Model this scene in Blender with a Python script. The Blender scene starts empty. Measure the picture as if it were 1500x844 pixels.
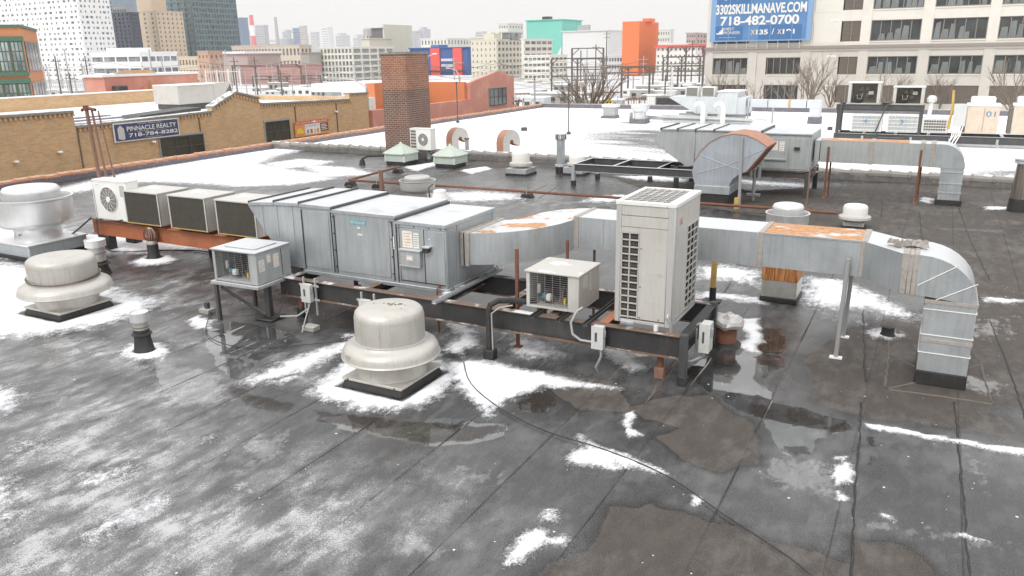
import bpy, math, random
import numpy as np
from mathutils import Vector
S = bpy.context.scene
C = S.collection
R = math.radians
random.seed(7)
# ------------------------------------------------------------------ camera, sky, sun, exposure
CAM_H = 4.5
PITCH = math.atan(345/1160)
ROLL = R(0.95)
cam = bpy.data.cameras.new('camera'); co = bpy.data.objects.new('camera', cam); C.objects.link(co)
cam.sensor_width = 36; cam.lens = 36*1160/1500; cam.clip_start = .1; cam.clip_end = 20000
co.location = (0, 0, CAM_H)
from mathutils import Matrix
co.rotation_euler = (Matrix.Rotation(math.pi/2-PITCH, 3, 'X') @ Matrix.Rotation(-ROLL, 3, 'Z')).to_euler()
S.camera = co
S.view_settings.view_transform = 'Standard'; S.view_settings.look = 'None'
S.view_settings.exposure = 0.34; S.view_settings.gamma = 1
w = bpy.data.worlds.new('World'); S.world = w; w.use_nodes = True
nt = w.node_tree; nt.nodes.clear()
def N(nt, t, **k):
    n = nt.nodes.new(t)
    for a, b in k.items():
        if a == 'ins':
            for i, x in b.items(): n.inputs[i].default_value = x
        else: setattr(n, a, b)
    return n
sky = N(nt, 'ShaderNodeTexSky', sky_type='NISHITA', sun_disc=False, sun_elevation=R(48), sun_rotation=R(215), air_density=1.0, dust_density=6.0)
tc = N(nt, 'ShaderNodeTexCoord'); sx = N(nt, 'ShaderNodeSeparateXYZ'); nt.links.new(tc.outputs['Generated'], sx.inputs[0])
rp = N(nt, 'ShaderNodeValToRGB'); nt.links.new(sx.outputs['Z'], rp.inputs[0])
e = rp.color_ramp.elements
e[0].position = 0.0; e[0].color = (.86, .85, .835, 1); e[1].position = 1.0; e[1].color = (.80, .80, .80, 1)
b1 = e.new(.10); b1.color = (.87, .86, .845, 1)
b2 = e.new(.45); b2.color = (.83, .825, .82, 1)
gm = N(nt, 'ShaderNodeMapRange', ins={1: .14, 2: 1.0, 3: 1.0, 4: 1.75}); nt.links.new(sx.outputs['Z'], gm.inputs[0])
sc = N(nt, 'ShaderNodeVectorMath', operation='SCALE'); nt.links.new(rp.outputs[0], sc.inputs[0]); nt.links.new(gm.outputs[0], sc.inputs['Scale'])
bg1 = N(nt, 'ShaderNodeBackground', ins={1: 1.0}); nt.links.new(sc.outputs[0], bg1.inputs[0])
bg2 = N(nt, 'ShaderNodeBackground', ins={1: .1}); nt.links.new(sky.outputs[0], bg2.inputs[0])
mx = N(nt, 'ShaderNodeMixShader', ins={0: .06}); nt.links.new(bg1.outputs[0], mx.inputs[1]); nt.links.new(bg2.outputs[0], mx.inputs[2])
wo = N(nt, 'ShaderNodeOutputWorld'); nt.links.new(mx.outputs[0], wo.inputs[0])
sl = bpy.data.lights.new('sun', 'SUN'); sl.energy = 1.2; sl.angle = R(22); sl.color = (1, .97, .93)
so = bpy.data.objects.new('sun', sl); C.objects.link(so)
so.rotation_euler = (R(42), 0, R(-35))

# ------------------------------------------------------------------ survey of the place: plan axes follow the roof (U right and towards us, V away)
AX = R(-28)
U = np.array([math.cos(AX), math.sin(AX), 0.]); V = np.array([-math.sin(AX), math.cos(AX), 0.])
def ray(px, py):
    u = px-750; v = 422-py; c, s = math.cos(ROLL), math.sin(ROLL)
    uu = u*c+v*s; vv = -u*s+v*c
    return np.array([0, math.cos(PITCH), -math.sin(PITCH)])*1160+np.array([0, math.sin(PITCH), math.cos(PITCH)])*vv+np.array([1, 0, 0])*uu
O = np.array([0, 0, CAM_H])
def toUV(p): return float(p@U), float(p@V), float(p[2])
def G(px, py, z=0):
    d = ray(px, py); return toUV(O+d*((z-CAM_H)/d[2]))
def Q(px, py, Y):
    d = ray(px, py); return toUV(O+d*(Y/d[1]))
def hv(px, py, v):
    d = ray(px, py); return toUV(O+d*(v/(d@V)))
def hu(px, py, u):
    d = ray(px, py); return toUV(O+d*(u/(d@U)))
def W(u, v, z=0): p = U*u+V*v; return Vector((p[0], p[1], z))

# ------------------------------------------------------------------ mesh helpers
class MB:
    def __init__(s): s.v = []; s.f = []
    def add(s, vs, fs):
        o = len(s.v); s.v += [tuple(p) for p in vs]; s.f += [tuple(i+o for i in f) for f in fs]; return s
    def box(s, x0, y0, z0, x1, y1, z1):
        return s.add([(x0,y0,z0),(x1,y0,z0),(x1,y1,z0),(x0,y1,z0),(x0,y0,z1),(x1,y0,z1),(x1,y1,z1),(x0,y1,z1)],
            [(0,3,2,1),(4,5,6,7),(0,1,5,4),(1,2,6,5),(2,3,7,6),(3,0,4,7)])
    def prism(s, pts, a0, a1, axis='y'):
        n = len(pts)
        def m(p, a): return (p[0], a, p[1]) if axis == 'y' else ((a, p[0], p[1]) if axis == 'x' else (p[0], p[1], a))
        vs = [m(p, a0) for p in pts]+[m(p, a1) for p in pts]
        return s.add(vs, [tuple(range(n)), tuple(range(2*n-1, n-1, -1))]+[(i, i+n, (i+1)%n+n, (i+1)%n) for i in range(n)])
    def loft(s, rings, cap=True, closed=True):
        n = len(rings[0]); vs = [p for r in rings for p in r]; fs = []
        for k in range(len(rings)-1):
            for i in range(n if closed else n-1):
                j = (i+1)%n; fs.append((k*n+i, k*n+j, (k+1)*n+j, (k+1)*n+i))
        if cap: fs += [tuple(range(n-1, -1, -1)), tuple((len(rings)-1)*n+i for i in range(n))]
        return s.add(vs, fs)
    def lathe(s, prof, n=40, cx=0, cy=0, cap=True):
        return s.loft([[(cx+r*math.cos(2*math.pi*i/n), cy+r*math.sin(2*math.pi*i/n), z) for i in range(n)] for r, z in prof], cap)
    def cyl(s, x, y, z0, z1, r, r1=None, n=14): return s.lathe([(r, z0), (r if r1 is None else r1, z1)], n, x, y)
    def tube(s, pts, r, n=8):
        P = [Vector(p) for p in pts]; rings = []; rr = r if isinstance(r, (list, tuple)) else [r]*len(P)
        ref = None
        for k, p in enumerate(P):
            t = (P[min(k+1, len(P)-1)]-P[max(k-1, 0)])
            if t.length < 1e-9: t = Vector((0, 0, 1))
            t.normalize()
            if ref is None: ref = Vector((0, 0, 1)) if abs(t.z) < .9 else Vector((1, 0, 0))
            a = t.cross(ref).normalized(); b = t.cross(a).normalized(); ref = a.cross(t).normalized() if False else ref
            if abs(t.dot(ref)) > .97: ref = Vector((1, 0, 0)) if abs(t.x) < .7 else Vector((0, 1, 0)); a = t.cross(ref).normalized(); b = t.cross(a).normalized()
            if rings:
                pa = Vector(rings[-1][0])-P[k-1]
                pa = (pa-t*pa.dot(t))
                if pa.length > 1e-6: a = pa.normalized(); b = t.cross(a).normalized()
            rings.append([tuple(p+a*(rr[k]*math.cos(2*math.pi*i/n))+b*(rr[k]*math.sin(2*math.pi*i/n))) for i in range(n)])
        return s.loft(rings)
    def build(s, name, mat, parent=None, bevel=0, smooth=True, loc=None, rot=0, ang=35):
        me = bpy.data.meshes.new(name); me.from_pydata(s.v, [], s.f)
        import bmesh
        bm = bmesh.new(); bm.from_mesh(me); bmesh.ops.recalc_face_normals(bm, faces=bm.faces); bm.to_mesh(me); bm.free()
        if smooth:
            me.polygons.foreach_set('use_smooth', [True]*len(me.polygons)); me.set_sharp_from_angle(angle=R(ang))
        me.materials.append(mat)
        o = bpy.data.objects.new(name, me); C.objects.link(o)
        if parent: o.parent = parent
        if loc: o.location = loc
        if rot: o.rotation_euler = (0, 0, rot)
        if bevel:
            b = o.modifiers.new('bevel', 'BEVEL'); b.width = bevel; b.segments = 1; b.limit_method = 'ANGLE'; b.angle_limit = R(50)
        return o
def tag(o, label=None, cat=None, group=None, kind=None):
    for k, x in (('label', label), ('category', cat), ('group', group), ('kind', kind)):
        if x: o[k] = x
    return o
def thing(name, label, cat, u=0, v=0, z=0, rot=0, group=None):
    o = bpy.data.objects.new(name, None); C.objects.link(o); o.empty_display_size = .2
    o.location = W(u, v, z); o.rotation_euler = (0, 0, AX+rot)
    return tag(o, label, cat, group)
def place(o, u, v, z=0, rot=0): o.location = W(u, v, z); o.rotation_euler = (0, 0, AX+rot); return o
def twin(o, u, v, z, rot, label):
    def cp(a, par):
        c = a.copy(); C.objects.link(c); c.parent = par
        for ch in [x for x in list(C.objects) if x.parent == a]: cp(ch, c)
        return c
    c = cp(o, None); place(c, u, v, z, rot); c['label'] = label
    return c
def text(name, body, parent, mat, x, y, z, size, width=None, face='-y', height=None, tilt=0, off=0.0, align='LEFT'):
    cu = bpy.data.curves.new(name, 'FONT'); cu.body = body; cu.size = 1; cu.extrude = .004; cu.offset = off
    ob = bpy.data.objects.new(name+'_tmp', cu); C.objects.link(ob)
    dg = bpy.context.evaluated_depsgraph_get(); me = bpy.data.meshes.new_from_object(ob.evaluated_get(dg))
    C.objects.unlink(ob); bpy.data.objects.remove(ob)
    xs = [p.co.x for p in me.vertices]; ys = [p.co.y for p in me.vertices]
    x0, x1, y0, y1 = min(xs), max(xs), min(ys), max(ys)
    sy = (height/(y1-y0)) if height else size; sxx = (width/(x1-x0)) if width else sy
    for p in me.vertices:
        a = (p.co.x-x0)*sxx; b = (p.co.y-y0)*sy; d = p.co.z*min(1, sy)
        if face == '-y': p.co = (x+a, y-d, z+b+tilt*a)
        elif face == '+x': p.co = (x+d, y+a, z+b)
    me.materials.clear(); me.materials.append(mat)
    o = bpy.data.objects.new(name, me); C.objects.link(o); o.parent = parent
    return o

# ------------------------------------------------------------------ materials
def base(name):
    m = bpy.data.materials.new(name); m.use_nodes = True; nt = m.node_tree
    return m, nt, nt.nodes['Principled BSDF']
def noise(nt, co, scale, detail=4, rough=.55, dist=0):
    n = N(nt, 'ShaderNodeTexNoise', ins={'Scale': scale, 'Detail': detail, 'Roughness': rough, 'Distortion': dist}); nt.links.new(co, n.inputs['Vector']); return n.outputs['Fac']
def mixc(nt, f, a, b):
    m = N(nt, 'ShaderNodeMix', data_type='RGBA')
    for i, x in ((0, f), (6, a), (7, b)):
        if isinstance(x, (int, float)): m.inputs[i].default_value = x
        elif isinstance(x, tuple): m.inputs[i].default_value = (*x[:3], 1)
        else: nt.links.new(x, m.inputs[i])
    return m.outputs[2]
def ma(nt, op, a, b=None, c=None, clamp=False):
    m = N(nt, 'ShaderNodeMath', operation=op, use_clamp=clamp)
    for i, x in enumerate((a, b, c)):
        if x is None: continue
        if isinstance(x, (int, float)): m.inputs[i].default_value = x
        else: nt.links.new(x, m.inputs[i])
    return m.outputs[0]
def rng(nt, x, a, b, c=0., d=1.):
    m = N(nt, 'ShaderNodeMapRange', clamp=True, ins={1: a, 2: b, 3: c, 4: d}); nt.links.new(x, m.inputs[0]); return m.outputs[0]
def attr(nt, name): return N(nt, 'ShaderNodeAttribute', attribute_name=name).outputs['Fac']
def bump(nt, bs, h, st=.3, dist=.01):
    b = N(nt, 'ShaderNodeBump', ins={'Strength': st, 'Distance': dist}); nt.links.new(h, b.inputs['Height']); nt.links.new(b.outputs[0], bs.inputs['Normal'])
def objco(nt, sc=(1, 1, 1), world=False):
    if world: src = N(nt, 'ShaderNodeNewGeometry').outputs['Position']
    else: src = N(nt, 'ShaderNodeTexCoord').outputs['Object']
    mp = N(nt, 'ShaderNodeMapping', ins={'Scale': sc}); nt.links.new(src, mp.inputs[0]); return mp.outputs[0]
def mat(name, col, rough=.6, metal=0., var=.18, dirt=(.25, .2, .15), da=.25, ds=3., streak=.3, frost=0., rust=0., bmp=.15, spec=.5, rscale=3.5):
    """weathered surface: colour variation, grime patches, runs down the sides, optional frost lying on tops and rust blooms"""
    m, nt, bs = base(name)
    co = objco(nt); st = objco(nt, (9, 9, .7))
    n1 = noise(nt, co, ds, 6, .65); n2 = noise(nt, co, 38, 3); n3 = noise(nt, st, 2.5, 5, .7)
    c = mixc(nt, rng(nt, n2, .3, .7, 0, var), col, tuple(x*.55 for x in col))
    c = mixc(nt, ma(nt, 'MULTIPLY', rng(nt, n1, .48, .75), da), c, dirt)
    geo = N(nt, 'ShaderNodeNewGeometry'); sp = N(nt, 'ShaderNodeSeparateXYZ'); nt.links.new(geo.outputs['Normal'], sp.inputs[0])
    side = rng(nt, ma(nt, 'ABSOLUTE', sp.outputs['Z']), .5, .8, 1, 0)
    if streak: c = mixc(nt, ma(nt, 'MULTIPLY', ma(nt, 'MULTIPLY', rng(nt, n3, .5, .78), streak), side), c, dirt)
    if rust:
        n4 = noise(nt, co, rscale, 7, .7); rf = rng(nt, n4, 1-rust*.55, 1-rust*.55+.035)
        c = mixc(nt, rf, c, mixc(nt, rng(nt, n2, .35, .65), (.42, .16, .035), (.2, .07, .02)))
    if frost:
        up = rng(nt, sp.outputs['Z'], .75, .93); fn = noise(nt, co, 2.2, 8, .62)
        c = mixc(nt, ma(nt, 'MULTIPLY', up, rng(nt, fn, .62-frost*.4, .72-frost*.4, .0, .85)), c, (.8, .81, .83))
    nt.links.new(c, bs.inputs['Base Color'])
    r = rng(nt, n1, .3, .75, rough*.85, min(1, rough*1.25)); nt.links.new(r, bs.inputs['Roughness'])
    bs.inputs['Metallic'].default_value = metal; bs.inputs['Specular IOR Level'].default_value = spec
    if bmp: bump(nt, bs, n1, bmp, .01)
    return m
def galv(name, col=(.50, .53, .55), frost=.5, rough=.42, metal=.55, rust=0, rscale=2.2):
    m, nt, bs = base(name)
    co = objco(nt); st = objco(nt, (7, 7, .5))
    vo = N(nt, 'ShaderNodeTexVoronoi', ins={'Scale': 60.}); nt.links.new(co, vo.inputs['Vector'])
    n1 = noise(nt, co, 1.6, 6, .6); n3 = noise(nt, st, 2.2, 5, .7); n5 = noise(nt, co, 90, 2)
    sv = N(nt, 'ShaderNodeSeparateXYZ'); nt.links.new(vo.outputs['Color'], sv.inputs[0])
    c = mixc(nt, rng(nt, sv.outputs[0], 0, 1, 0, .22), col, tuple(x*.62 for x in col))
    c = mixc(nt, rng(nt, n1, .35, .7, 0, .38), c, tuple(min(1, x*1.35) for x in col))
    geo = N(nt, 'ShaderNodeNewGeometry'); sp = N(nt, 'ShaderNodeSeparateXYZ'); nt.links.new(geo.outputs['Normal'], sp.inputs[0])
    side = rng(nt, ma(nt, 'ABSOLUTE', sp.outputs['Z']), .5, .8, 1, 0)
    c = mixc(nt, ma(nt, 'MULTIPLY', rng(nt, n3, .48, .85, 0, .38), side), c, (.36, .37, .37))
    c = mixc(nt, ma(nt, 'MULTIPLY', rng(nt, n3, .62, .42, 0, .18), side), c, (.72, .74, .75))
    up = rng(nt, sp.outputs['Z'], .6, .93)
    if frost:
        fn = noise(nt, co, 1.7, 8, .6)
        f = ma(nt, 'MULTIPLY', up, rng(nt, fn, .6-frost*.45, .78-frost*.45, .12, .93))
        c = mixc(nt, f, c, (.56, .57, .59))  # frost, plus overhead sky brightness painted into up-facing metal
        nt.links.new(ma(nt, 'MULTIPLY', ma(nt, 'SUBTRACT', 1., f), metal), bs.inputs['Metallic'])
    else: bs.inputs['Metallic'].default_value = metal
    if rust:
        n4 = noise(nt, objco(nt, (1, 1.7, 1)), rscale, 7, .62)
        rf = ma(nt, 'MULTIPLY', rng(nt, n4, .64-rust*.3, .68-rust*.3), up)
        c = mixc(nt, rf, c, mixc(nt, rng(nt, noise(nt, co, 14, 5), .3, .7), (.66, .30, .08), (.30, .125, .045)))
    nt.links.new(c, bs.inputs['Base Color'])
    nt.links.new(rng(nt, n1, .3, .7, rough*.8, rough*1.35), bs.inputs['Roughness'])
    bump(nt, bs, n1, .38, .035)
    return m
def runs(name, top, low, zc=.35):
    """rust runs down a box side"""
    m, nt, bs = base(name); st = objco(nt, (30, 30, 1.2)); co = objco(nt)
    n = noise(nt, st, 1.6, 5, .75); n2 = noise(nt, co, 3, 4)
    c = mixc(nt, rng(nt, n, .46, .54), top, low)
    c = mixc(nt, rng(nt, ma(nt, 'ADD', n, ma(nt, 'MULTIPLY', n2, .4)), .62, .54), c, (.13, .045, .02))
    nt.links.new(c, bs.inputs['Base Color']); bs.inputs['Roughness'].default_value = .7; return m
def brickmat(name, c1, c2, mortar, sc=1., along='x', bw=.215, bh=.075, stain=(.1, .07, .05), sa=.4):
    m, nt, bs = base(name)
    tcn = N(nt, 'ShaderNodeTexCoord').outputs['Object']; sp = N(nt, 'ShaderNodeSeparateXYZ'); nt.links.new(tcn, sp.inputs[0])
    cb = N(nt, 'ShaderNodeCombineXYZ'); nt.links.new(ma(nt, 'ADD', sp.outputs[0], sp.outputs[1]), cb.inputs[0]); nt.links.new(sp.outputs[2], cb.inputs[1])
    br = N(nt, 'ShaderNodeTexBrick', ins={'Scale': sc, 'Mortar Size': .009, 'Brick Width': bw, 'Row Height': bh, 'Bias': 0., 'Mortar Smooth': .2})
    nt.links.new(cb.outputs[0], br.inputs['Vector'])
    for i, x in (('Color1', c1), ('Color2', c2), ('Mortar', mortar)): br.inputs[i].default_value = (*x, 1)
    n = noise(nt, tcn, .9, 7, .65); n2 = noise(nt, tcn, 9, 4)
    c = mixc(nt, rng(nt, n2, .3, .7, 0, .35), br.outputs[0], tuple(x*.6 for x in c1))
    c = mixc(nt, rng(nt, n, .5, .8, 0, sa), c, stain)
    nt.links.new(c, bs.inputs['Base Color']); bs.inputs['Roughness'].default_value = .85
    bump(nt, bs, br.outputs['Fac'], -.5, .01); return m
def glassm(name, col=(.12, .16, .18), rough=.08, see=0.):
    m, nt, bs = base(name)
    n = noise(nt, objco(nt, (.35, .35, .35)), 1., 4)
    c = mixc(nt, rng(nt, n, .35, .65), tuple(x*.5 for x in col), tuple(min(1, x*1.5) for x in col))
    nt.links.new(c, bs.inputs['Base Color']); bs.inputs['Roughness'].default_value = rough; bs.inputs['Specular IOR Level'].default_value = .8
    if see: bs.inputs['Alpha'].default_value = 1-see
    return m
M = {}
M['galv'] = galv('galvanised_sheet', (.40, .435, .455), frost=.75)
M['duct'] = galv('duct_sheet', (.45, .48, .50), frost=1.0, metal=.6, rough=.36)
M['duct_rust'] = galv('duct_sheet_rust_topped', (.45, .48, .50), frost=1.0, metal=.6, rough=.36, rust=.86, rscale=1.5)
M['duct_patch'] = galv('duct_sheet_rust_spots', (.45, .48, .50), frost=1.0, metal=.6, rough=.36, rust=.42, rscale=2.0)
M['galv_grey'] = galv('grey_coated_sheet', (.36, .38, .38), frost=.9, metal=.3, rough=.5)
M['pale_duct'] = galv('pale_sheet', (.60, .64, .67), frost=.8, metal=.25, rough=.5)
M['hood'] = galv('snorkel_sheet', (.40, .44, .49), frost=0, metal=.45, rough=.42)
M['rusttop'] = mat('rust_wash', (.44, .23, .16), .75, 0, .3, (.3, .12, .06), .5, 4)
M['tape'] = mat('seam_mastic', (.42, .39, .36), .8, 0, .4, (.2, .17, .14), .6, 14, .5)
M['alum'] = mat('aged_spun_aluminium', (.55, .535, .50), .42, .35, .12, (.30, .25, .19), .42, 2.2, .5, frost=0, bmp=.45)
M['alum2'] = mat('bright_spun_aluminium', (.70, .71, .71), .33, .5, .08, (.45, .44, .42), .25, 2, .3, frost=.9)
M['cream'] = mat('cream_enamel', (.52, .51, .48), .42, 0, .06, (.34, .29, .23), .35, 2., .4, frost=.25, bmp=.3)
M['cream_grey'] = mat('grey_beige_enamel', (.47, .465, .455), .45, .1, .06, (.36, .33, .3), .2, 2, .22)
M['white'] = mat('white_enamel', (.78, .78, .76), .4, 0, .05, (.5, .46, .4), .25, 2.5, .2, frost=.5)
M['snowcap'] = mat('snow_topped_enamel', (.74, .73, .7), .5, 0, .06, (.5, .46, .4), .2, 2.5, .2, frost=1.4)
M['dark'] = mat('painted_black_steel', (.05, .05, .052), .42, .2, .35, (.13, .11, .09), .35, 3, .25, rust=.22, rscale=4)
M['dark_clean'] = mat('dark_steel', (.075, .077, .08), .45, .2, .3, (.2, .18, .16), .25, 3, .3)
M['flange'] = mat('rusty_flange', (.17, .125, .10), .7, 0, .5, (.30, .15, .08), .7, 3, .2, frost=.22)
M['primer'] = mat('red_primer', (.43, .155, .075), .6, 0, .15, (.16, .07, .04), .5, 2.4, .35)
M['rust'] = mat('rusted_pipe', (.20, .085, .05), .8, 0, .4, (.07, .035, .025), .5, 9, .3)
M['rust2'] = mat('rust_brown', (.27, .15, .11), .75, 0, .3, (.12, .07, .05), .5, 7, .3)
M['pitch'] = mat('roof_pitch', (.028, .027, .027), .55, 0, .4, (.09, .085, .08), .4, 6, .2)
M['vent_steel'] = mat('vent_steel', (.5, .5, .48), .4, .5, .15, (.35, .24, .15), .4, 6, .5, frost=.9)
M['coil'] = mat('coil_fins', (.17, .16, .14), .75, .2, .35, (.3, .27, .2), .5, 9, .2)
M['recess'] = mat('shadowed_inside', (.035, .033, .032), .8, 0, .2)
M['copper'] = mat('verdigris_copper', (.48, .545, .485), .6, 0, .12, (.33, .40, .34), .4, 4, .35)
M['copper_line'] = mat('verdigris_ridge', (.60, .66, .61), .6, 0, .12, (.3, .42, .34), .3, 8, .2)
M['brick'] = brickmat('red_chimney_brick', (.34, .145, .085), (.25, .10, .065), (.45, .38, .31), 1, bw=.24, bh=.09, stain=(.1, .05, .04), sa=.6)
M['brick_dark'] = brickmat('sooty_chimney_brick', (.20, .10, .075), (.135, .075, .058), (.42, .37, .31), 1, bw=.24, bh=.09, stain=(.07, .045, .04), sa=.6)
M['tanbrick'] = brickmat('tan_brick', (.66, .435, .235), (.54, .335, .165), (.58, .49, .37), 1, bw=.3, bh=.1, stain=(.34, .25, .17), sa=.55)
M['redwall'] = mat('salmon_painted_wall', (.60, .27, .215), .8, 0, .12, (.72, .45, .36), .7, .5, .45)
M['orangewall'] = mat('orange_painted_wall', (.66, .24, .11), .8, 0, .12, (.5, .2, .1), .4, .9, .3)
M['tile'] = mat('orange_clay_tile', (.50, .24, .135), .75, 0, .25, (.28, .17, .12), .65, 3, .2, frost=.45)
M['greytile'] = mat('weathered_grey_tile', (.30, .285, .265), .8, 0, .3, (.13, .1, .08), .5, 6, .3, frost=.5)
M['curb'] = mat('tarred_curb_wall', (.15, .145, .14), .8, 0, .3, (.33, .31, .29), .5, 4, .5)
M['purple'] = mat('dark_flashing', (.16, .15, .18), .6, 0, .3, (.3, .3, .32), .4, 4, .4)
M['snow'] = mat('snow', (.86, .865, .88), .75, 0, .02, (.7, .71, .74), .25, .5, 0, bmp=.4)
M['conduit'] = mat('grey_conduit', (.42, .43, .43), .4, .4, .1)
M['boxgrey'] = mat('disconnect_box_grey', (.60, .61, .60), .45, .1, .08, (.4, .36, .3), .3, 8, .3, frost=.3)
M['rubber'] = mat('black_cable', (.03, .03, .03), .5)
M['paper'] = mat('label_paper', (.78, .77, .72), .6, 0, .08)
M['ink'] = mat('label_print', (.25, .25, .27), .6, 0)
M['orange'] = mat('label_orange', (.75, .33, .12), .6, 0)
M['red'] = mat('label_red', (.65, .1, .07), .6, 0)
M['plate'] = mat('nameplate_blue', (.20, .36, .42), .5, 0)
M['platetext'] = mat('nameplate_text', (.5, .72, .8), .5, 0)
M['white_flat'] = mat('white_paint', (.82, .82, .8), .6, 0, .03, bmp=0)
M['yellow'] = mat('warning_yellow', (.85, .6, .03), .5, 0, .05)
M['ochre'] = mat('yellow_pipe', (.55, .38, .12), .7, 0, .2, (.3, .14, .05), .7, 5)
M['blue_part'] = mat('blue_solenoid', (.02, .22, .35), .5)
M['concrete'] = mat('grey_concrete', (.38, .37, .35), .85, 0, .25, (.2, .18, .16), .4, 6, .3, frost=.3)
M['cloth'] = mat('grey_torn_cloth', (.30, .27, .25), .9, 0, .5, (.6, .58, .55), .5, 12)
M['signblue'] = mat('navy_sign_face', (.045, .065, .16), .5, 0, .05)
M['signblue2'] = mat('blue_banner_vinyl', (.095, .225, .44), .55, 0, .05, (.17, .32, .55), .5, .25, 0)
M['signedge'] = mat('pale_blue_banner_edge', (.22, .38, .63), .55, 0, .05)
M['peach'] = mat('peach_print', (.8, .55, .42), .6, 0)
M['bark'] = mat('winter_bark', (.26, .215, .18), .9, 0, .4)
M['polegrey'] = mat('galvanised_pole', (.42, .43, .43), .5, .3, .1)
M['gantry'] = mat('dark_gantry_steel', (.13, .11, .105), .7, .1, .2)
# ------------------------------------------------------------------ the two roofs: membrane sheets with snow, frost, film of water and puddles laid out on the real surface
def wpoly(pts): return np.array([G(x, y)[:2] for x, y in pts])
def sdf(poly, X, Y):
    d = np.full(X.shape, 1e9); ins = np.zeros(X.shape, bool); n = len(poly)
    for i in range(n):
        a = poly[i]; b = poly[(i+1) % n]; e = b-a; L = e@e+1e-12
        t = np.clip(((X-a[0])*e[0]+(Y-a[1])*e[1])/L, 0, 1)
        d = np.minimum(d, np.hypot(X-a[0]-t*e[0], Y-a[1]-t*e[1]))
        c = ((a[1] > Y) != (b[1] > Y)) & (X < (b[0]-a[0])*(Y-a[1])/(b[1]-a[1]+1e-12)+a[0]); ins ^= c
    return np.where(ins, -d, d)
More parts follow.
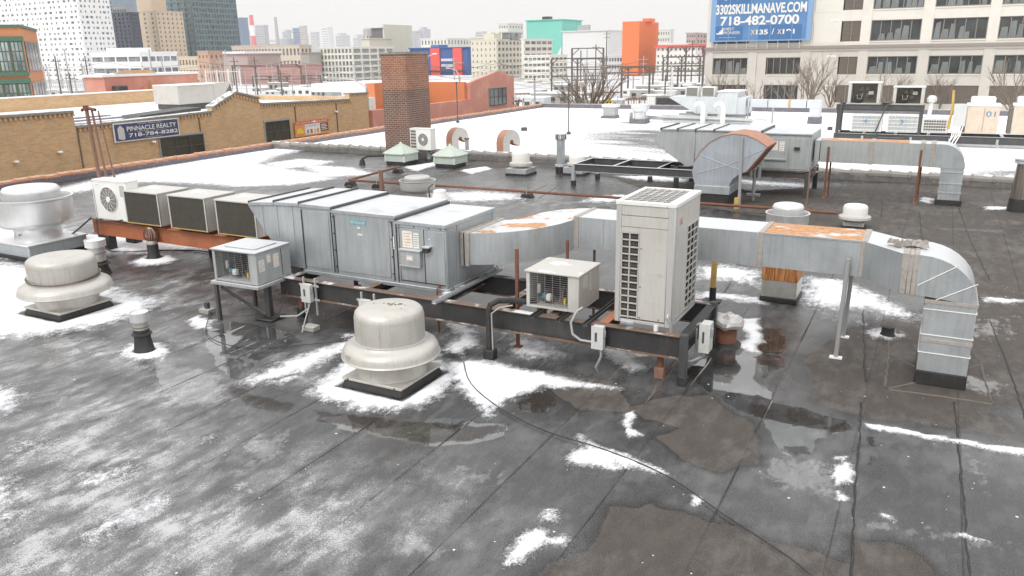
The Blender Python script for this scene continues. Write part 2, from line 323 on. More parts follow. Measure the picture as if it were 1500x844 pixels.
# outlines read off the photograph and carried to the roof plane: (softness in m, strength, points)
SNOW = [
 (.16, 1, [(452,577),(470,556),(500,535),(560,524),(640,528),(668,540),(672,556),(655,578),(620,596),(570,602),(520,598),(480,590)]),
 (.12, 1, [(655,530),(700,527),(770,541),(835,556),(915,571),(860,569),(800,569),(758,582),(728,600),(714,612),(690,588),(668,566)]),
 (.10, 1, [(845,640),(870,655),(930,672),(975,698),(935,690),(885,683),(840,682),(832,670),(850,655)]),
 (.05, 1, [(917,604),(936,604),(924,628),(941,637),(914,641)]),
 (.09, 1, [(772,778),(792,772),(803,786),(836,790),(830,802),(803,796),(792,812),(772,826),(741,824),(755,800)]),
 (.08, .9, [(798,745),(820,748),(812,762),(795,760)]),
 (.06, 1, [(1222,682),(1250,680),(1254,708),(1240,712),(1222,708)]), (.04, 1, [(1225,668),(1240,668),(1240,676),(1226,676)]), (.04, 1, [(1224,718),(1235,716),(1234,734),(1223,732)]),
 (.05, .95, [(1268,622),(1330,632),(1400,645),(1500,658),(1500,668),(1400,652),(1330,640),(1270,628)]),
 (.04, 1, [(1404,781),(1420,784),(1450,795),(1430,794),(1408,790)]), (.04, 1, [(1270,752),(1300,757),(1312,765),(1290,762)]), (.04, 1, [(1010,727),(1024,732),(1030,742),(1018,738)]),
 (.06, 1, [(1085,470),(1116,466),(1113,520),(1080,508),(1092,492)]),
 (.12, .85, [(648,470),(690,472),(700,506),(672,522),(645,515),(665,490)]), (.14, .8, [(733,485),(800,502),(840,520),(780,528),(742,520),(745,500)]),
 (.1, .9, [(880,508),(912,505),(935,525),(950,540),(925,548),(900,530)]),
 (.35, 1, [(-150,470),(-150,360),(30,388),(100,395),(170,425),(235,440),(205,462),(150,478),(60,492),(-60,500)]),
 (.12, 1, [(172,516),(190,505),(235,503),(248,512),(238,524),(200,528),(178,524)]),
 (.14, 1, [(192,384),(215,374),(245,372),(262,380),(240,388),(200,392)]),
 (.1, .95, [(272,470),(290,462),(312,470),(310,482),(285,484)]),
 (.16, .9, [(350,560),(420,528),(500,502),(530,490),(560,500),(500,520),(450,545),(380,566)]), (.1, .8, [(395,560),(440,545),(445,552),(410,566)]),
 (.15, .95, [(500,490),(545,492),(600,500),(640,520),(560,512)]),
 (.3, .9, [(1018,392),(1060,388),(1118,398),(1112,420),(1060,412),(1020,410)]), (.15, .95, [(1015,428),(1060,430),(1115,438),(1125,448),(1070,442),(1015,438)]),
 (.25, .9, [(1180,405),(1240,410),(1300,440),(1345,462),(1330,470),(1270,455),(1190,452),(1170,440)]), (.12, .9, [(1270,485),(1300,480),(1325,492),(1300,500),(1275,496)]),
 (.5, 1, [(60,282),(200,250),(330,228),(430,212),(445,220),(405,230),(385,240),(440,250),(520,258),(430,264),(360,266),(330,272),(240,268),(180,268),(120,282)]), (.3, .75, [(380,240),(440,232),(500,236),(470,244),(400,250)]),
 (.3, .9, [(100,345),(180,340),(330,360),(260,372),(160,372)]), (.4, .9, [(-60,330),(90,330),(110,372),(0,380)]),
 (.3, .9, [(300,262),(400,262),(470,258),(500,262),(430,272),(330,275)]), (.35, .85, [(430,240),(520,245),(560,256),(470,262)]),
 (.15, .9, [(590,245),(640,237),(650,240),(610,252)]), (.12, .9, [(672,250),(710,244),(722,248),(690,256)]),
 (.4, .95, [(640,282),(700,280),(760,284),(770,292),(700,296),(660,296)]), (.3, .9, [(845,297),(870,288),(905,285),(935,288),(900,298)]),
 (.2, .95, [(900,258),(960,258),(1010,263),(1005,268),(930,264)]), (.3, .9, [(1070,262),(1180,270),(1190,276),(1090,272)]),
 (.1, .9, [(1440,436),(1500,440),(1500,446),(1440,444)]), (.1, .95, [(1440,303),(1480,304),(1480,308),(1442,308)]), (.08, .8, [(1350,288),(1372,292),(1368,300),(1345,296)]),
 (.25, .85, [(-40,560),(30,568),(38,580),(20,602),(-40,606)]), (.2, .8, [(120,695),(200,676),(208,684),(160,708),(110,720)]), (.2, .8, [(145,765),(240,722),(248,736),(190,775),(120,798)]),
 (.3, .8, [(-40,690),(20,700),(40,740),(10,775),(-40,780)]), (.25, .6, [(20,640),(90,640),(80,660),(0,690)]), (.15, .7, [(280,640),(318,634),(315,645),(290,650)]), (.12, .7, [(350,710),(372,708),(372,720),(345,722)]),
]
FROST = [(20,760,2.6,.58), (120,640,2.2,.55), (300,760,1.8,.58), (120,520,2.2,.5), (-100,500,3,.5), (250,560,1.6,.36), (560,760,1.1,.42), (430,800,1.0,.5), (620,700,.9,.3), (430,690,1.1,.36), (270,420,1.6,.42), (180,560,1.6,.4), (350,350,3,.4), (560,250,3,.4), (1200,560,.8,.12), (420,540,1.1,.45), (250,440,2.2,.4), (120,330,4,.45), (320,300,4,.5), (520,300,3,.35), (700,540,.7,.35), (800,500,1.4,.4),
 (1250,450,1.2,.4), (1080,410,1.4,.4), (1170,680,.5,.25), (830,650,.5,.3), (790,800,.5,.25), (1480,680,.8,.2), (-100,600,3,.5), (900,300,3,.3), (740,290,3,.4), (880,520,.8,.3), (660,490,.8,.35)]
PUD = [
 (.04, [(325,545),(300,500),(310,478),(345,470),(400,480),(440,500),(400,520),(360,545),(345,560)]),
 (.08, [(196,520),(230,522),(330,545),(350,575),(330,600),(250,600),(205,575)]),
 (.03, [(1000,545),(1045,520),(1078,520),(1110,500),(1135,480),(1150,500),(1150,540),(1120,560),(1130,590),(1180,600),(1240,615),(1240,632),(1200,640),(1190,662),(1150,665),(1130,640),(1115,615),(1080,600),(1040,575)]),
 (.05, [(470,610),(560,600),(620,612),(690,618),(740,625),(735,640),(690,650),(640,655),(600,648),(540,640),(500,630)]),
 (.03, [(750,588),(790,575),(815,590),(800,606),(760,602)]),
 (.10, [(1100,655),(1240,668),(1250,720),(1240,740),(1150,730),(1100,700)]),
 (.08, [(1250,750),(1380,770),(1500,800),(1500,830),(1400,800),(1250,780)]), (.08, [(1405,650),(1440,652),(1460,700),(1465,740),(1430,720),(1410,680)]),
 (.06, [(560,770),(620,780),(680,800),(640,830),(560,815)]), (.1, [(660,670),(740,690),(760,715),(690,720),(640,700)]),
 (.1, [(345,640),(440,620),(440,660),(380,700),(340,690)]), (.2, [(1180,440),(1290,470),(1310,490),(1200,475)]), (.2, [(1350,470),(1500,455),(1500,500),(1380,505)]),
 (.06, [(1375,535),(1410,545),(1480,560),(1470,585),(1410,575),(1380,560)]),
 (.3, [(100,285),(300,280),(420,290),(400,340),(200,335)]), (.05, [(870,495),(930,500),(955,520),(900,530)]),
]
DRY = [
 (.20, [(720,900),(800,840),(870,800),(885,762),(900,745),(935,750),(955,738),(1010,755),(1090,778),(1140,800),(1230,820),(1330,850),(1500,880),(1500,1000),(700,1000)]),
 (.16, [(910,600),(980,580),(1040,580),(1060,600),(1100,620),(1110,650),(1110,680),(1050,690),(1000,672),(960,640),(1000,630)]),
 (.13, [(1250,790),(1330,800),(1390,860),(1250,860)]),
 (.35, [(1060,330),(1300,330),(1600,350),(1600,560),(1440,600),(1500,640),(1280,615),(1200,590),(1180,520),(1240,480),(1430,440),(1380,420),(1200,350)]),
 (.5, [(640,262),(760,240),(900,262),(1010,300),(1200,330),(1600,340),(1600,270),(1400,262),(1100,280),(870,235),(720,225)]),
 (.3, [(780,540),(900,560),(930,600),(850,600),(800,570)]),
]
BROWN_REFL = [(.12, [(225,398),(330,392),(420,425),(560,445),(560,475),(470,485),(430,450),(330,425)]), (.06, [(455,600),(520,606),(580,612),(620,618),(690,626),(738,624),(738,634),(690,646),(640,650),(600,646),(560,640),(520,628),(470,618)]),  # dark equipment reflections in puddles, painted as brown, with wet stains
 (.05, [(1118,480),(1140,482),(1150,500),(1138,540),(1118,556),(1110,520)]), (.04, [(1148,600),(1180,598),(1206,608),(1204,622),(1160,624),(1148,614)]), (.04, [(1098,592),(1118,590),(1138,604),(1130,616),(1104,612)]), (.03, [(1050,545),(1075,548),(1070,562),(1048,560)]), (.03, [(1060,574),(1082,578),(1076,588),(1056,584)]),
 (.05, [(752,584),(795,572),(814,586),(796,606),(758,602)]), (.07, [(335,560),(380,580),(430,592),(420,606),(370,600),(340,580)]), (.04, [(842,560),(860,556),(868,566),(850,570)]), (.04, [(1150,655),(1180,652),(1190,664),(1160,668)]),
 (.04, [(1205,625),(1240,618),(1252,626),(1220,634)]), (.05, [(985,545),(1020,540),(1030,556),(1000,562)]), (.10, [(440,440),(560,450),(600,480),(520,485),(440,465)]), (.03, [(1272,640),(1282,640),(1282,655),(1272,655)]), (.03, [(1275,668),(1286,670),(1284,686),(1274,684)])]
for L in (SNOW,):
    for k in range(len(L)): L[k] = (L[k][0], L[k][1], wpoly(L[k][2]))
for L in (PUD, DRY, BROWN_REFL):
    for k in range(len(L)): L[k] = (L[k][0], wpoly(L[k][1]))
FR = [(*G(x, y)[:2], r, a) for x, y, r, a in FROST]
BASES = [(-6.51,8.54,.53), (-14.03,8.64,.57), (-15.92,12.04,.16), (-10.83,7.76,.13)]
rs = np.random.RandomState(5); LAT = rs.rand(256, 256)
def vn(x, y):
    xi = np.floor(x).astype(int); yi = np.floor(y).astype(int); fx = x-xi; fy = y-yi; fx = fx*fx*(3-2*fx); fy = fy*fy*(3-2*fy)
    a = LAT[xi % 256, yi % 256]; b = LAT[(xi+1) % 256, yi % 256]; c = LAT[xi % 256, (yi+1) % 256]; d = LAT[(xi+1) % 256, (yi+1) % 256]
    return a+(b-a)*fx+(c-a)*fy+(a-b-c+d)*fx*fy
def fbm(x, y, o=4):
    s = 0; a = .5; t = 0
    for k in range(o): s = s+a*vn(x*2**k+17*k, y*2**k+31*k); t += a; a *= .5
    return s/t
def fields(X, Y):
    wx = X+.14*(fbm(X*1.6, Y*1.6)-.5)+.14*(fbm(X*6, Y*6, 5)-.5); wy = Y+.14*(fbm(X*1.6+50, Y*1.6)-.5)+.14*(fbm(X*6+9, Y*6+4, 5)-.5)
    sn = np.zeros(X.shape); pu = sn.copy(); dr = sn.copy(); bw = sn.copy(); fr = sn.copy()
    def box(p, m): return X.max() > p[:,0].min()-m and X.min() < p[:,0].max()+m and Y.max() > p[:,1].min()-m and Y.min() < p[:,1].max()+m
    for s, a, p in SNOW:
        if box(p, 1): sn = np.maximum(sn, a*np.clip(.5-sdf(p, wx, wy)/(3.0*s), 0, 1))
    for L, o in ((PUD, 'p'), (DRY, 'd'), (BROWN_REFL, 'b')):
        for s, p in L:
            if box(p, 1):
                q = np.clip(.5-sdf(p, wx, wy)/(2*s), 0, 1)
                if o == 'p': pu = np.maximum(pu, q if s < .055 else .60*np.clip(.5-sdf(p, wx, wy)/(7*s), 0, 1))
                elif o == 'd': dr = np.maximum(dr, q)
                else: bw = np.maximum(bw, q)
    for u, v, r, a in FR: fr = np.maximum(fr, a*np.exp(-(((X-u)/(r*1.5))**2+((Y-v)/r)**2)*1.1))
    fr = fr*(.55+.9*fbm(X*.8, Y*1.9+7))
    for u, v, r in BASES:
        if r > .5: k = np.clip((np.maximum(abs(X-u), abs(Y-v))-r)/.1, 0, 1)
        else: k = np.clip((np.hypot(X-u, Y-v)-r)/.06, 0, 1)
        sn = sn*k; fr = fr*k
    # far roof under snow
    far = np.clip((Y-30.4)/.3, 0, 1)
    p = wpoly([(850,200),(930,192),(1010,190),(1080,210),(1010,232),(900,212)]); bare = np.clip(.5-sdf(p, wx, wy)/5., 0, 1)*.95*(.2+1.3*fbm(X*.4, Y*1.4))
    p = wpoly([(1190,262),(1500,250),(1500,285),(1190,280)]); bare = np.maximum(bare, np.clip(.5-sdf(p, wx, wy)/2., 0, 1)*.72*(.4+fbm(X*.5, Y*1.6)))
    p = wpoly([(560,225),(700,222),(900,236),(1200,256),(1200,262),(560,232)]); bare = np.maximum(bare, np.clip(.5-sdf(p, wx, wy)/1.2, 0, 1)*.15)
    sn = np.maximum(sn*(1-far), far*(1-bare))
    return [np.clip(a, 0, 1) for a in (sn, fr, pu*(1-far), dr, bw)]
def roofmat():
    m, nt, bs = base('roof_membrane')
    co = objco(nt, world=True)
    sn, fr, pu, dr, bw = [attr(nt, k) for k in ('snow', 'frost', 'puddle', 'dry', 'brown')]
    rot = N(nt, 'ShaderNodeMapping', ins={'Rotation': (0, 0, -AX)}); nt.links.new(co, rot.inputs[0])
    stc = N(nt, 'ShaderNodeMapping', ins={'Scale': (1.9, .85, 1)}); nt.links.new(rot.outputs[0], stc.inputs[0]); st = stc.outputs[0]
    st2 = N(nt, 'ShaderNodeMapping', ins={'Rotation': (0, 0, R(6)), 'Scale': (1.15, .72, 1)}); nt.links.new(rot.outputs[0], st2.inputs[0]); st2 = st2.outputs[0]
    big = noise(nt, co, .55, 7, .62); mid = noise(nt, st, 2.6, 7, .68); fine = noise(nt, co, 42, 4, .75); grit = noise(nt, co, 85, 3, .85); med2 = noise(nt, st2, 6, 9, .74)
    wetc = mixc(nt, rng(nt, big, .42, .58), (.021, .021, .0225), (.053, .0535, .056))
    wetc = mixc(nt, rng(nt, mid, .49, .60, 0, .7), wetc, (.086, .086, .088))
    dryc = mixc(nt, rng(nt, mid, .42, .58), (.060, .044, .033), (.098, .076, .058))
    dryc = mixc(nt, rng(nt, grit, .47, .55, 0, .75), dryc, (.030, .024, .019))
    d2 = rng(nt, ma(nt, 'ADD', dr, ma(nt, 'MULTIPLY', ma(nt, 'SUBTRACT', med2, .5), .30)), .50, .53)
    c = mixc(nt, d2, wetc, dryc)
    brown_refl = rng(nt, ma(nt, 'ADD', bw, ma(nt, 'MULTIPLY', ma(nt, 'SUBTRACT', ma(nt, 'ADD', ma(nt, 'MULTIPLY', med2, .55), ma(nt, 'MULTIPLY', fine, .45)), .5), 4.2)), .50, .66, 0, .92); brown_refl = ma(nt, 'MULTIPLY', brown_refl, rng(nt, bw, .05, .3)); c = mixc(nt, brown_refl, c, (.022, .016, .011))  # painted reflections and wet stains: roof colour pulled to dark brown
    rim = ma(nt, 'MULTIPLY', rng(nt, dr, .02, .42), rng(nt, d2, .5, .0)); c = mixc(nt, ma(nt, 'MULTIPLY', rim, .9), c, (.018, .017, .017))
    c = mixc(nt, rng(nt, grit, .50, .58, 0, .6), c, (.122, .12, .12)); c = mixc(nt, rng(nt, grit, .49, .43, 0, .6), c, (.012, .012, .012))
    # pale silt/salt bloom and tiny crumbs of ice
    c = mixc(nt, ma(nt, 'MULTIPLY', rng(nt, ma(nt, 'ADD', ma(nt, 'MULTIPLY', big, .6), ma(nt, 'MULTIPLY', mid, .4)), .50, .66), .42), c, (.20, .195, .19))
    vo = N(nt, 'ShaderNodeTexVoronoi', ins={'Scale': 2.3, 'Randomness': 1.}); nt.links.new(co, vo.inputs['Vector'])
    vo2 = N(nt, 'ShaderNodeTexVoronoi', ins={'Scale': 4.3, 'Randomness': 1.}); nt.links.new(co, vo2.inputs['Vector']); crumb = ma(nt, 'MAXIMUM', ma(nt, 'LESS_THAN', vo.outputs['Distance'], .034), ma(nt, 'LESS_THAN', vo2.outputs['Distance'], .036))
    # frost: speckle whose cover follows the attribute
    fsum = ma(nt, 'ADD', ma(nt, 'MULTIPLY', fine, .26), ma(nt, 'ADD', ma(nt, 'MULTIPLY', med2, .30), ma(nt, 'MULTIPLY', grit, .44)))
    fr = ma(nt, 'MULTIPLY', fr, rng(nt, noise(nt, st, 1.5, 5, .6), .40, .60, .55, 1.35))
    th = ma(nt, 'SUBTRACT', .664, ma(nt, 'MULTIPLY', fr, .25))
    fdiff = ma(nt, 'SUBTRACT', fsum, th)
    ff = rng(nt, fdiff, -.004, .022)
    soft = ma(nt, 'MULTIPLY', rng(nt, fdiff, -.15, .05), ma(nt, 'MULTIPLY', rng(nt, fr, .05, .4), .8))
    c = mixc(nt, soft, c, (.28, .28, .285))
    c = mixc(nt, ma(nt, 'MULTIPLY', ff, .52), c, (.62, .63, .65))
    ss = ma(nt, 'ADD', sn, ma(nt, 'MULTIPLY', ma(nt, 'SUBTRACT', ma(nt, 'ADD', ma(nt, 'MULTIPLY', med2, .42), ma(nt, 'ADD', ma(nt, 'MULTIPLY', fine, .23), ma(nt, 'MULTIPLY', grit, .35))), .5), 2.8))
    sf = rng(nt, ss, .38, .66)
    sfull = rng(nt, ma(nt, 'ADD', sn, ma(nt, 'MULTIPLY', ma(nt, 'SUBTRACT', fine, .5), .5)), .9, 1.05)
    sf = ma(nt, 'MAXIMUM', sf, sfull)
    sf = ma(nt, 'MULTIPLY', sf, rng(nt, sn, .03, .16))
    sf = ma(nt, 'MAXIMUM', sf, crumb)
    snc = mixc(nt, rng(nt, ma(nt, 'ADD', ma(nt, 'MULTIPLY', fine, .5), ma(nt, 'MULTIPLY', med2, .5)), .42, .58), (.46, .47, .50), (.76, .77, .79)); c = mixc(nt, sf, c, mixc(nt, rng(nt, ma(nt, 'ADD', sn, ma(nt, 'MULTIPLY', ma(nt, 'SUBTRACT', med2, .5), .8)), .70, 1.0), snc, (.87, .875, .89)))
    nt.links.new(c, bs.inputs['Base Color'])
    white = ma(nt, 'MAXIMUM', sf, ma(nt, 'MULTIPLY', ff, .8))
    pe = rng(nt, ma(nt, 'ADD', pu, ma(nt, 'MULTIPLY', ma(nt, 'SUBTRACT', med2, .5), 1.3)), .42, .58)
    pe = ma(nt, 'MULTIPLY', pe, ma(nt, 'SUBTRACT', 1., white, clamp=True))
    r = rng(nt, ma(nt, 'ADD', mid, ma(nt, 'MULTIPLY', ma(nt, 'SUBTRACT', grit, .5), .3)), .3, .7, .20, .46)
    m1 = N(nt, 'ShaderNodeMix', data_type='FLOAT'); nt.links.new(d2, m1.inputs[0]); nt.links.new(r, m1.inputs[2]); m1.inputs[3].default_value = .82
    m2 = N(nt, 'ShaderNodeMix', data_type='FLOAT'); nt.links.new(white, m2.inputs[0]); nt.links.new(m1.outputs[0], m2.inputs[2]); m2.inputs[3].default_value = .8
    m3 = N(nt, 'ShaderNodeMix', data_type='FLOAT'); nt.links.new(pe, m3.inputs[0]); nt.links.new(m2.outputs[0], m3.inputs[2]); m3.inputs[3].default_value = .03
    nt.links.new(m3.outputs[0], bs.inputs['Roughness']); nt.links.new(rng(nt, ma(nt, 'MAXIMUM', brown_refl, ma(nt, 'MULTIPLY', rim, .6)), 0, .9, .5, .06), bs.inputs['Specular IOR Level']); nt.links.new(rng(nt, pe, 0, 1, 1.55, 2.5), bs.inputs['IOR'])
    rough_h = ma(nt, 'ADD', ma(nt, 'MULTIPLY', grit, .10), ma(nt, 'ADD', ma(nt, 'MULTIPLY', fine, .20), ma(nt, 'MULTIPLY', mid, .25)))
    h = ma(nt, 'ADD', rough_h, ma(nt, 'MULTIPLY', sf, 1.0))
    b = N(nt, 'ShaderNodeBump', ins={'Distance': .012}); nt.links.new(h, b.inputs['Height'])
    nt.links.new(rng(nt, pe, 0, 1, .55, .0), b.inputs['Strength']); nt.links.new(b.outputs[0], bs.inputs['Normal'])
    return m
RM = roofmat()
def sheet(name, us, vs, parent, z0=0., lap=True, kind=None):
    X, Y = np.meshgrid(us, vs); F = fields(X, Y)
    nu, nv = len(us), len(vs)
    sn, fr, pu, dr, bw = F
    Z = z0+.022*np.clip(sn*1.3-.2, 0, 1)*(.5+fbm(X*3, Y*3))+.006*(fbm(X*.7, Y*.7)-.5)*(1-np.clip(pu*2, 0, 1))
    if lap: Z = Z+.005*np.clip(1-(X-us[0])/.10, 0, 1)+.0015*fbm(X*9, Y*2)
    P = X[..., None]*U+Y[..., None]*V; P[..., 2] = Z
    me = bpy.data.meshes.new(name)
    idx = (np.arange(nv-1)[:, None]*nu+np.arange(nu-1)[None, :]).ravel()
    fc = np.stack([idx, idx+1, idx+nu+1, idx+nu], 1).astype(np.int32)
    # the overlapping edge turns down to the sheet beside it
    pv = P.reshape(-1, 3); extra = pv[::nu].copy(); extra[:, 2] -= .02; k0 = len(pv); pv = np.vstack([pv, extra])
    j = np.arange(nv-1); lf = np.stack([j*nu, (j+1)*nu, k0+j+1, k0+j], 1).astype(np.int32); fc = np.vstack([fc, lf])
    me.vertices.add(len(pv)); me.vertices.foreach_set('co', pv.astype(np.float32).ravel())
    me.loops.add(fc.size); me.loops.foreach_set('vertex_index', fc.ravel())
    me.polygons.add(len(fc)); me.polygons.foreach_set('loop_start', (np.arange(len(fc))*4).astype(np.int32))
    me.update(calc_edges=True)
    me.polygons.foreach_set('use_smooth', np.r_[np.ones(len(idx), bool), np.zeros(nv-1, bool)])
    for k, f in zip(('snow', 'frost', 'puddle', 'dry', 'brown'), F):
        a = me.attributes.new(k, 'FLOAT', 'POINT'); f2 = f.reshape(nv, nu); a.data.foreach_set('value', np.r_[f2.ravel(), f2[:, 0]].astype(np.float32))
    me.materials.append(RM)
    o = bpy.data.objects.new(name, me); C.objects.link(o); o.parent = parent
    return o
LE, FE, MID = -29.7, 61.8, 30.3      # left edge, far edge, low curb between the roofs
slab = MB(); slab.box(LE-.3, -6, -.5, 16, FE+.3, -.06)
roof = slab.build('near_roof', M['dark_clean'], smooth=False); roof.rotation_euler = (0, 0, AX); roof['kind'] = 'structure'
roofgrp = bpy.data.objects.new('roof_surface', None); C.objects.link(roofgrp); roofgrp['kind'] = 'structure'
nearv = np.concatenate([np.arange(1.5, 13, .035), np.arange(13, 20, .06), np.arange(20, MID+.05, .1)])
edges = [-.42+1.1*k for k in range(-27, 15)]
for k, u0 in enumerate(edges):
    u1 = u0+1.1
    if u0 < LE: u0 = LE
    du = .035 if -12 < u0 < 3 else .055
    vv = nearv if -20 < u0 < 5 else nearv[nearv > 6]
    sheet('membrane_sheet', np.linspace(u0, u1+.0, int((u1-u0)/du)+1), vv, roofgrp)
for k in range(3):
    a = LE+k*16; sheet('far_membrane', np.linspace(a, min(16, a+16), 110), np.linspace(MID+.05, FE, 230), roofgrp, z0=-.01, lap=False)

# lines of old sealant and lap edges on the membrane, each a raised bead of its own
def bead(pts, w_, m, name='sealant_line', z=.012):
    P = [W(*G(x, y)[:2], 0) for x, y in pts]; mb = MB(); rg = []; r_ = random.Random(len(pts)+int(pts[0][0])); Q_ = []
    for i in range(len(P)-1):
        n = max(2, int((P[i+1]-P[i]).length/.12))
        for k in range(n): Q_.append(P[i].lerp(P[i+1], k/n))
    Q_.append(P[-1])
    for i, p in enumerate(Q_):
        d = (Q_[min(i+1, len(Q_)-1)]-Q_[max(i-1, 0)]).normalized(); nx = Vector((-d.y, d.x, 0)); ww = w_*(.6+.8*r_.random()); o = nx*r_.uniform(-.012, .012)
        rg.append([tuple(p+o-nx*ww), tuple(p+o-nx*ww*.4+Vector((0, 0, z))), tuple(p+o+nx*ww*.4+Vector((0, 0, z))), tuple(p+o+nx*ww)])
    mb.loft(rg, cap=False, closed=False); return mb.build(name, m, roofgrp)
SEAL = mat('old_sealant', (.15, .128, .11), .8, 0, .4, (.1, .085, .07), .6, 9, 0); LAPM = mat('lap_grime', (.022, .021, .02), .6, 0, .5, (.09, .08, .07), .6, 9, 0)
for p in ([(1301,498),(1301,530),(1297,568)], [(1303,571),(1380,581),(1454,592)], [(1436,530),(1442,560),(1455,592)], [(1303,520),(1342,538)], [(1299,569),(1340,561)], [(1412,541),(1440,533)], [(1402,512),(1428,520),(1437,533)], [(945,592),(975,545),(1000,510)], [(1176,560),(1185,300)][:0] or [(945,590),(1003,520)], [(800,212+60),(770,285)], [(830,265),(790,290)]): bead(p, .015, SEAL)
for p in ([(1262,590),(1255,690),(1248,800),(1246,850)], [(1398,590),(1408,690),(1420,850)], [(1268,560),(1266,500),(1264,450)], [(1510,640),(1485,560),(1462,500),(1450,470)], [(1293,290),(1291,318)], [(1347,310),(1350,345),(1353,360)], [(1405,305),(1420,350),(1450,410)], [(1080,400),(1060,430)]): bead(p, .014, LAPM, 'lap_edge', .010)
# ------------------------------------------------------------------ air handler on its black frame
def part(name, m, parent, bevel=0, **k): return lambda mb: mb.build(name, m, parent, bevel, **k)
def bx(name, m, parent, *b, bevel=.006): return MB().box(*b).build(name, m, parent, bevel)
def sticker(parent, x, y, z, w, h, m=None, face='-y', lines=4, accent=None):
    o = MB()
    if face == '-y': o.box(x, y-.004, z, x+w, y, z+h)
    else: o.box(x, y, z, x+.004, y+w, z+h)
    s = o.build('sticker', m or M['paper'], parent, smooth=False)
    k = MB()
    for i in range(lines):
        zz = z+h*(.14+.72*i/max(1, lines-1)); t = h*.02; ww = w*(.8 if i % 3 else .6)
        if face == '-y': k.box(x+w*.1, y-.006, zz-t, x+w*.1+ww, y-.004, zz+t)
        else: k.box(x+.004, y+w*.1, zz-t, x+.006, y+w*.1+ww, zz+t)
    k.build('print', M[accent or 'ink'], s, smooth=False)
    return s
def screws(parent, pts, r=.012):
    s = MB()
    for x, y, z in pts: s.box(x-r, y-.006, z-r, x+r, y, z+r)
    s.build('screw_heads', M['dark_clean'], parent, smooth=False)
AH = thing('air_handler', 'long galvanised air handler with snow dusted roof and sloping intake hood on black frame', 'air handler', -6.85, 10.6, .70)
# local x runs along U: right end at 0, left sections negative; y back to 1.62
def ah_section(x0, x1, top, d=1.62, name='cabinet_section'):
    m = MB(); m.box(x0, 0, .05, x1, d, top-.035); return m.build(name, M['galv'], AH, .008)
ah_section(-.97, 0, 1.13); ah_section(-2.33, -.975, 1.21); ah_section(-3.05, -2.335, 1.265)
bx('base_rail', M['galv'], AH, -3.1, -.02, -.02, .02, 1.64, .048)
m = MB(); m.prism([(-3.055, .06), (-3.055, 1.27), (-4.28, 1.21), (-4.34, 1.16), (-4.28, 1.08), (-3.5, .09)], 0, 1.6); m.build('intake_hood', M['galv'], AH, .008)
m = MB()
for x in (-3.25, -3.62, -3.98): m.box(x-.012, -.012, .35 if x > -3.6 else .6, x+.012, 0, 1.2)
m.build('standing_seams', M['galv'], AH)
def lid(x0, x1, z0, z1=None):
    z1 = z0 if z1 is None else z1
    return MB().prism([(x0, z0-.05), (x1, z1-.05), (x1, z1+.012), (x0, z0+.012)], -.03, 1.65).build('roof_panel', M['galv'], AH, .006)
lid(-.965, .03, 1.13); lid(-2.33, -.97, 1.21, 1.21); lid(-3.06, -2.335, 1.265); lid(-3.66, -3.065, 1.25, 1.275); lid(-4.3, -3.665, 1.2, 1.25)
for x, z in ((-.95, 1.165), (-2.33, 1.245), (-3.06, 1.29), (-3.66, 1.275), (-4.28, 1.22)):
    MB().box(x-.022, -.03, z-.03, x+.022, 1.66, z+.022).build('roof_seam', M['dark_clean'], AH, .008)
# doors and panels proud of the cabinet
def panel(x0, z0, x1, z1, name='access_panel', y=-.014, mm='galv'): return MB().box(x0, y, z0, x1, .0, z1).build(name, M[mm], AH, .004)
panel(-2.98, .12, -2.42, 1.17); panel(-2.22, .12, -1.12, 1.13)
p1 = panel(-.9, .12, -.42, 1.02, 'access_door'); p2 = panel(-.405, .12, -.02, 1.02, 'access_door')
panel(-3.02, 1.19, -2.36, 1.235, 'trim'); panel(-2.3, 1.12, -1.0, 1.175, 'trim'); panel(-.95, 1.03, -.01, 1.095, 'trim')
m = MB()
for x in (-3.03, -2.36, -2.29, -1.05, -.965): m.box(x-.006, -.017, .08, x+.006, 0, 1.1 if x > -1.1 else 1.17)
for x in (-.411, -.905): m.box(x-.005, -.016, .1, x+.005, .0, 1.03)
m.box(-.9, -.016, .11, -.02, 0, .118); m.build('panel_joints', M['recess'], AH, smooth=False)
screws(AH, [(x, -.014, z) for x in (-1.07, -2.31) for z in (.2, .5, .8, 1.1)]+[(x, -.012, 1.06) for x in (-.9, -.6, -.3, -.08)])
jb = MB().box(-.86, -.09, .40, -.46, -.015, .66).build('service_box', M['galv_grey'], AH, .008)
MB().box(-.88, -.11, .655, -.44, -.015, .68).build('box_lid', M['galv_grey'], jb, .003); MB().box(-.88, -.10, .385, -.46, -.015, .405).build('box_lip', M['galv'], jb, .002)
sticker(AH, -.72, -.091, .5, .12, .08, lines=2, accent='red')
sticker(AH, -.84, -.015, .70, .20, .28, accent='orange', lines=5); sticker(AH, -.62, -.015, .70, .11, .26, lines=6)
sticker(AH, -1.035, -.016, .64, .025, .22, lines=1); sticker(AH, -1.78, -.016, .93, .06, .03, lines=1); sticker(AH, -1.78, -.016, .81, .1, .035, lines=1, accent='red')
sticker(AH, -.32, -.016, .87, .03, .02, lines=1)
np_ = MB().box(-1.93, -.02, 1.0, -1.59, -.013, 1.085).build('nameplate', M['plate'], AH)
text('nameplate_lettering', 'Mammoth', np_, M['platetext'], -1.84, -.021, 1.015, .05, width=.23, height=.05)
text('nameplate_emblem', '@', np_, M['platetext'], -1.915, -.021, 1.015, .05, width=.055, height=.055)
hd = MB().box(-.4, -.12, .74, -.26, -.012, .765).build('door_handle', M['galv_grey'], AH, .004); MB().prism([(-.39, .66), (-.30, .66), (-.27, .74), (-.39, .74)], -.11, -.013).build('handle_recess', M['recess'], hd)
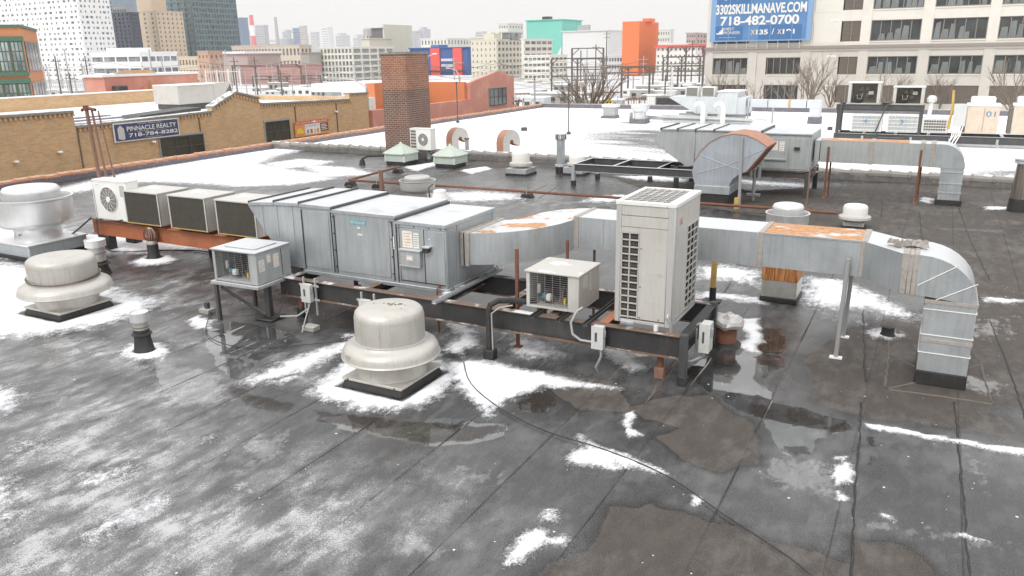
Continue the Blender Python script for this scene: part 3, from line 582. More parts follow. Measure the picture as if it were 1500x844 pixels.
MB().tube([(-.14, .0, .09), (-.14, -.05, .10), (-.14, -.09, .06), (-.14, -.09, -.12)], .018).build('drain_pipe', M['rust'], AH)
MB().tube([(-.14, -.09, -.12), (-.14, -.09, -.7)], .018).build('drain_pipe', M['rust'], AH); MB().cyl(-.14, -.09, -.26, -.21, .03).cyl(-.14, -.09, -.43, -.37, .03).build('pipe_coupling', M['primer'], AH)
m = MB()
for y in (.06, 1.56): m.tube([(.04, y, .06), (.04, y, .02), (.09, y, .02), (.09, y, .07), (.06, y, .09)], .008, 6)
m.build('lifting_hook', M['dark_clean'], AH)
m = MB()
for x in (.004,):
    for y in (.02, .36, 1.56): m.box(0, y, .1, .012, y+.02, 1.1)
m.build('end_seams', M['galv'], AH)
FR_ = thing('steel_platform', 'black painted steel beam frame with rusty flanges carrying the air handler and tall condenser', 'steel frame', -2.72, 10.16, 0)
def ibeam(x0, x1, y, zt, h, par, ax='x', name='beam', web='dark', fl='flange', w=.07, m2=None):
    a = MB(); b = MB()
    if ax == 'x': a.box(x0, y-.012, zt-h+.012, x1, y+.012, zt-.012); b.box(x0, y-w, zt-.014, x1, y+w, zt); b.box(x0, y-w, zt-h, x1, y+w, zt-h+.014)
    else: a.box(y-.012, x0, zt-h+.012, y+.012, x1, zt-.012); b.box(y-w, x0, zt-.014, y+w, x1, zt); b.box(y-w, x0, zt-h, y+w, x1, zt-h+.014)
    o = a.build(name, M[web], par, smooth=False); b.build('flange', M[fl], o, .002); return o
ZT = .72
ibeam(-7.4, -.06, 0.0, ZT, .34, FR_); ibeam(-7.4, -.02, 1.62, ZT, .34, FR_)
ibeam(.06, 1.56, -.02, ZT-.002, .22, FR_, 'y', fl='dark')
for x in (-1.22, -2.05, -2.95, -4.1, -5.5, -7.2): ibeam(.075, 1.545, x, ZT-.004, .16, FR_, 'y', 'cross_beam', fl='primer' if x == -1.22 else 'flange')
for x, y in ((0.0, -.02), (0.0, 1.62)):
    MB().box(x-.05, y-.055, .03, x+.05, y+.055, ZT+.03).build('post', M['dark_clean'], FR_, .005); MB().box(x-.065, y-.07, 0, x+.065, y+.07, .14).build('pitch_collar', M['pitch'], FR_, .01)
for x, y in ((-.36, .1), (-3.0, 1.6), (-5.2, .05), (-7.0, .05), (-7.0, 1.6)):
    MB().cyl(x, y, 0, ZT-.33, .045).build('pipe_leg', M['rust'], FR_); MB().box(x-.07, y-.07, 0, x+.07, y+.07, .17).build('pitch_pocket', M['rust2' if x == -.36 else 'pitch'], FR_, .01)
for i, x in enumerate((-2.24, -1.82, -1.40)):
    o = MB()
    o.box(x-.035, -.22, ZT+.002, x+.035, 1.2, ZT+.012).box(x-.035, -.22, ZT+.012, x-.027, 1.2, ZT+.05).box(x+.027, -.22, ZT+.012, x+.035, 1.2, ZT+.05)
    o.build('strut_channel', M['dark_clean'], FR_)
s = MB(); s.box(-3.95, -.3, ZT+.02, -3.88, 1.9, ZT+.026).box(-3.95, -.3, ZT+.026, -3.944, 1.9, ZT+.062).box(-3.886, -.3, ZT+.026, -3.88, 1.9, ZT+.062)
s.build('strut_channel', M['galv'], FR_)
for x0, x1 in ((-3.75, -3.1), (-2.9, -2.3), (-2.0, -1.3)):
    MB().box(x0, .09, ZT-.2, x1, .30, ZT-.16).build('snow_strip', M['snow'], FR_, .01)
# rusty bars that stick up through and behind the frame
def bar(u, v, z1, z0=0., r=.024, m='rust', lab='', grp='loose rusty pipe stands by the frame', base_=True):
    t = thing('pipe_stand', lab, 'pipe stand', u, v, z0, group=grp)
    MB().box(-r, -r, 0, r, r, z1-z0).build('post', M[m], t, .003)
    if base_: MB().box(-.065, -.05, 0, .065, .05, .045).build('base_plate', M[m], t, .006)
    return t
bar(-5.46, 10.44, 1.62, lab='rusty square post through the frame in front of the curved duct')
bar(-5.28, 11.95, 1.45, lab='thin rusty post standing against the duct behind the small condensing unit', r=.02)
bar(-4.95, 12.35, 1.22, lab='short black post behind the small condensing unit under the duct', r=.018, m='dark_clean')
bar(-5.72, 12.0, 1.05, lab='short black post left of the rusty square post under the curved duct', r=.02, m='dark_clean')

# ------------------------------------------------------------------ tall condenser
VR = thing('tall_condenser', 'tall cream heat pump condenser with black louvre openings and grille top on the frame', 'condenser', -3.77, 10.21, ZT+.06)
Wd, Dp, Ht = .84, 1.22, 1.75
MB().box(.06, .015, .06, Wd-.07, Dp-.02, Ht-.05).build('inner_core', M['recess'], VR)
bx('base_tray', M['cream_grey'], VR, .0, .0, .0, Wd, Dp, .05)
MB().box(-.0, -.012, .0, .075, .06, Ht-.05).build('corner_pillar', M['cream_grey'], VR, .008); MB().box(Wd-.10, -.016, .0, Wd, .10, Ht-.05).build('corner_pillar', M['cream_grey'], VR, .012)
MB().box(Wd-.05, Dp-.06, 0, Wd, Dp, Ht-.05).build('corner_pillar', M['cream_grey'], VR, .008); MB().box(0, Dp-.06, 0, .05, Dp, Ht-.05).build('corner_pillar', M['cream_grey'], VR, .008)
for z0, z1 in ((Ht-.20, Ht-.055), (Ht-.36, Ht-.205)): MB().box(.078, -.004, z0+.003, Wd-.102, .02, z1).build('front_panel', M['cream'], VR, .003)
MB().box(.345, -.004, .07, Wd-.102, .02, Ht-.363).build('front_panel', M['cream'], VR, .004)
g = MB(); nz = 12; zlo, zhi = .09, Ht-.44
xs = (.085, .20, .335)
for x in xs: g.box(x-.008, -.006, zlo-.02, x+.008, .015, zhi+.02)
for k in range(nz+1): z = zlo+(zhi-zlo)*k/nz; g.box(.078, -.006, z-.008, .345, .014, z+.008)
g.box(.078, -.004, zhi+.01, .345, .014, Ht-.363)
g.build('louvre_grid', M['cream'], VR, smooth=False)
sl_ = MB()
for k in range(nz):
    z = zlo+(zhi-zlo)*(k+.45)/nz; sl_.prism([(.013, z-.004), (.03, z+.006), (.03, z+.009), (.013, z-.001)], .09, .33, 'x')
sl_.build('coil_slats', M['coil'], VR, smooth=False)
g = MB(); n2 = 12; y0, y1 = .62, Dp-.06
MB().box(Wd-.02, .10, .07, Wd-.002, .38, Ht-.06).build('side_panel', M['cream'], VR, .003); MB().box(Wd-.02, .385, .07, Wd-.002, .62, Ht-.06).build('side_panel', M['cream'], VR, .003)
MB().box(Wd-.02, .62, Ht-.42, Wd-.002, Dp-.06, Ht-.06).build('side_panel', M['cream'], VR, .003)
for k in range(4): y = y0+(y1-y0)*k/3; g.box(Wd-.012, y-.008, zlo, Wd+.004, y+.008, Ht-.42)
for k in range(n2+1): z = zlo+(Ht-.42-zlo)*k/n2; g.box(Wd-.012, y0, z-.008, Wd+.004, y1, z+.008)
g.build('louvre_grid', M['cream'], VR, smooth=False)
MB().box(0, .06, .06, .02, Dp-.06, Ht-.06).build('side_panel', M['cream'], VR)
MB().box(.02, Dp-.02, .06, Wd-.04, Dp, Ht-.06).build('back_panel', M['cream'], VR)
t = MB(); t.box(-.01, -.02, Ht-.055, .06, Dp+.01, Ht); t.box(Wd-.12, -.02, Ht-.055, Wd+.012, Dp+.01, Ht); t.box(.06, -.02, Ht-.055, Wd-.12, .055, Ht); t.box(.06, Dp-.06, Ht-.055, Wd-.12, Dp+.01, Ht)
t.build('top_frame', M['white'], VR, .006)
gr = MB(); x0, x1, y0, y1 = .06, Wd-.12, .055, Dp-.06
for k in range(1, 6): x = x0+(x1-x0)*k/6; gr.box(x-.006, y0, Ht-.012, x+.006, y1, Ht-.002)
for k in range(1, 8): y = y0+(y1-y0)*k/8; gr.box(x0, y-.006, Ht-.013, x1, y+.006, Ht-.003)
gr.build('top_grille', M['cream'], VR, smooth=False)
fg = MB()
for k in range(44): y = y0+(y1-y0)*(k+.5)/44; fg.box(x0, y-.0045, Ht-.025, x1, y+.0045, Ht-.016)
fg.build('fan_guard_wires', M['conduit'], VR, smooth=False)
fd = MB()
for cy in (.35, .87): fd.lathe([(.0, Ht-.10), (.07, Ht-.10), (.07, Ht-.2)], 16, .39, cy, cap=False)
for cy in (.35, .87):
    for k in range(5):
        a = k*2*math.pi/5; fd.loft([[(.39+.07*math.cos(a), cy+.07*math.sin(a), Ht-.12), (.39+.07*math.cos(a+.5), cy+.07*math.sin(a+.5), Ht-.17)], [(.39+.22*math.cos(a), cy+.22*math.sin(a), Ht-.11), (.39+.22*math.cos(a+.6), cy+.22*math.sin(a+.6), Ht-.17)]], cap=False, closed=False)
fd.build('fan_blades', M['coil'], VR)
text('red_logo', 'LG', VR, M['red'], Wd+.001, .20, Ht-.32, .09, width=.13, height=.085, face='+x')
MB().box(.62, -.008, .72, .68, -.004, .77).build('latch_plate', M['cream_grey'], VR); MB().box(.1, -.04, -.02, .3, .1, .03).build('bottom_bracket', M['galv_grey'], VR, .01)
m = MB()
for z in (.75, 1.1, .33): m.box(.46, -.006, z, Wd-.103, -.003, z+.004)
m.build('panel_creases', M['cream_grey'], VR, smooth=False)
screws(VR, [(x, -.006, z) for x, z in ((.37, .1), (.37, .55), (.37, 1.1), (.65, .1), (.06, .4), (.06, .8), (.06, 1.3), (.77, 1.2), (.77, .5))], .008)
MB().cyl(.62, .0, -.06, .02, .035).build('pipe_stub', M['white'], VR)

# ------------------------------------------------------------------ open condensing units
def cond_unit(name, label, u, v, z, w, d, h, shell, rot=0, oside=-1):
    t = thing(name, label, 'condensing unit', u, v, z, rot)
    s = MB(); s.box(0, .02, 0, w, d, .03); s.box(0, d-.02, .03, w, d, h-.03); s.box(0, .02, .03, .02, d-.02, h-.03)
    s.build('casing', shell, t, .004)
    MB().box(w-.02, .02, .03, w, d-.02, h-.03).build('side_panel', shell, t, .004)
    MB().box(-.02, -.03, h-.03, w+.02, d+.02, h).build('top_panel', shell, t, .008)
    MB().box(0, 0, 0, .055, .02, h-.03).build('front_post', shell, t, .003); MB().box(w-.17, 0, 0, w, .02, h-.03).build('front_post', shell, t, .003)
    MB().box(.055, 0, 0, w-.17, .02, .035).build('front_sill', shell, t, .003)
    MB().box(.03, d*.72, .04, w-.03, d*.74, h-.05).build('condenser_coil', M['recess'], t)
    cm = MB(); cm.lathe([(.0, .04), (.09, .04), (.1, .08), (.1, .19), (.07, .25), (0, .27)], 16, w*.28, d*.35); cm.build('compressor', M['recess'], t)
    MB().lathe([(0, .18), (.03, .19), (.035, .22), (.035, .31), (.02, .33), (0, .34)], 12, w*.16, d*.2).build('receiver', M['alum'], t)
    MB().box(w*.24, d*.12, .12, w*.31, d*.2, .2).build('solenoid_valve', M['blue_part'], t, .01); MB().box(w*.33, d*.1, .1, w*.42, d*.2, .2).build('terminal_box', M['paper'], t, .01)
    MB().box(w*.68, d*.1, .08, w*.71, d*.14, .17).build('tag', M['yellow'], t)
    cp = MB()
    for k in range(5):
        x = w*(.12+.14*k); cp.tube([(x, d*.2, .05), (x+.02, d*.25, .12+.02*k), (x+.08, d*.2, .10+.03*(k % 2)), (x+.12, d*.3, .05)], .009, 6)
    cp.tube([(w*.55, d*.3, .04), (w*.55, d*.3, .3), (w*.6, d*.3, .33), (w*.6, d*.2, .05)], .012, 6); cp.tube([(w*.68, d*.3, .04), (w*.66, d*.28, .28), (w*.6, d*.3, .30)], .010, 6)
    cp.build('copper_pipes', M['flange'], t)
    g = MB()
    for k in range(15): z2 = .05+(h-.11)*k/14; g.box(.055, .006, z2-.0015, w-.17, .010, z2+.0015)
    for k in range(6): x = .06+(w-.235)*k/5; g.box(x-.002, .003, .035, x+.002, .006, h-.035)
    g.build('wire_guard', M['conduit'], t, smooth=False)
    return t
C2 = cond_unit('condensing_unit', 'beige topped open condensing unit on the black frame left of the tall condenser', -5.22, 10.28, ZT+.06, .86, .82, .58, M['cream'])
sticker(C2, .861, .18, .33, .14, .18, face='+x', lines=5); sticker(C2, .861, .42, .25, .07, .28, face='+x', lines=6)
C1 = cond_unit('condensing_unit', 'grey condensing unit on its own black stand left of the air handler', -11.0, 9.48, .72, 1.0, .85, .58, M['galv_grey'], rot=R(2))
sticker(C1, 1.001, .06, .22, .13, .2, face='+x', lines=5); sticker(C1, 1.001, .26, .34, .09, .14, face='+x', lines=3, accent='red'); sticker(C1, 1.001, .42, .22, .13, .24, m=M['paper'], face='+x', lines=5, accent='orange')
m = MB().box(1.0, .62, .04, 1.006, .63, .52).build('panel_joint', M['recess'], C1)
MB().box(.15, .15, .58, .85, .7, .60).build('lid_boss', M['galv_grey'], C1, .02)
ST = thing('unit_stand', 'black angle iron stand with diagonal brace under the grey condensing unit', 'stand', -11.0, 9.48, 0, rot=R(2))
s = MB(); s.box(-.06, -.06, .655, 1.04, .0, .71).box(-.06, .82, .655, 1.04, .88, .71).box(1.0, .0, .655, 1.05, .82, .71).box(-.06, .0, .655, -.01, .82, .71); s.build('top_frame', M['galv_grey'], ST, .004)
for x, y, r in ((.06, -.05, .03), (.06, .84, .03), (.86, .35, .05)): MB().box(x-r, y-r, 0, x+r, y+r, .655).build('leg', M['dark_clean'], ST, .004)
MB().tube([(.12, .0, .6), (.80, .3, .08)], .03, 4).build('brace', M['dark_clean'], ST); MB().box(.66, .15, 0, 1.06, .55, .05).build('pitch_base', M['pitch'], ST, .02)

# ------------------------------------------------------------------ disconnect boxes, conduits
def disc(label, u, v, z, w=.19, h=.32, d=.1, rot=0, frame=True, cond=None, mk='1'):
    t = thing('disconnect_box', label, 'electrical box', u, v, z, rot, 'grey electrical disconnect boxes')
    MB().box(0, -d, 0, w, 0, h).build('enclosure', M['boxgrey'], t, .008); MB().box(-.006, -d-.008, .0, w+.006, -d, h+.012).build('cover', M['boxgrey'], t, .005)
    MB().box(w, -d*.8, h*.55, w+.03, -d*.5, h*.85).build('switch_lever', M['conduit'], t, .004)
    MB().box(w*.3, -d-.011, h*.35, w*.5, -d-.008, h*.75).build('label', M['dark_clean'], t)
    if frame:
        f = MB()
        for x in (-.03, w+.04): f.box(x-.015, 0, -.25, x+.015, .03, h+.1)
        for z2 in (.02, h-.05): f.box(-.12, -.012, z2, w+.13, 0, z2+.035)
        f.build('strut_rack', M['galv_grey'], t)
    for pts, r in (cond or []): MB().tube(pts, r, 8).build('conduit', M['conduit'], t)
    return t
disc('grey switch box on a strut rack between grey condensing unit and air handler', -9.45, 10.05, .38, cond=[([(.1,-.05,0),(.1,-.06,-.12),(-.05,-.2,-.24),(-.35,-.3,-.26)], .018), ([(.14,-.05,0),(.2,-.25,-.2),(.42,-.62,-.34)], .012)])
disc('second grey switch box on a strut rack under the air handler behind the exhaust dome', -8.15, 10.0, .28)
disc('grey switch box hung on the front of the black frame below the tall condenser', -4.02, 10.08, .39, w=.17, h=.34, d=.11, frame=False, cond=[([(.0,-.05,.08),(-.2,-.05,.08),(-.32,-.06,.16),(-.36,-.03,.32),(-.30,.05,.48),(-.24,.12,.52)], .02), ([(.12,-.05,0),(.13,-.06,-.12),(.05,-.05,-.3),(.06,.0,-.38)], .02)])
disc('tall grey switch box at the right end of the frame beside the rusty roof vent', -2.58, 10.62, .42, w=.14, h=.42, d=.22, frame=False, rot=0, cond=[([(.05,-.1,0),(.02,-.12,-.1),(-.1,-.2,-.16),(-.25,-.25,-.14)], .022), ([(-.07,-.1,.3),(-.07,-.1,-.12),(-.12,-.2,-.2)], .015), ([(-.07,-.1,.36),(-.02,-.1,.40)], .015)])
cdt = MB().tube([(0,0,0),(0,-.02,.12),(-.05,-.03,.22),(-.06,.05,.30)], .022, 8).build('conduit_stub', M['conduit']); place(cdt, -2.93, 10.2, ZT); tag(cdt, 'short bent grey conduit at the right foot of the tall condenser', 'conduit')
bk = MB().box(-.13, -.09, 0, .13, .09, .09).build('paver_block', M['concrete'], bevel=.01); place(bk, -9.05, 9.68, 0); tag(bk, 'grey concrete block holding a conduit on the wet roof behind the exhaust dome', 'block')
ip = thing('insulated_pipe', 'black insulated pipe rising from the roof and bending back into the small condensing unit', 'pipe', -5.65, 9.86, 0)
MB().tube([(0, 0, .1), (0, 0, .78), (.02, .03, .86), (.09, .14, .90), (.2, .34, .86), (.3, .44, .84), (.55, .55, .82)], .045, 10).build('insulation', M['pitch'], ip)
MB().tube([(.07, -.02, .05), (.06, -.02, .74), (.12, .1, .8), (.25, .3, .8)], .012, 6).build('drain_line', M['vent_steel'], ip); MB().box(-.08, -.08, 0, .1, .08, .16).build('pitch_pocket', M['pitch'], ip, .015)

# ------------------------------------------------------------------ main duct
DT = thing('main_duct', 'galvanised supply duct curving from the air handler to a riser, one section rust topped', 'duct', -6.85, 11.0, 0)
def rect(x, y, w, z0, z1, dx, dy):   # section across heading (dx,dy)
    nx, ny = -dy, dx
    return [(x+nx*-w/2, y+ny*-w/2, z0), (x+nx*w/2, y+ny*w/2, z0), (x+nx*w/2, y+ny*w/2, z1), (x+nx*-w/2, y+ny*-w/2, z1)]
def duct(name, m, par, secs, bevel=0): return MB().loft([rect(*s) for s in secs]).build(name, M[m], par, bevel, ang=28)
ZB, ZU = 1.27, 1.80
def path(p, a0, a1, rad, n, w, zf):
    out = []; x, y = p; a = a0; st = (a1-a0)/n; L = abs(rad*st)
    for k in range(n+1):
        out.append((x, y, w, *zf(k/n), math.cos(a), math.sin(a)))
        x += L*math.cos(a+st/2); y += L*math.sin(a+st/2); a += st
    return out, (x-L*math.cos(a-st/2), y-L*math.sin(a-st/2))
# local frame of DT: x along U from the air handler face, y along V from v=11.0
MB().box(0, .04, 1.05, .06, 1.36, 1.64).build('duct_collar', M['tape'], DT, .01); MB().box(.06, .06, 1.07, .085, 1.34, 1.62).build('flexible_joint', M['recess'], DT); MB().box(.085, .04, 1.05, .17, 1.36, 1.64).build('duct_collar', M['tape'], DT, .01)
e1 = [(.17, .70, 1.24, 1.08, 1.62, 1, 0), (.30, .70, 1.22, 1.09, 1.63, 1, 0)]
ss, pe_ = path((.30, .70), 0, R(62), .85, 9, 1.0, lambda t: (1.09+.10*t, 1.63+.09*t))
for k, q in enumerate(ss): ss[k] = (q[0], q[1], 1.2-.32*min(1, k/7), *q[3:])
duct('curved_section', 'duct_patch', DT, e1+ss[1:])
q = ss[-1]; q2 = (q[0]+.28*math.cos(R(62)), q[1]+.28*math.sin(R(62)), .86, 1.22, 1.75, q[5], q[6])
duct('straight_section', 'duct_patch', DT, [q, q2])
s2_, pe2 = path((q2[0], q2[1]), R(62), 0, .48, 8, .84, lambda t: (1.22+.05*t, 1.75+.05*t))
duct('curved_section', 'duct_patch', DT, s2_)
ex, ey = s2_[-1][0], s2_[-1][1]
YC = ey
def seg(x0, x1, m, name='duct_section'): return duct(name, m, DT, [(x0, YC, .84, ZB, ZU, 1, 0), (x1, YC, .84, ZB, ZU, 1, 0)])
def band(x, w=.05, m='tape', z0=ZB, z1=ZU, y=None, ww=.84, t=.012): 
    y = YC if y is None else y
    return MB().box(x-w/2, y-ww/2-t, z0-t, x+w/2, y+ww/2+t, z1+t).build('joint_band', M[m], DT, .004)
XR0, XR1 = 4.68, 6.13
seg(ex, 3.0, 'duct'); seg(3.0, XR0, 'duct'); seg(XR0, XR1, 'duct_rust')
band(ex, .09); band(XR0, .08); band(XR1, .09)
m = MB()
for x in (2.1, 2.5, 2.9, 3.3, 3.75, 4.2, 5.0, 5.4, 5.8): m.box(x-.006, YC-.428, ZB+.01, x+.006, YC-.42, ZU-.01)
m.box(XR0, YC-.435, ZU-.015, XR1, YC-.42, ZU+.008)
m.build('stiffening_creases', M['duct'], DT, smooth=False)
# offset piece comes forward and deepens, then the quarter bend down
YF = .60; WD = .92
yj = YF+WD/2
duct('offset_section', 'duct', DT, [(XR1, YC, .84, ZB, ZU, 1, 0), (6.66, yj, WD, 1.27, ZU+.02, 1, 0)])
MB().box(6.66, YF-.012, 1.262, 6.74, YF+WD+.012, ZU+.03).box(6.74, YF-.006, 1.268, 6.80, YF+WD+.006, ZU+.022).box(6.80, YF-.014, 1.26, 6.86, YF+WD+.014, ZU+.032).build('joint_band', M['tape'], DT, .006)
rings = []; ro = .64; xi = 6.98; zc = 1.26
for k in range(10):
    a = math.pi/2*k/9
    ox, oz = xi-.10+(ro+.06)*math.sin(a)*1.03, zc-.06+(ro-.02)*math.cos(a); ix, iz = xi+.0*math.sin(a), zc
    rings.append([(ix, YF, iz), (ox, YF, oz), (ox, YF+WD, oz), (ix, YF+WD, iz)])
m = MB(); m.loft([[(6.86, YF, 1.27), (6.86, YF, ZU+.02), (6.86, YF+WD, ZU+.02), (6.86, YF+WD, 1.27)], rings[0]]); m.loft(rings, cap=False)
m.build('elbow', M['duct'], DT, ang=25)
m = MB(); m.tube([(6.88, YF-.004, 1.40), (7.33, YF-.004, 1.72)], .007, 4); m.tube([(7.12, YF-.004, 1.22), (7.58, YF-.004, 1.50)], .007, 4); m.build('cross_creases', M['paper'], DT)
duct_r = MB().box(7.0, YF+.004, .2, 7.615, YF+WD-.004, 1.205).build('riser', M['duct'], DT, .004)
for z, w_, mm in ((1.17, .05, 'tape'), (.62, .05, 'tape'), (1.08, .012, 'paper'), (.72, .012, 'paper'), (.46, .012, 'paper')):
    MB().box(6.99, YF-.006, z, 7.625, YF+WD+.006, z+w_).build('joint_band', M[mm], DT, .002)
MB().box(6.99, YF-.012, 0, 7.625, YF+WD+.012, .2).build('roof_curb', M['pitch'], DT, .01)
# legs under the run
def angleleg(u, v, zt, label):
    t = thing('duct_support', label, 'support leg', u, v, 0, group='grey pipe legs carrying the duct')
    MB().tube([(0, 0, .02), (.03, .0, zt)], .033, 8).build('leg', M['polegrey'], t); MB().box(-.09, -.05, 0, .09, .05, .025).build('foot', M['white_flat'], t, .003); return t
angleleg(-.93, 12.12, 1.55, 'grey leg in front of the rust topped duct right of the rusty box'); angleleg(-.93, 13.12, 1.27, 'grey leg behind the rust topped duct')
t = thing('duct_support', 'yellow rusted pipe leg with a black base under the duct right of the tall condenser', 'support leg', -3.31, 14.17, 0)
MB().cyl(0, 0, .25, 1.3, .055).build('leg', M['ochre'], t); MB().cyl(0, 0, 0, .27, .065, .062).build('pitch_sleeve', M['pitch'], t); MB().box(-.16, -.12, 0, .16, .12, .02).build('foot', M['pitch'], t)
cl = MB()
rr = random.Random(3)
for k in range(9):
    x, y = rr.uniform(-.22, .22), rr.uniform(-.1, .1); a = rr.uniform(0, 3.1)
    pts = [(x+.11*s_*math.cos(a)+rr.uniform(-.02, .02), y+.08*s_*math.sin(a), .02+rr.uniform(0, .06)) for s_ in (-1, -.3, .4, 1)]
    cl.loft([[(p[0]-.03*math.sin(a), p[1]+.035*math.cos(a), p[2]*.4), (p[0], p[1], p[2]+.02), (p[0]+.03*math.sin(a), p[1]-.035*math.cos(a), p[2]*.4)] for p in pts])
c_ = cl.build('torn_cloth', M['cloth']); place(c_, -.15, 12.0, ZU+.035); tag(c_, 'crumpled grey torn cloth lying on the duct before its last elbow', 'cloth')
# ------------------------------------------------------------------ exhaust fans, vents, skylights and the rest of the near roof
GF = 'white mushroom roof vents'
def mushroom(label, u, v, r, cap, zc, dz, prof, neck, mt='alum', curb=None, rot=0, seam=True, curbm='pitch', group=None, n=56):
    t = thing('exhaust_fan', label, 'exhaust fan', u, v, 0, rot, group)
    prof = [p if p == '|' else (p[0], p[1]-dz) for p in prof]
    k = cap*.98
    MB().loft([[(x*k/2*(1.05 if z == 0 else .96), y*k/2*(1.05 if z == 0 else .96), z) for x, y in ((-1,-1),(1,-1),(1,1),(-1,1))] for z in (0, zc-.03)]).build('roof_curb', M[curbm], t, .012)
    MB().box(-cap/2, -cap/2, zc-.04, cap/2, cap/2, zc).build('curb_cap', M[mt], t, .006)
    MB().lathe(neck, n).build('neck', M[mt], t)
    i = prof.index('|')
    MB().lathe(prof[:i], n).build('skirt', M[mt], t, ang=50); MB().lathe(prof[i+1:], n).build('dome', M[mt], t, ang=50)
    R0 = max(p[0] for p in prof[:i]); zr = [p[1] for p in prof[:i] if p[0] == R0][0]; rv = MB()
    for k in range(24): a = k*math.pi/12; rv.cyl((R0-.05)*math.cos(a), (R0-.05)*math.sin(a), zr+.01, zr+.04, .010, n=6)
    for k in range(3):
        a = k*2.1-1.2; rd_ = prof[i+3][0]+.002; rv.tube([(rd_*math.cos(a), rd_*math.sin(a), prof[i+4][1]), (rd_*math.cos(a), rd_*math.sin(a), prof[i+5][1]-.02)], .0015, 4)
    tag(rv.build('rivets_and_seams', M['flange'], t), kind='stuff')
    return t
fA = mushroom('large cream mushroom exhaust fan with stained dome, ringed by snow before the frame', -6.51, 8.54, .5, 1.02, .15, .09,
    [(.49,.50),(.69,.50),(.705,.515),(.69,.53),(.685,.545),(.68,.60),(.655,.65),(.60,.69),(.54,.71),(.53,.735),'|',(.50,.70),(.515,.72),(.515,.745),(.493,.75),(.493,1.08),(.475,1.15),(.44,1.185),(.40,1.195),(.2,1.205),(0,1.207)],
    [(.50,.15),(.49,.18),(.485,.45)], curb=1.12)
rb = MB(); 
for rr_, zz in ((.508, .655), (.520, .63)): rb.tube([(rr_*math.cos(a), rr_*math.sin(a), zz) for a in [i*2*math.pi/40 for i in range(41)]], .008, 6)
rb.build('clamp_band', M['galv_grey'], fA)
MB().lathe([(.05, 0), (.05, .008), (.042, .01)], 20).build('knockout_cap', M['alum'], fA).matrix_local = Matrix.Translation((-.27, -.63, .51)) @ Matrix.Rotation(R(-70), 4, Vector((math.cos(R(-23)), math.sin(R(-23)), 0)))
st_ = MB()
for k in range(16):
    a = random.uniform(0, 6.3); d = abs(random.gauss(0, .09)); st_.cyl(.05+d*2*math.cos(a)*.9, .1+d*math.sin(a), 1.114, 1.119, random.uniform(.008, .028), n=9)
tag(st_.build('dirt_spots', M['flange'], fA), kind='stuff')
screws(fA, [(x, -.515, .13) for x in (-.4, .4)])
fB = mushroom('cream mushroom exhaust fan with dented dome standing in deep snow at the left', -14.03, 8.64, .5, 1.06, .14, .06,
    [(.58,.44),(.79,.44),(.81,.46),(.80,.48),(.79,.53),(.76,.585),(.68,.63),(.62,.65),(.60,.67),'|',(.60,.64),(.61,.66),(.61,.685),(.585,.69),(.585,.98),(.57,1.05),(.53,1.085),(.47,1.095),(.25,1.105),(0,1.11)],
    [(.53,.14),(.53,.17),(.57,.40)], curb=1.2)
rb = MB()
for k in range(3): rb.tube([((.605+.008*k)*math.cos(a), (.605+.008*k)*math.sin(a), .63+.012*k*(1+math.sin(a*2))) for a in [i*2*math.pi/40 for i in range(41)]], .009, 6)
rb.build('clamp_band', M['flange'], fB)
def upblast(label, u, v, rim, h0, curb, zc, cm, mt='alum2', rot=0, inner=True, scale=1., top=None):
    t = thing('upblast_fan', label, 'exhaust fan', u, v, 0, rot)
    MB().box(-curb/2, -curb/2, .1, curb/2, curb/2, zc).build('curb_box', M[cm], t, .008); MB().box(-curb/2-.02, -curb/2-.02, 0, curb/2+.02, curb/2+.02, .1).build('pitch_base', M['pitch'], t, .01)
    MB().box(-curb/2-.03, -curb/2-.03, zc, curb/2+.03, curb/2+.03, zc+.035).build('curb_cap', M[mt], t, .005)
    s = scale; z = zc+.035
    MB().lathe([(.62*rim, z), (.60*rim, z+.04*s), (.58*rim, z+.16*s), (.60*rim, z+.20*s), (.86*rim, z+.26*s), (.93*rim, z+.30*s), (.965*rim, z+.36*s), (.99*rim, z+.75*s), (1.03*rim, z+.78*s), (1.03*rim, z+.80*s), (.97*rim, z+.80*s), (.94*rim, z+.74*s), (.90*rim, z+.4*s), (.5*rim, z+.34*s)], 56, cap=False).build('wind_band', M[mt], t, ang=40)
    MB().lathe([(.70*rim, z+.36*s), (.72*rim, z+.86*s), (.73*rim, z+.90*s), (.72*rim, z+.94*s), (.66*rim, z+.99*s), (.5*rim, z+1.01*s), (0, z+1.02*s)], 56).build('motor_cover', M[top or mt], t, ang=50)
    return t
fC = upblast('very large spun aluminium exhaust fan with snow on its cap at the left edge', -18.95, 11.25, .86, 0, 1.45, .36, 'galv', scale=1.24)
screws(fC, [(-.4, -.70, .7), (.1, -.52, .55)], .02)
tb = thing('turbine_vent', 'small rusty turbine vent with a black base in front of the orange beam', 'turbine vent', -15.92, 12.04, 0)
MB().lathe([(.17, 0), (.13, .1), (.125, .34)], 24).build('pitch_base', M['pitch'], tb); MB().lathe([(.12, .33), (.12, .40), (.11, .42)], 24).build('collar', M['vent_steel'], tb)
for k in range(20):
    a = k*2*math.pi/20; rg = []
    for j in range(9):
        p = math.pi*(j/8); r0 = .04+.12*math.sin(p); z = .56-.15*math.cos(p); b = a+.25*math.sin(p)
        rg.append([(r0*math.cos(b), r0*math.sin(b), z), ((r0+.006)*math.cos(b+.2), (r0+.006)*math.sin(b+.2), z)])
    MB().loft(rg, cap=False, closed=False).build('turbine_blade', M['rust2'], tb)
MB().lathe([(.06, .42), (.05, .5), (0, .5)], 16).build('hub', M['recess'], tb); MB().lathe([(.06, .70), (.05, .715), (0, .72)], 20).build('top_disc', M['vent_steel'], tb)
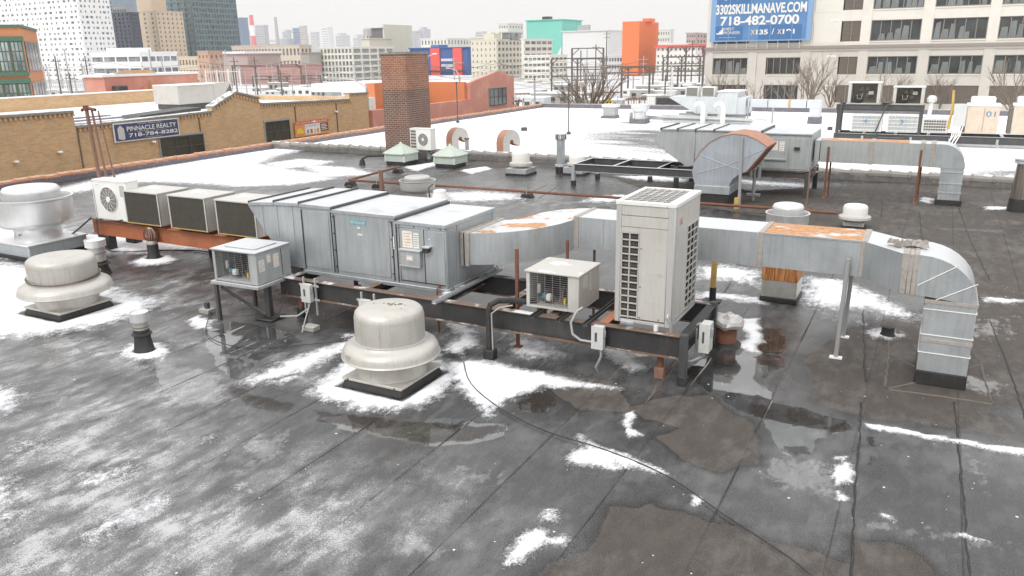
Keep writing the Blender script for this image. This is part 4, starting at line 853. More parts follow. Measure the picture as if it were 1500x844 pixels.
MB().tube([(.165*math.cos(a)*1.0, -.02, .57+.165*math.sin(a)) for a in [R(-30)+i*R(240)/16 for i in range(17)]], .008, 6).build('hoop', M['vent_steel'], tb)
def ventpipe(label, u, v, h, r, cat='vent pipe', mt='vent_steel', base_=.3, ring=True, cap=1.25, capz=.16, group=None, flare=1.35):
    t = thing('vent_pipe', label, cat, u, v, 0, 0, group)
    b = [(r*flare*1.05, 0), (r*flare, .03), (r*1.1, h*base_*.75), (r*1.1, h*base_)]
    if ring: b += [(r*1.1, h*base_*1.02), (r*1.35, h*base_*1.05), (r*1.3, h*base_*1.12), (r*1.08, h*base_*1.16), (r*1.05, h*base_*1.35)]
    MB().lathe(b, 24).build('pitch_sleeve', M['pitch'], t)
    MB().lathe([(r, h*base_), (r, h-capz)], 24).build('pipe', M[mt], t); MB().lathe([(r*1.04, h*.62), (r*1.04, h*.64)], 24).build('joint_ring', M['flange'], t)
    if cap: MB().lathe([(r*1.02, h-capz), (r*cap, h-capz+.01), (r*cap, h), (r*cap*.93, h), (r*cap*.9, h-.02), (0, h-.015)], 24).build('cap', M['alum2'], t)
    return t
vp = ventpipe('short capped vent pipe with black base in front of the left fan and its puddle', -10.83, 7.76, .66, .115, base_=.42)
ventpipe('capped vent pipe partly hidden behind the left mushroom fan', -15.77, 10.53, .78, .17, base_=.3)
vt = MB().lathe([(.14,0),(.12,.02),(.10,.05),(.095,.155),(.07,.17),(0,.17)], 20).build('drain_stub', M['pitch']); place(vt, -.3, 13.5); tag(vt, 'small black drain stub on the roof left of the duct riser', 'drain')
t = thing('roof_vent', 'rusty brown roof vent wrapped in torn foil beside the right end of the frame', 'roof vent', -2.55, 12.0, 0)
MB().lathe([(.26,0),(.24,.02),(.18,.06)], 24).build('pitch_base', M['pitch'], t); MB().lathe([(.165,.04),(.16,.08),(.165,.34),(.155,.36)], 24).build('pipe', M['rust'], t)
rings = []
for z, r in ((.30,.19),(.33,.25),(.38,.27),(.43,.25),(.48,.17),(.49,.0)): rings.append([((r*(1+.13*math.sin(3*a+z*9)+.07*math.sin(7*a)))*math.cos(a), (r*(1+.1*math.sin(4*a)))*math.sin(a), z+.02*math.sin(5*a)) for a in [i*2*math.pi/28 for i in range(28)]])
MB().loft(rings).build('foil_wrap', galv('crumpled_foil', (.5, .46, .43), frost=1., rough=.5), t, ang=20)
# orange beam with condensers
OB = thing('orange_beam', 'red primed steel beam carrying the old condensers at the left', 'steel beam', -18.2, 12.2, 0)
ibeam(0, 7.2, 0, .72, .35, OB, web='primer', fl='primer', w=.09); ibeam(0, 7.2, .72, .72, .35, OB, web='primer', fl='primer', w=.09)
for x, y in ((.45, .0), (.45, .72), (3.4, .72), (6.6, .0)): MB().box(x-.18, y-.12, 0, x+.18, y+.12, .37).build('support_block', M['pitch'], OB, .02)
for x in (1.0, 3.1, 5.0): MB().box(x-.02, .0, .722, x+.02, .72, .76).build('packing_bar', M['ochre'], OB)
m = MB()
for x in (2.2, 4.9): m.box(x-.006, -.085, .39, x+.006, -.012, .7)
m.build('web_stiffener', M['primer'], OB)
def oldcond(u, label, w=1.17):
    t = thing('old_condenser', label, 'condenser', u, 11.98, .80, group='three boxy condensers in a row on the orange beam')
    MB().box(.03, .01, .02, w-.03, .80, .73).build('coil_core', M['coil'], t)
    MB().box(-.01, -.02, .735, w+.01, .88, .77).build('top_panel', M['cream'], t, .006); MB().box(w-.035, 0, 0, w, .86, .735).build('side_panel', M['cream'], t, .004)
    for a, b, c, d in ((0, 0, .035, .735), (w-.035, 0, w, .735)): MB().box(a, -.008, b, c, .03, d).build('corner_post', M['cream'], t, .003)
    MB().box(0, .0, 0, w, .86, .02).build('base_pan', M['ochre'], t, .003)
    MB().box(0, .84, .02, w, .86, .735).build('back_panel', M['cream'], t)
    f = MB()
    for k in range(46): x = .045+(w-.09)*k/45; f.box(x-.002, -.002, .03, x+.002, .01, .725)
    tag(f.build('coil_fins', M['coil'], t, smooth=False), kind='stuff'); return t
oldcond(-16.6, 'boxy condenser on the orange beam next to the white fan unit'); oldcond(-15.1, 'middle boxy condenser of the three on the orange beam'); oldcond(-13.62, 'boxy condenser on the orange beam half behind the intake hood')
def split(label, u, v, z, w, d, h, rot, tall=False, fan=None, grp=None):
    t = thing('fan_unit', label, 'air conditioner', u, v, z, rot, grp)
    MB().box(0, 0, .02, w, d, h).build('casing', M['white'], t, .015); MB().box(-.01, -.01, h-.03, w+.01, d+.01, h+.01).build('top_panel', M['snowcap'], t, .006)
    r, cx, cz = fan
    disc_ = MB().lathe([(r, 0), (r, .008), (0, .009)], 40).build('fan_opening', M['coil'], t); disc_.matrix_local = Matrix.Translation((cx, -.001, cz)) @ Matrix.Rotation(R(90), 4, 'X')
    MB().tube([(cx+r*math.cos(a), -.012, cz+r*math.sin(a)) for a in [i*2*math.pi/36 for i in range(37)]], .009, 6).build('guard_ring', M['white'], t)
    g = MB()
    for k in range(12): a = k*math.pi/6; g.tube([(cx+.22*r*math.cos(a), -.022, cz+.22*r*math.sin(a)), (cx+.65*r*math.cos(a+.12), -.026, cz+.65*r*math.sin(a+.12)), (cx+r*math.cos(a+.2), -.012, cz+r*math.sin(a+.2))], .0045, 5)
    for q in (.45, .6, .72, .84): g.tube([(cx+q*r*math.cos(a), -.02, cz+q*r*math.sin(a)) for a in [i*2*math.pi/30 for i in range(31)]], .0025, 4)
    tag(g.build('guard_wires', M['white'], t), kind='stuff')
    hb = MB().lathe([(r*.24, 0), (r*.24, .02), (r*.2, .03), (0, .03)], 24).build('guard_hub', M['white'], t); hb.matrix_local = Matrix.Translation((cx, -.01, cz)) @ Matrix.Rotation(R(90), 4, 'X')
    for x in (.06, w-.12): MB().box(x, -.03, 0, x+.06, d+.03, .02).build('foot', M['dark_clean'], t)
    return t
sp = split('white fan unit with round grille at the left end of the orange beam', -17.72, 12.02, .78, 1.16, .36, .97, 0, fan=(.30, .52, .52))
g = MB()
for k in range(9): z = .08+.84*k/8; g.box(-.03, .0, z-.008, -.02, .34, z+.008)
for y in (.0, .17, .34): g.box(-.032, y-.006, .06, -.018, y+.006, .94)
tag(g.build('side_grille', M['white'], sp, smooth=False), kind='stuff'); MB().box(-.018, .02, .08, 0, .32, .92).build('side_recess', M['coil'], sp)
MB().box(.96, -.012, .62, 1.13, 0, .88).build('service_cover', M['cream_grey'], sp, .004)
text('small_lettering', 'LENNOX', sp, M['ink'], .1, -.003, .84, .04, width=.1, height=.02)
# masts behind the white fan unit
ms = thing('mast', 'cluster of three tall rusty pipes tied at the top behind the white fan unit', 'mast', -28.0, 19.3, 0)
for k, (a, b, hh, r) in enumerate(((0, 0, 2.75, .075), (.28, .1, 2.7, .045), (.62, .2, 2.66, .035))):
    MB().tube([(a+.05, b, -.1), (a-.08-.12*k, b, hh)], [r, r*.9], 8).build('pipe', M['rust2'], ms)
MB().tube([(-.35, 0, 2.68), (-.1, 0, 2.78), (.3, .1, 2.7)], .06, 8).build('tie_bar', M['rust'], ms); MB().cyl(-.1, 0, 2.68, 2.86, .1).build('clamp', M['rust'], ms)
# skylights
def skylight(u, v, label, w=.98):
    t = thing('skylight', label, 'skylight', u, v, 0, group='green copper skylights')
    h = w/2; z0, z1, z2 = .16, .46, .88
    MB().box(-h*.95, -h*.95, 0, h*.95, h*.95, z0).build('curb', M['pitch'], t, .015)
    for a in range(4):
        rm = Matrix.Rotation(a*math.pi/2, 4, 'Z')
        o = MB().box(-h+.05, -h+.0, z0, h-.05, -h+.03, z1).build('side_panel', M['copper'], t); o.matrix_local = rm
        o = MB().box(-h-.02, -h-.02, z0-.01, -h+.05, -h+.05, z1+.02).build('corner_post', M['copper_line'], t, .006); o.matrix_local = rm
        o = MB().box(-h-.07, -h-.07, z1, h+.07, -h+.04, z1+.05).build('eave', M['copper_line'], t, .006); o.matrix_local = rm
        n = 4
        for k in range(n):
            x0 = -h-.05+(2*h+.1)*k/n; x1 = x0+(2*h+.1)/n
            o = MB().add([(x0, -h-.05, z1+.05), (x1, -h-.05, z1+.05), (0, 0, z2), (x0, -h-.05, z1+.02), (x1, -h-.05, z1+.02), (0, 0, z2-.04)], [(0, 1, 2), (3, 5, 4), (0, 3, 4, 1), (1, 4, 5, 2), (2, 5, 3, 0)]).build('roof_pane', M['copper'], t, smooth=False); o.matrix_local = rm
            o = MB().tube([(x0, -h-.05, z1+.055), (0, 0, z2+.008)], .014, 5).build('glazing_bar', M['copper_line'], t); o.matrix_local = rm
    MB().lathe([(.05, z2-.03), (.06, z2), (.03, z2+.05), (0, z2+.07)], 12).build('finial', M['copper_line'], t); return t
skylight(-20.05, 27.85, 'green copper hipped skylight at the foot of the brick chimney'); skylight(-17.65, 27.95, 'green copper hipped skylight right of the chimney in front of the rusty gooseneck')
# chimney
CH = thing('brick_chimney', 'tall square brick chimney with sooty lower half and stone cap', 'chimney', -21.4, 28.6, 0)
MB().box(0, 0, 0, 1.3, 1.7, 3.05).build('lower_shaft', M['brick_dark'], CH, smooth=False); MB().box(.0, .002, 3.05, 1.3, 1.7, 4.5).build('upper_shaft', M['brick'], CH, smooth=False)
MB().box(-.04, -.05, 4.5, 1.34, 1.75, 4.57).build('stone_cap', M['greytile'], CH, .01); MB().box(.2, .3, 4.57, 1.1, 1.4, 4.59).build('flue_opening', M['recess'], CH)
MB().box(-.02, -.02, 0, 1.32, 1.72, .35).build('flashing', M['curb'], CH, .02)
s2 = split('white air conditioner hung on a bracket beside the brick chimney', -20.1, 28.62, .52, 1.12, .38, .92, R(-4), fan=(.27, .72, .46))
MB().box(.42, -.008, .12, 1.02, 0, .82).build('grille_panel', M['white'], s2, .01)
g = MB()
for k in range(6): z = .1+.13*k; g.box(.06, -.012, z, .34, -.002, z+.09)
tag(g.build('side_louvres', M['coil'], s2, smooth=False), kind='stuff')
br_ = MB(); br_.tube([(.1, 0, -.03), (.1, .5, -.03)], .02, 5).tube([(.9, 0, -.03), (.9, .5, -.03)], .02, 5).tube([(.9, .1, -.03), (.9, .4, -.35)], .02, 5).tube([(.0, .0, -.03), (1.1, 0, -.03)], .02, 5)
br_.build('bracket', M['dark_clean'], s2)
MB().tube([(.2, .1, 0), (.3, 0, -.2), (.1, -.1, -.35), (-.1, -.15, -.1), (-.3, -.1, -.4)], .02, 6).build('pipe_hose', M['conduit'], s2)
# pipes around the chimney
for u, v, h_, r_, lab in ((-19.35, 28.92, .74, .10, 'grey capped pipe stub right of the chimney air conditioner'), (-18.6, 30.9, .85, .09, 'brown pipe stub on the snowy roof left of the first gooseneck'), (-13.35, 30.5, .3, .07, 'tiny pipe stub on the curb behind the vent pipes')):
    t = thing('pipe_stub', lab, 'pipe', u, v, 0); MB().cyl(0, 0, 0, h_-.05, r_).build('pipe', M['galv_grey'], t); MB().cyl(0, 0, h_-.06, h_, r_*1.35).build('cap', M['rust2'], t); MB().cyl(0, 0, 0, .12, r_*1.6, r_*1.2).build('pitch_sleeve', M['pitch'], t)
t = thing('bent_pipe', 'low black bent pipe left of the first green skylight', 'pipe', -21.6, 26.9, 0)
MB().tube([(1.5, .9, .35), (.9, .6, .38), (.35, .2, .38), (.15, .05, .25), (.15, .05, 0)], .05, 8).build('pipe', M['pitch'], t); MB().cyl(.15, .05, 0, .22, .14, .1).build('pitch_sleeve', M['pitch'], t)
b_ = MB().cyl(0, 0, 0, .2, .10, .09).build('pipe_stub', M['pitch']); place(b_, -17.59, 21.3); tag(b_, 'short black pipe stub behind the roof of the air handler', 'pipe')
t = thing('gas_pipe', 'long rust coloured gas pipe on small black blocks crossing the roof behind the duct', 'pipe', 0, 0, 0)
t.location = (0, 0, 0); t.rotation_euler = (0, 0, AX)
MB().tube([(-18.75, 25.9, .20), (-18.45, 22.35, .20)], .042, 8).build('pipe_run', M['rust'], t); MB().tube([(-18.45, 22.35, .20), (-14.5, 22.5, .2), (-10, 22.62, .2), (-4.2, 22.75, .2), (-2.1, 22.7, .2)], .042, 8).build('pipe_run', M['rust'], t)
for u, v in ((-18.7, 25.7), (-18.42, 22.4), (-17.2, 22.4), (-11.4, 22.6), (-7.4, 22.7), (-3.2, 22.75)):
    MB().prism([(u-.22, 0), (u+.22, 0), (u+.14, .13), (u-.14, .13)], v-.12, v+.12).build('pipe_block', M['pitch'], t, .01); MB().tube([(u, v-.06, .1), (u, v-.06, .26), (u, v+.06, .26), (u, v+.06, .1)], .012, 5).build('pipe_clamp', M['alum'], t)
MB().tube([(-7.0, 22.7, .12), (-6.6, 24.0, .1)], .04, 8).build('pipe_branch', M['rust'], t)
t = thing('standpipe', 'upright rusty pipe beside the gas pipe behind the air handler', 'pipe', -16.03, 21.07, 0)
MB().cyl(0, 0, .1, .86, .075).build('pipe', M['rust2'], t); MB().cyl(0, 0, 0, .2, .16, .1).build('pitch_sleeve', M['pitch'], t)
upblast('cream upblast fan with wide rim behind the roof of the air handler', -14.54, 21.0, .58, 0, .7, .10, 'white', mt='cream_grey', scale=.62)
t = thing('blower', 'small white conical blower beside the cream upblast fan', 'exhaust fan', -13.45, 20.6, 0)
MB().lathe([(.34, 0), (.33, .1), (.22, .3), (.2, .42), (.12, .45), (0, .45)], 24).build('housing', M['white'], t); MB().box(-.42, -.1, .05, -.2, .1, .3).build('motor_box', M['cream_grey'], t, .01)
MB().tube([(-.3, -.1, .0), (-.32, -.12, .5), (-.2, -.05, .62)], .02, 5).build('cable', M['rubber'], t)
RFN = upblast('upblast fan with scalloped snow on its lid above a rusty curb behind the duct', -2.2, 14.85, .375, 0, .62, .98, 'vent_steel', mt='alum2', scale=.78)
MB().box(-.318, -.318, .42, .318, .318, 1.0).build('rusty_curb_panel', runs('rust_runs', (.27, .075, .02), (.50, .25, .09)), RFN, .003)
MB().box(-.36, -.36, 1.02, .36, .36, 1.12).build('pink_insulation', M['rusttop'], RFN, .02)
MB().box(-.2, -.42, 1.22, -.06, -.36, 1.36).build('switch_box', M['alum2'], RFN, .006)
def mushvent(label, u, v, r, z, cb, zc, cm='galv'):
    t = thing('mushroom_vent', label, 'roof vent', u, v, 0, group=GF)
    MB().box(-cb/2, -cb/2, .06, cb/2, cb/2, zc).build('curb_box', M[cm], t, .006); MB().box(-cb/2-.02, -cb/2-.02, 0, cb/2+.02, cb/2+.02, .08).build('pitch_base', M['pitch'], t, .006)
    MB().lathe([(r*.75, zc-.01), (r*.7, zc+.06*z), (r*1.25, zc+.12*z), (r*1.33, zc+.16*z), (r*1.30, zc+.30*z), (r*1.08, zc+.36*z)], 40).build('skirt', M['alum'], t, ang=50)
    MB().lathe([(r*1.0, zc+.33*z), (r*1.0, zc+.85*z), (r*.92, zc+.95*z), (r*.8, zc+z), (r*.7, zc+.99*z), (0, zc+.985*z)], 40).build('dome', M['snowcap'], t, ang=50); return t
mushvent('white mushroom vent on a square curb right of the two goosenecks', -13.93, 27.1, .34, .62, .86, .26); mushvent('small white mushroom vent close behind the tall grey flue pipe', -11.95, 27.9, .30, .42, .8, .3)
mushvent('white mushroom vent behind the rust topped duct', -1.59, 21.95, .30, .42, .5, .18, 'vent_steel')
t = thing('flue_pipe', 'tall grey flue pipe with rusty slotted cap on the curb line', 'flue', -12.62, 27.9, 0)
MB().cyl(0, 0, .25, 1.3, .165).build('pipe', M['galv'], t); MB().cyl(0, 0, 0, .27, .2).build('pitch_sleeve', M['pitch'], t); MB().cyl(0, 0, .27, .34, .22).build('storm_collar', M['alum2'], t)
for k in range(14):
    a = k*2*math.pi/14; MB().box(.17, -.022, 1.29, .21, .022, 1.49).build('cap_slat', M['vent_steel' if k % 2 else 'rust2'], t).rotation_euler = (0, 0, a)
MB().cyl(0, 0, 1.46, 1.5, .2).build('cap_lid', M['vent_steel'], t)
def goose(label, u, v, hh, rot=0):
    t = thing('gooseneck_vent', label, 'gooseneck vent', u, v, 0, rot, 'rusty gooseneck vents')
    w = .42; ri, ro = .12, .55; zc = hh-ro
    rings = [[(0, -w/2, 0), (ro-ri, -w/2, 0), (ro-ri, w/2, 0), (0, w/2, 0)]]
    for k in range(13):
        a = math.pi*k/12*1.12
        rings.append([(ro-ro*math.cos(a), -w/2, zc+ro*math.sin(a)), (ro-ri*math.cos(a), -w/2, zc+ri*math.sin(a)), (ro-ri*math.cos(a), w/2, zc+ri*math.sin(a)), (ro-ro*math.cos(a), w/2, zc+ro*math.sin(a))])
    MB().loft(rings, cap=False).build('bent_duct', M['rusttop'], t, ang=28)
    ck = MB()
    for s_ in (-w/2-.004,):
        sec = [(rg[0][0], s_, rg[0][2]) for rg in rings]; sec2 = [(rg[1][0], s_, rg[1][2]) for rg in rings]
        ck.loft([[a, b, (b[0], s_+.003, b[2]), (a[0], s_+.003, a[2])] for a, b in zip(sec, sec2)])
    ck.build('cheek', M['cream'], t, ang=28)
    MB().box(-.02, -w/2-.02, 0, ro-ri+.02, w/2+.02, .14).build('base_collar', M['purple'], t, .01); return t
goose('brown gooseneck vent nearest the chimney on the snowy roof', -20.5, 32.4, 1.1, R(74)); goose('rusty gooseneck vent with cream cheek right of the first gooseneck', -16.95, 30.95, 1.22, R(74))
# curb with clay coping between the roofs, parapets
CB = thing('curb_wall', 'low tarred curb wall with grey coping tiles dividing the two roofs', 'parapet', LE, MID, 0)
L_ = 16-LE
MB().box(0, -.14, -.05, L_, .14, .24).build('wall', M['curb'], CB, smooth=False)
rng_ = random.Random(2); tme = None
for k in range(int(L_/.62)):
    if tme is None: o = MB().lathe([(.155, 0), (.15, .54), (.175, .545), (.175, .62), (.15, .62)], 10).build('coping_tile', M['greytile'], CB); tme = o.data
    else: o = bpy.data.objects.new('coping_tile', tme); C.objects.link(o); o.parent = CB
    o.location = (k*.62, rng_.uniform(-.012, .012), .235+rng_.uniform(-.012, .012)); o.rotation_euler = (0, R(90), 0)
LP = thing('parapet', 'low parapet with orange clay coping tiles along the left roof edge', 'parapet', LE, -6, 0)
MB().box(-.12, 0, -.5, .12, FE+6, .22).build('wall', M['purple'], LP, smooth=False)
tme = None
for k in range(int((FE+6)/.55)):
    if tme is None: o = MB().lathe([(.125, 0), (.12, .46), (.145, .47), (.145, .55), (.12, .55)], 10).build('coping_tile', M['tile'], LP); tme = o.data
    else: o = bpy.data.objects.new('coping_tile', tme); C.objects.link(o); o.parent = LP
    o.location = (rng_.uniform(-.015, .015), (k+1)*.55, .22+rng_.uniform(-.015, .015)); o.rotation_euler = (R(90), 0, 0)
FP = thing('far_parapet', 'low dark parapet with pale coping along the far roof edge', 'parapet', LE, FE, 0)
MB().box(0, -.12, -.5, 60, .12, .30).build('wall', M['purple'], FP, smooth=False); MB().box(0, -.16, .30, 60, .16, .36).build('coping', M['concrete'], FP, .01); MB().box(1.2, -.165, .355, 3.1, -.02, .40).build('snow_cover', M['tile'], FP)
# cables
def cable(pts, label, r=.012, m='rubber', name='cable', sag=0):
    P = [W(u, v, z) for u, v, z in pts]; sm = []
    for i in range(len(P)-1):
        p0 = P[max(i-1, 0)]; p1 = P[i]; p2 = P[i+1]; p3 = P[min(i+2, len(P)-1)]
        for t_ in (0, .25, .5, .75): sm.append(.5*((2*p1)+(p2-p0)*t_+(2*p0-5*p1+4*p2-p3)*t_*t_+(3*p1-p0-3*p2+p3)*t_**3))
    sm.append(P[-1]); o = MB().tube(sm, r, 6).build(name, M[m]); return tag(o, label, 'cable')
z_ = .03
cable([(-5.9, 9.5, z_), (-5.38, 8.84, z_), (-4.6, 8.3, z_), (-3.8, 7.98, z_), (-3.0, 7.86, z_), (-2.17, 7.6, z_), (-1.4, 7.1, z_), (-.5, 6.5, z_), (.2, 5.6, z_)], 'long dark cable running across the wet roof towards the camera', .0075)
cable([(-18.1, 12.1, .78), (-18.6, 11.8, .35), (-19.1, 11.5, .2)], 'black cable from the white fan unit down to the large left fan', .02)
cable([(-17.9, 12.1, .78), (-17.7, 11.95, .35), (-17.3, 11.95, .04), (-16.4, 12.5, .03), (-15.4, 12.9, .03), (-14.2, 12.7, .03), (-13.0, 11.8, .03)], 'black cable hanging off the orange beam and lying on the frosty roof', .018)
cable([(-17.9, 11.98, .79), (-17.2, 11.95, .78), (-16.8, 12.0, .84)], 'short black cable along the top of the orange beam', .016)
cable([(-11.7, 9.7, .04), (-11.0, 9.5, .03), (-10.4, 9.9, .03), (-9.9, 9.75, .1), (-9.9, 10.1, .5)], 'thin cable looping under the black unit stand', .006)
cable([(-11.3, 9.55, .05), (-10.6, 8.8, .03), (-9.9, 8.5, .03), (-9.2, 8.6, .03), (-8.3, 9.3, .03), (-7.9, 9.7, .03)], 'thin black cable curling through the puddle beside the stand', .007)
dp = MB().box(-.12, -.09, 0, .12, .09, .09).build('cable_block', M['concrete'], bevel=.01); MB().box(-.03, -.03, .09, .05, .03, .2).build('fitting', M['dark_clean'], dp); place(dp, -11.45, 9.6); tag(dp, 'small grey block with a black fitting left of the unit stand', 'block')
# patched membrane around the riser curb and stray patches
for (u, v, w_, d_, ro_, lab) in ((.45, 11.9, 2.0, 1.9, 0, 'square roofing patch around the foot of the duct riser'), (.55, 26.9, 2.3, 1.5, 0, 'roofing patch around the far duct riser'), (-2.75, 10.0, 1.5, 1.3, .2, 'dark roofing patch under the right corner of the frame'), (-9.7, 10.0, 1.6, .9, .1, 'dark roofing patch at the stand foot')):
    pass
# ------------------------------------------------------------------ second frame, snorkel, second air handler, far duct
SF = thing('empty_frame', 'empty dark steel frame on short posts left of the big snorkel duct', 'steel frame', -11.0, 25.4, 0)
ibeam(0, 4.7, 0, .76, .26, SF, web='dark_clean', fl='galv_grey', w=.05); ibeam(0, 4.7, 1.75, .76, .26, SF, web='dark_clean', fl='galv_grey', w=.05)
for x in (0, 1.45, 3.0, 4.5): ibeam(.02, 1.73, x, .758, .2, SF, 'y', 'cross_beam', web='dark_clean', fl='galv_grey', w=.04)
for x, y in ((0, 0), (.2, 1.75), (4.6, 0), (4.6, 1.75), (2.2, 1.75)): MB().box(x-.06, y-.06, 0, x+.06, y+.06, .5 if x else .72).build('post', M['galv_grey'], SF); MB().box(x-.07, y-.07, 0, x+.07, y+.07, .18).build('pitch_collar', M['pitch'], SF)
SN_ = thing('snorkel_duct', 'huge grey snorkel duct with rust washed top curving out of a black curb', 'duct', -6.2, 23.5, 0)
DV = 1.35
outer = [(.12, .62), (-.08, .80), (-.12, 1.0), (-.06, 1.3), (.12, 1.62), (.38, 1.88), (.70, 2.06), (1.05, 2.14), (1.4, 2.11), (1.72, 1.99), (2.02, 1.80)]
inner = [(1.0, .62), (1.02, .70), (1.10, .84), (1.25, .97), (1.48, 1.07)]
MB().prism([(.0, .58)]+outer[1:]+inner[::-1][:4]+[(1.0, .58)], 0, DV).build('curved_body', M['hood'], SN_, .004)
def strip(pts, y0, y1, th):
    a = MB(); rg = []
    for i, (x, z) in enumerate(pts):
        p = pts[max(i-1, 0)]; q = pts[min(i+1, len(pts)-1)]; dx, dz = q[0]-p[0], q[1]-p[1]; L = math.hypot(dx, dz); nx, nz = -dz/L, dx/L
        rg.append([(x, y0, z), (x, y1, z), (x+nx*th, y1, z+nz*th), (x+nx*th, y0, z+nz*th)])
    return a.loft(rg)
strip(outer[3:], -.02, DV+.02, .018).build('rusty_top_sheet', M['rusttop'], SN_, ang=40)
MB().prism([(1.50, 1.04), (2.04, 1.78), (2.02, 1.80), (1.47, 1.08)], -.012, DV+.012).build('mouth_rim', M['rust'], SN_)
cr = MB(); cr.tube([(.02, -.004, .95), (.9, -.004, 1.22), (1.98, -.004, 1.76)], .012, 4).tube([(.1, -.004, 1.5), (.8, -.004, 1.25), (1.4, -.004, 1.08)], .012, 4); tag(cr.build('cross_creases', M['hood'], SN_), kind='stuff')
MB().box(-.03, -.03, .36, 1.03, DV+.03, .60).build('base_collar', M['galv'], SN_, .01); MB().box(.0, 0, 0, 1.0, DV, .36).build('roof_curb', M['pitch'], SN_, .02)
t = thing('prop_pole', 'thin grey pole with a rusty foot propping the mouth of the snorkel duct', 'pole', -4.85, 23.4, 0); MB().tube([(0, 0, 0), (-.05, 0, 2.06)], .045, 8).build('pole', M['polegrey'], t); MB().box(-.13, -.1, 0, .0, .06, .32).build('rusty_foot', M['ochre'], t)
t = thing('prop_pole', 'grey pole with cross fitting behind the mouth of the snorkel duct', 'pole', -4.74, 24.84, 0); MB().tube([(0, 0, 0), (0, 0, .95)], .05, 8).build('pole', M['polegrey'], t); MB().box(-.2, -.06, .15, .2, .06, .22).build('fitting', M['galv'], t)
for x in (-.12, .12): MB().cyl(x, 0, .72, 1.05, .07).build('cylinder', M['conduit'], t)
A2 = thing('air_handler', 'second grey air handler with sloping hood standing behind the snorkel duct', 'air handler', -3.3, 25.9, .82)
def a2(x0, x1, z0, z1): MB().box(x0, 0, z0, x1, 2.0, z1).build('cabinet_section', M['galv_grey'], A2, .01); MB().box(x0+.0, -.04, z1, x1-.01, 2.04, z1+.05).build('roof_panel', M['galv'], A2, .008)
a2(-1.5, 0, 0, 1.10); a2(-3.6, -1.51, 0, 1.14); 
MB().prism([(-3.61, 0), (-3.61, 1.15), (-4.75, 1.12), (-5.0, .78), (-4.85, .62), (-3.9, -.02)], 0, 2.0).build('intake_hood', M['galv_grey'], A2, .01); MB().prism([(-4.78, 1.12), (-3.61, 1.15), (-3.61, 1.2), (-4.8, 1.17)], -.03, 2.03).build('roof_panel', M['galv'], A2)
for x in (-1.5, -3.0, -3.6, -4.2, -4.76): MB().box(x-.03, -.04, 1.13, x+.03, 2.05, 1.215).build('roof_seam', M['dark_clean'], A2)
MB().box(-1.45, -.02, .05, -.68, 0, 1.0).build('access_door', M['galv_grey'], A2, .006); MB().box(-.64, -.02, .05, -.06, 0, 1.0).build('access_door', M['galv_grey'], A2, .006)
MB().box(-1.40, -.08, .32, -.72, -.02, .36).build('door_rail', M['galv'], A2); MB().box(-.5, -.1, .66, -.34, -.02, .74).build('door_handle', M['recess'], A2); sticker(A2, -1.30, -.022, .62, .3, .28, accent='orange'); sticker(A2, -.95, -.022, .6, .15, .30)
F2 = thing('steel_platform', 'dark steel frame under the second air handler', 'steel frame', -3.3, 25.95, 0)
ibeam(-4.4, .0, 0, .80, .22, F2, web='dark_clean'); ibeam(-4.4, 0, 1.9, .80, .22, F2, web='dark_clean')
for x, y in ((-.05, 0), (-.05, 1.9), (-4.2, 1.9), (-4.2, 0)): MB().box(x-.07, y-.07, 0, x+.07, y+.07, .80).build('post', M['dark_clean'], F2)
ibeam(.1, 1.8, -.02, .79, .2, F2, 'y', 'cross_beam', web='dark_clean'); 
D2 = thing('far_duct', 'grey duct leaving the second air handler and dropping into a black curb', 'duct', -3.25, 26.2, 0)
for x0, x1 in ((0, .15), (.17, 1.6), (1.62, 3.0)): MB().box(x0, 0, 1.1, x1, .9, 1.76).build('duct_section', M['galv_grey'], D2, .006)
for x in (1.61, 2.98, 3.25): MB().box(x-.06, -.015, 1.085, x+.06, .915, 1.775).build('joint_band', M['tape'], D2)
MB().box(.2, .0, 1.762, 2.6, .8, 1.768).build('rusty_top_sheet', M['duct_rust'], D2)
rings = []
for k in range(9): a = math.pi/2*k/8; rings.append([(3.5, 0, 1.08), (3.5+.62*math.sin(a), 0, 1.08+.68*math.cos(a)), (3.5+.62*math.sin(a), .9, 1.08+.68*math.cos(a)), (3.5, .9, 1.08)])
m = MB(); m.loft([[(3.0, 0, 1.1), (3.0, 0, 1.76), (3.0, .9, 1.76), (3.0, .9, 1.1)], rings[0]]); m.loft(rings, cap=False); m.build('elbow', M['galv'], D2, ang=25)
MB().box(3.52, .01, .15, 4.10, .89, 1.09).build('riser', M['galv'], D2, .006)
for z in (.35, .62, .95): MB().box(3.51, -.005, z, 4.11, .905, z+.03).build('joint_band', M['galv_grey'], D2)
MB().box(3.46, -.05, 0, 4.16, .95, .16).build('roof_curb', M['pitch'], D2, .01)
def twinposts(u, v, lab):
    t = thing('pipe_post_pair', lab, 'support posts', u, v, 0, group='pairs of thin rusty posts beside the far duct')
    MB().box(-.03, -.03, 0, .03, .03, 1.58).build('post', M['rust'], t); MB().box(.02, .5, 0, .07, .55, 1.25).build('post', M['rust'], t); MB().box(-.05, -.1, 0, .05, .65, .04).build('foot_bar', M['rust2'], t)
twinposts(-2.84, 26.15, 'pair of thin rusty posts near the second air handler'); twinposts(-.3, 26.2, 'pair of thin rusty posts near the far duct elbow')
bar(-3.05, 24.0, 1.22, lab='thin rusty rod in front of the second air handler frame', r=.02, m='rust2')
t = thing('steel_flue', 'shiny brown steel flue with a blue banded cap at the right edge', 'flue', 2.3, 26.02, 0)
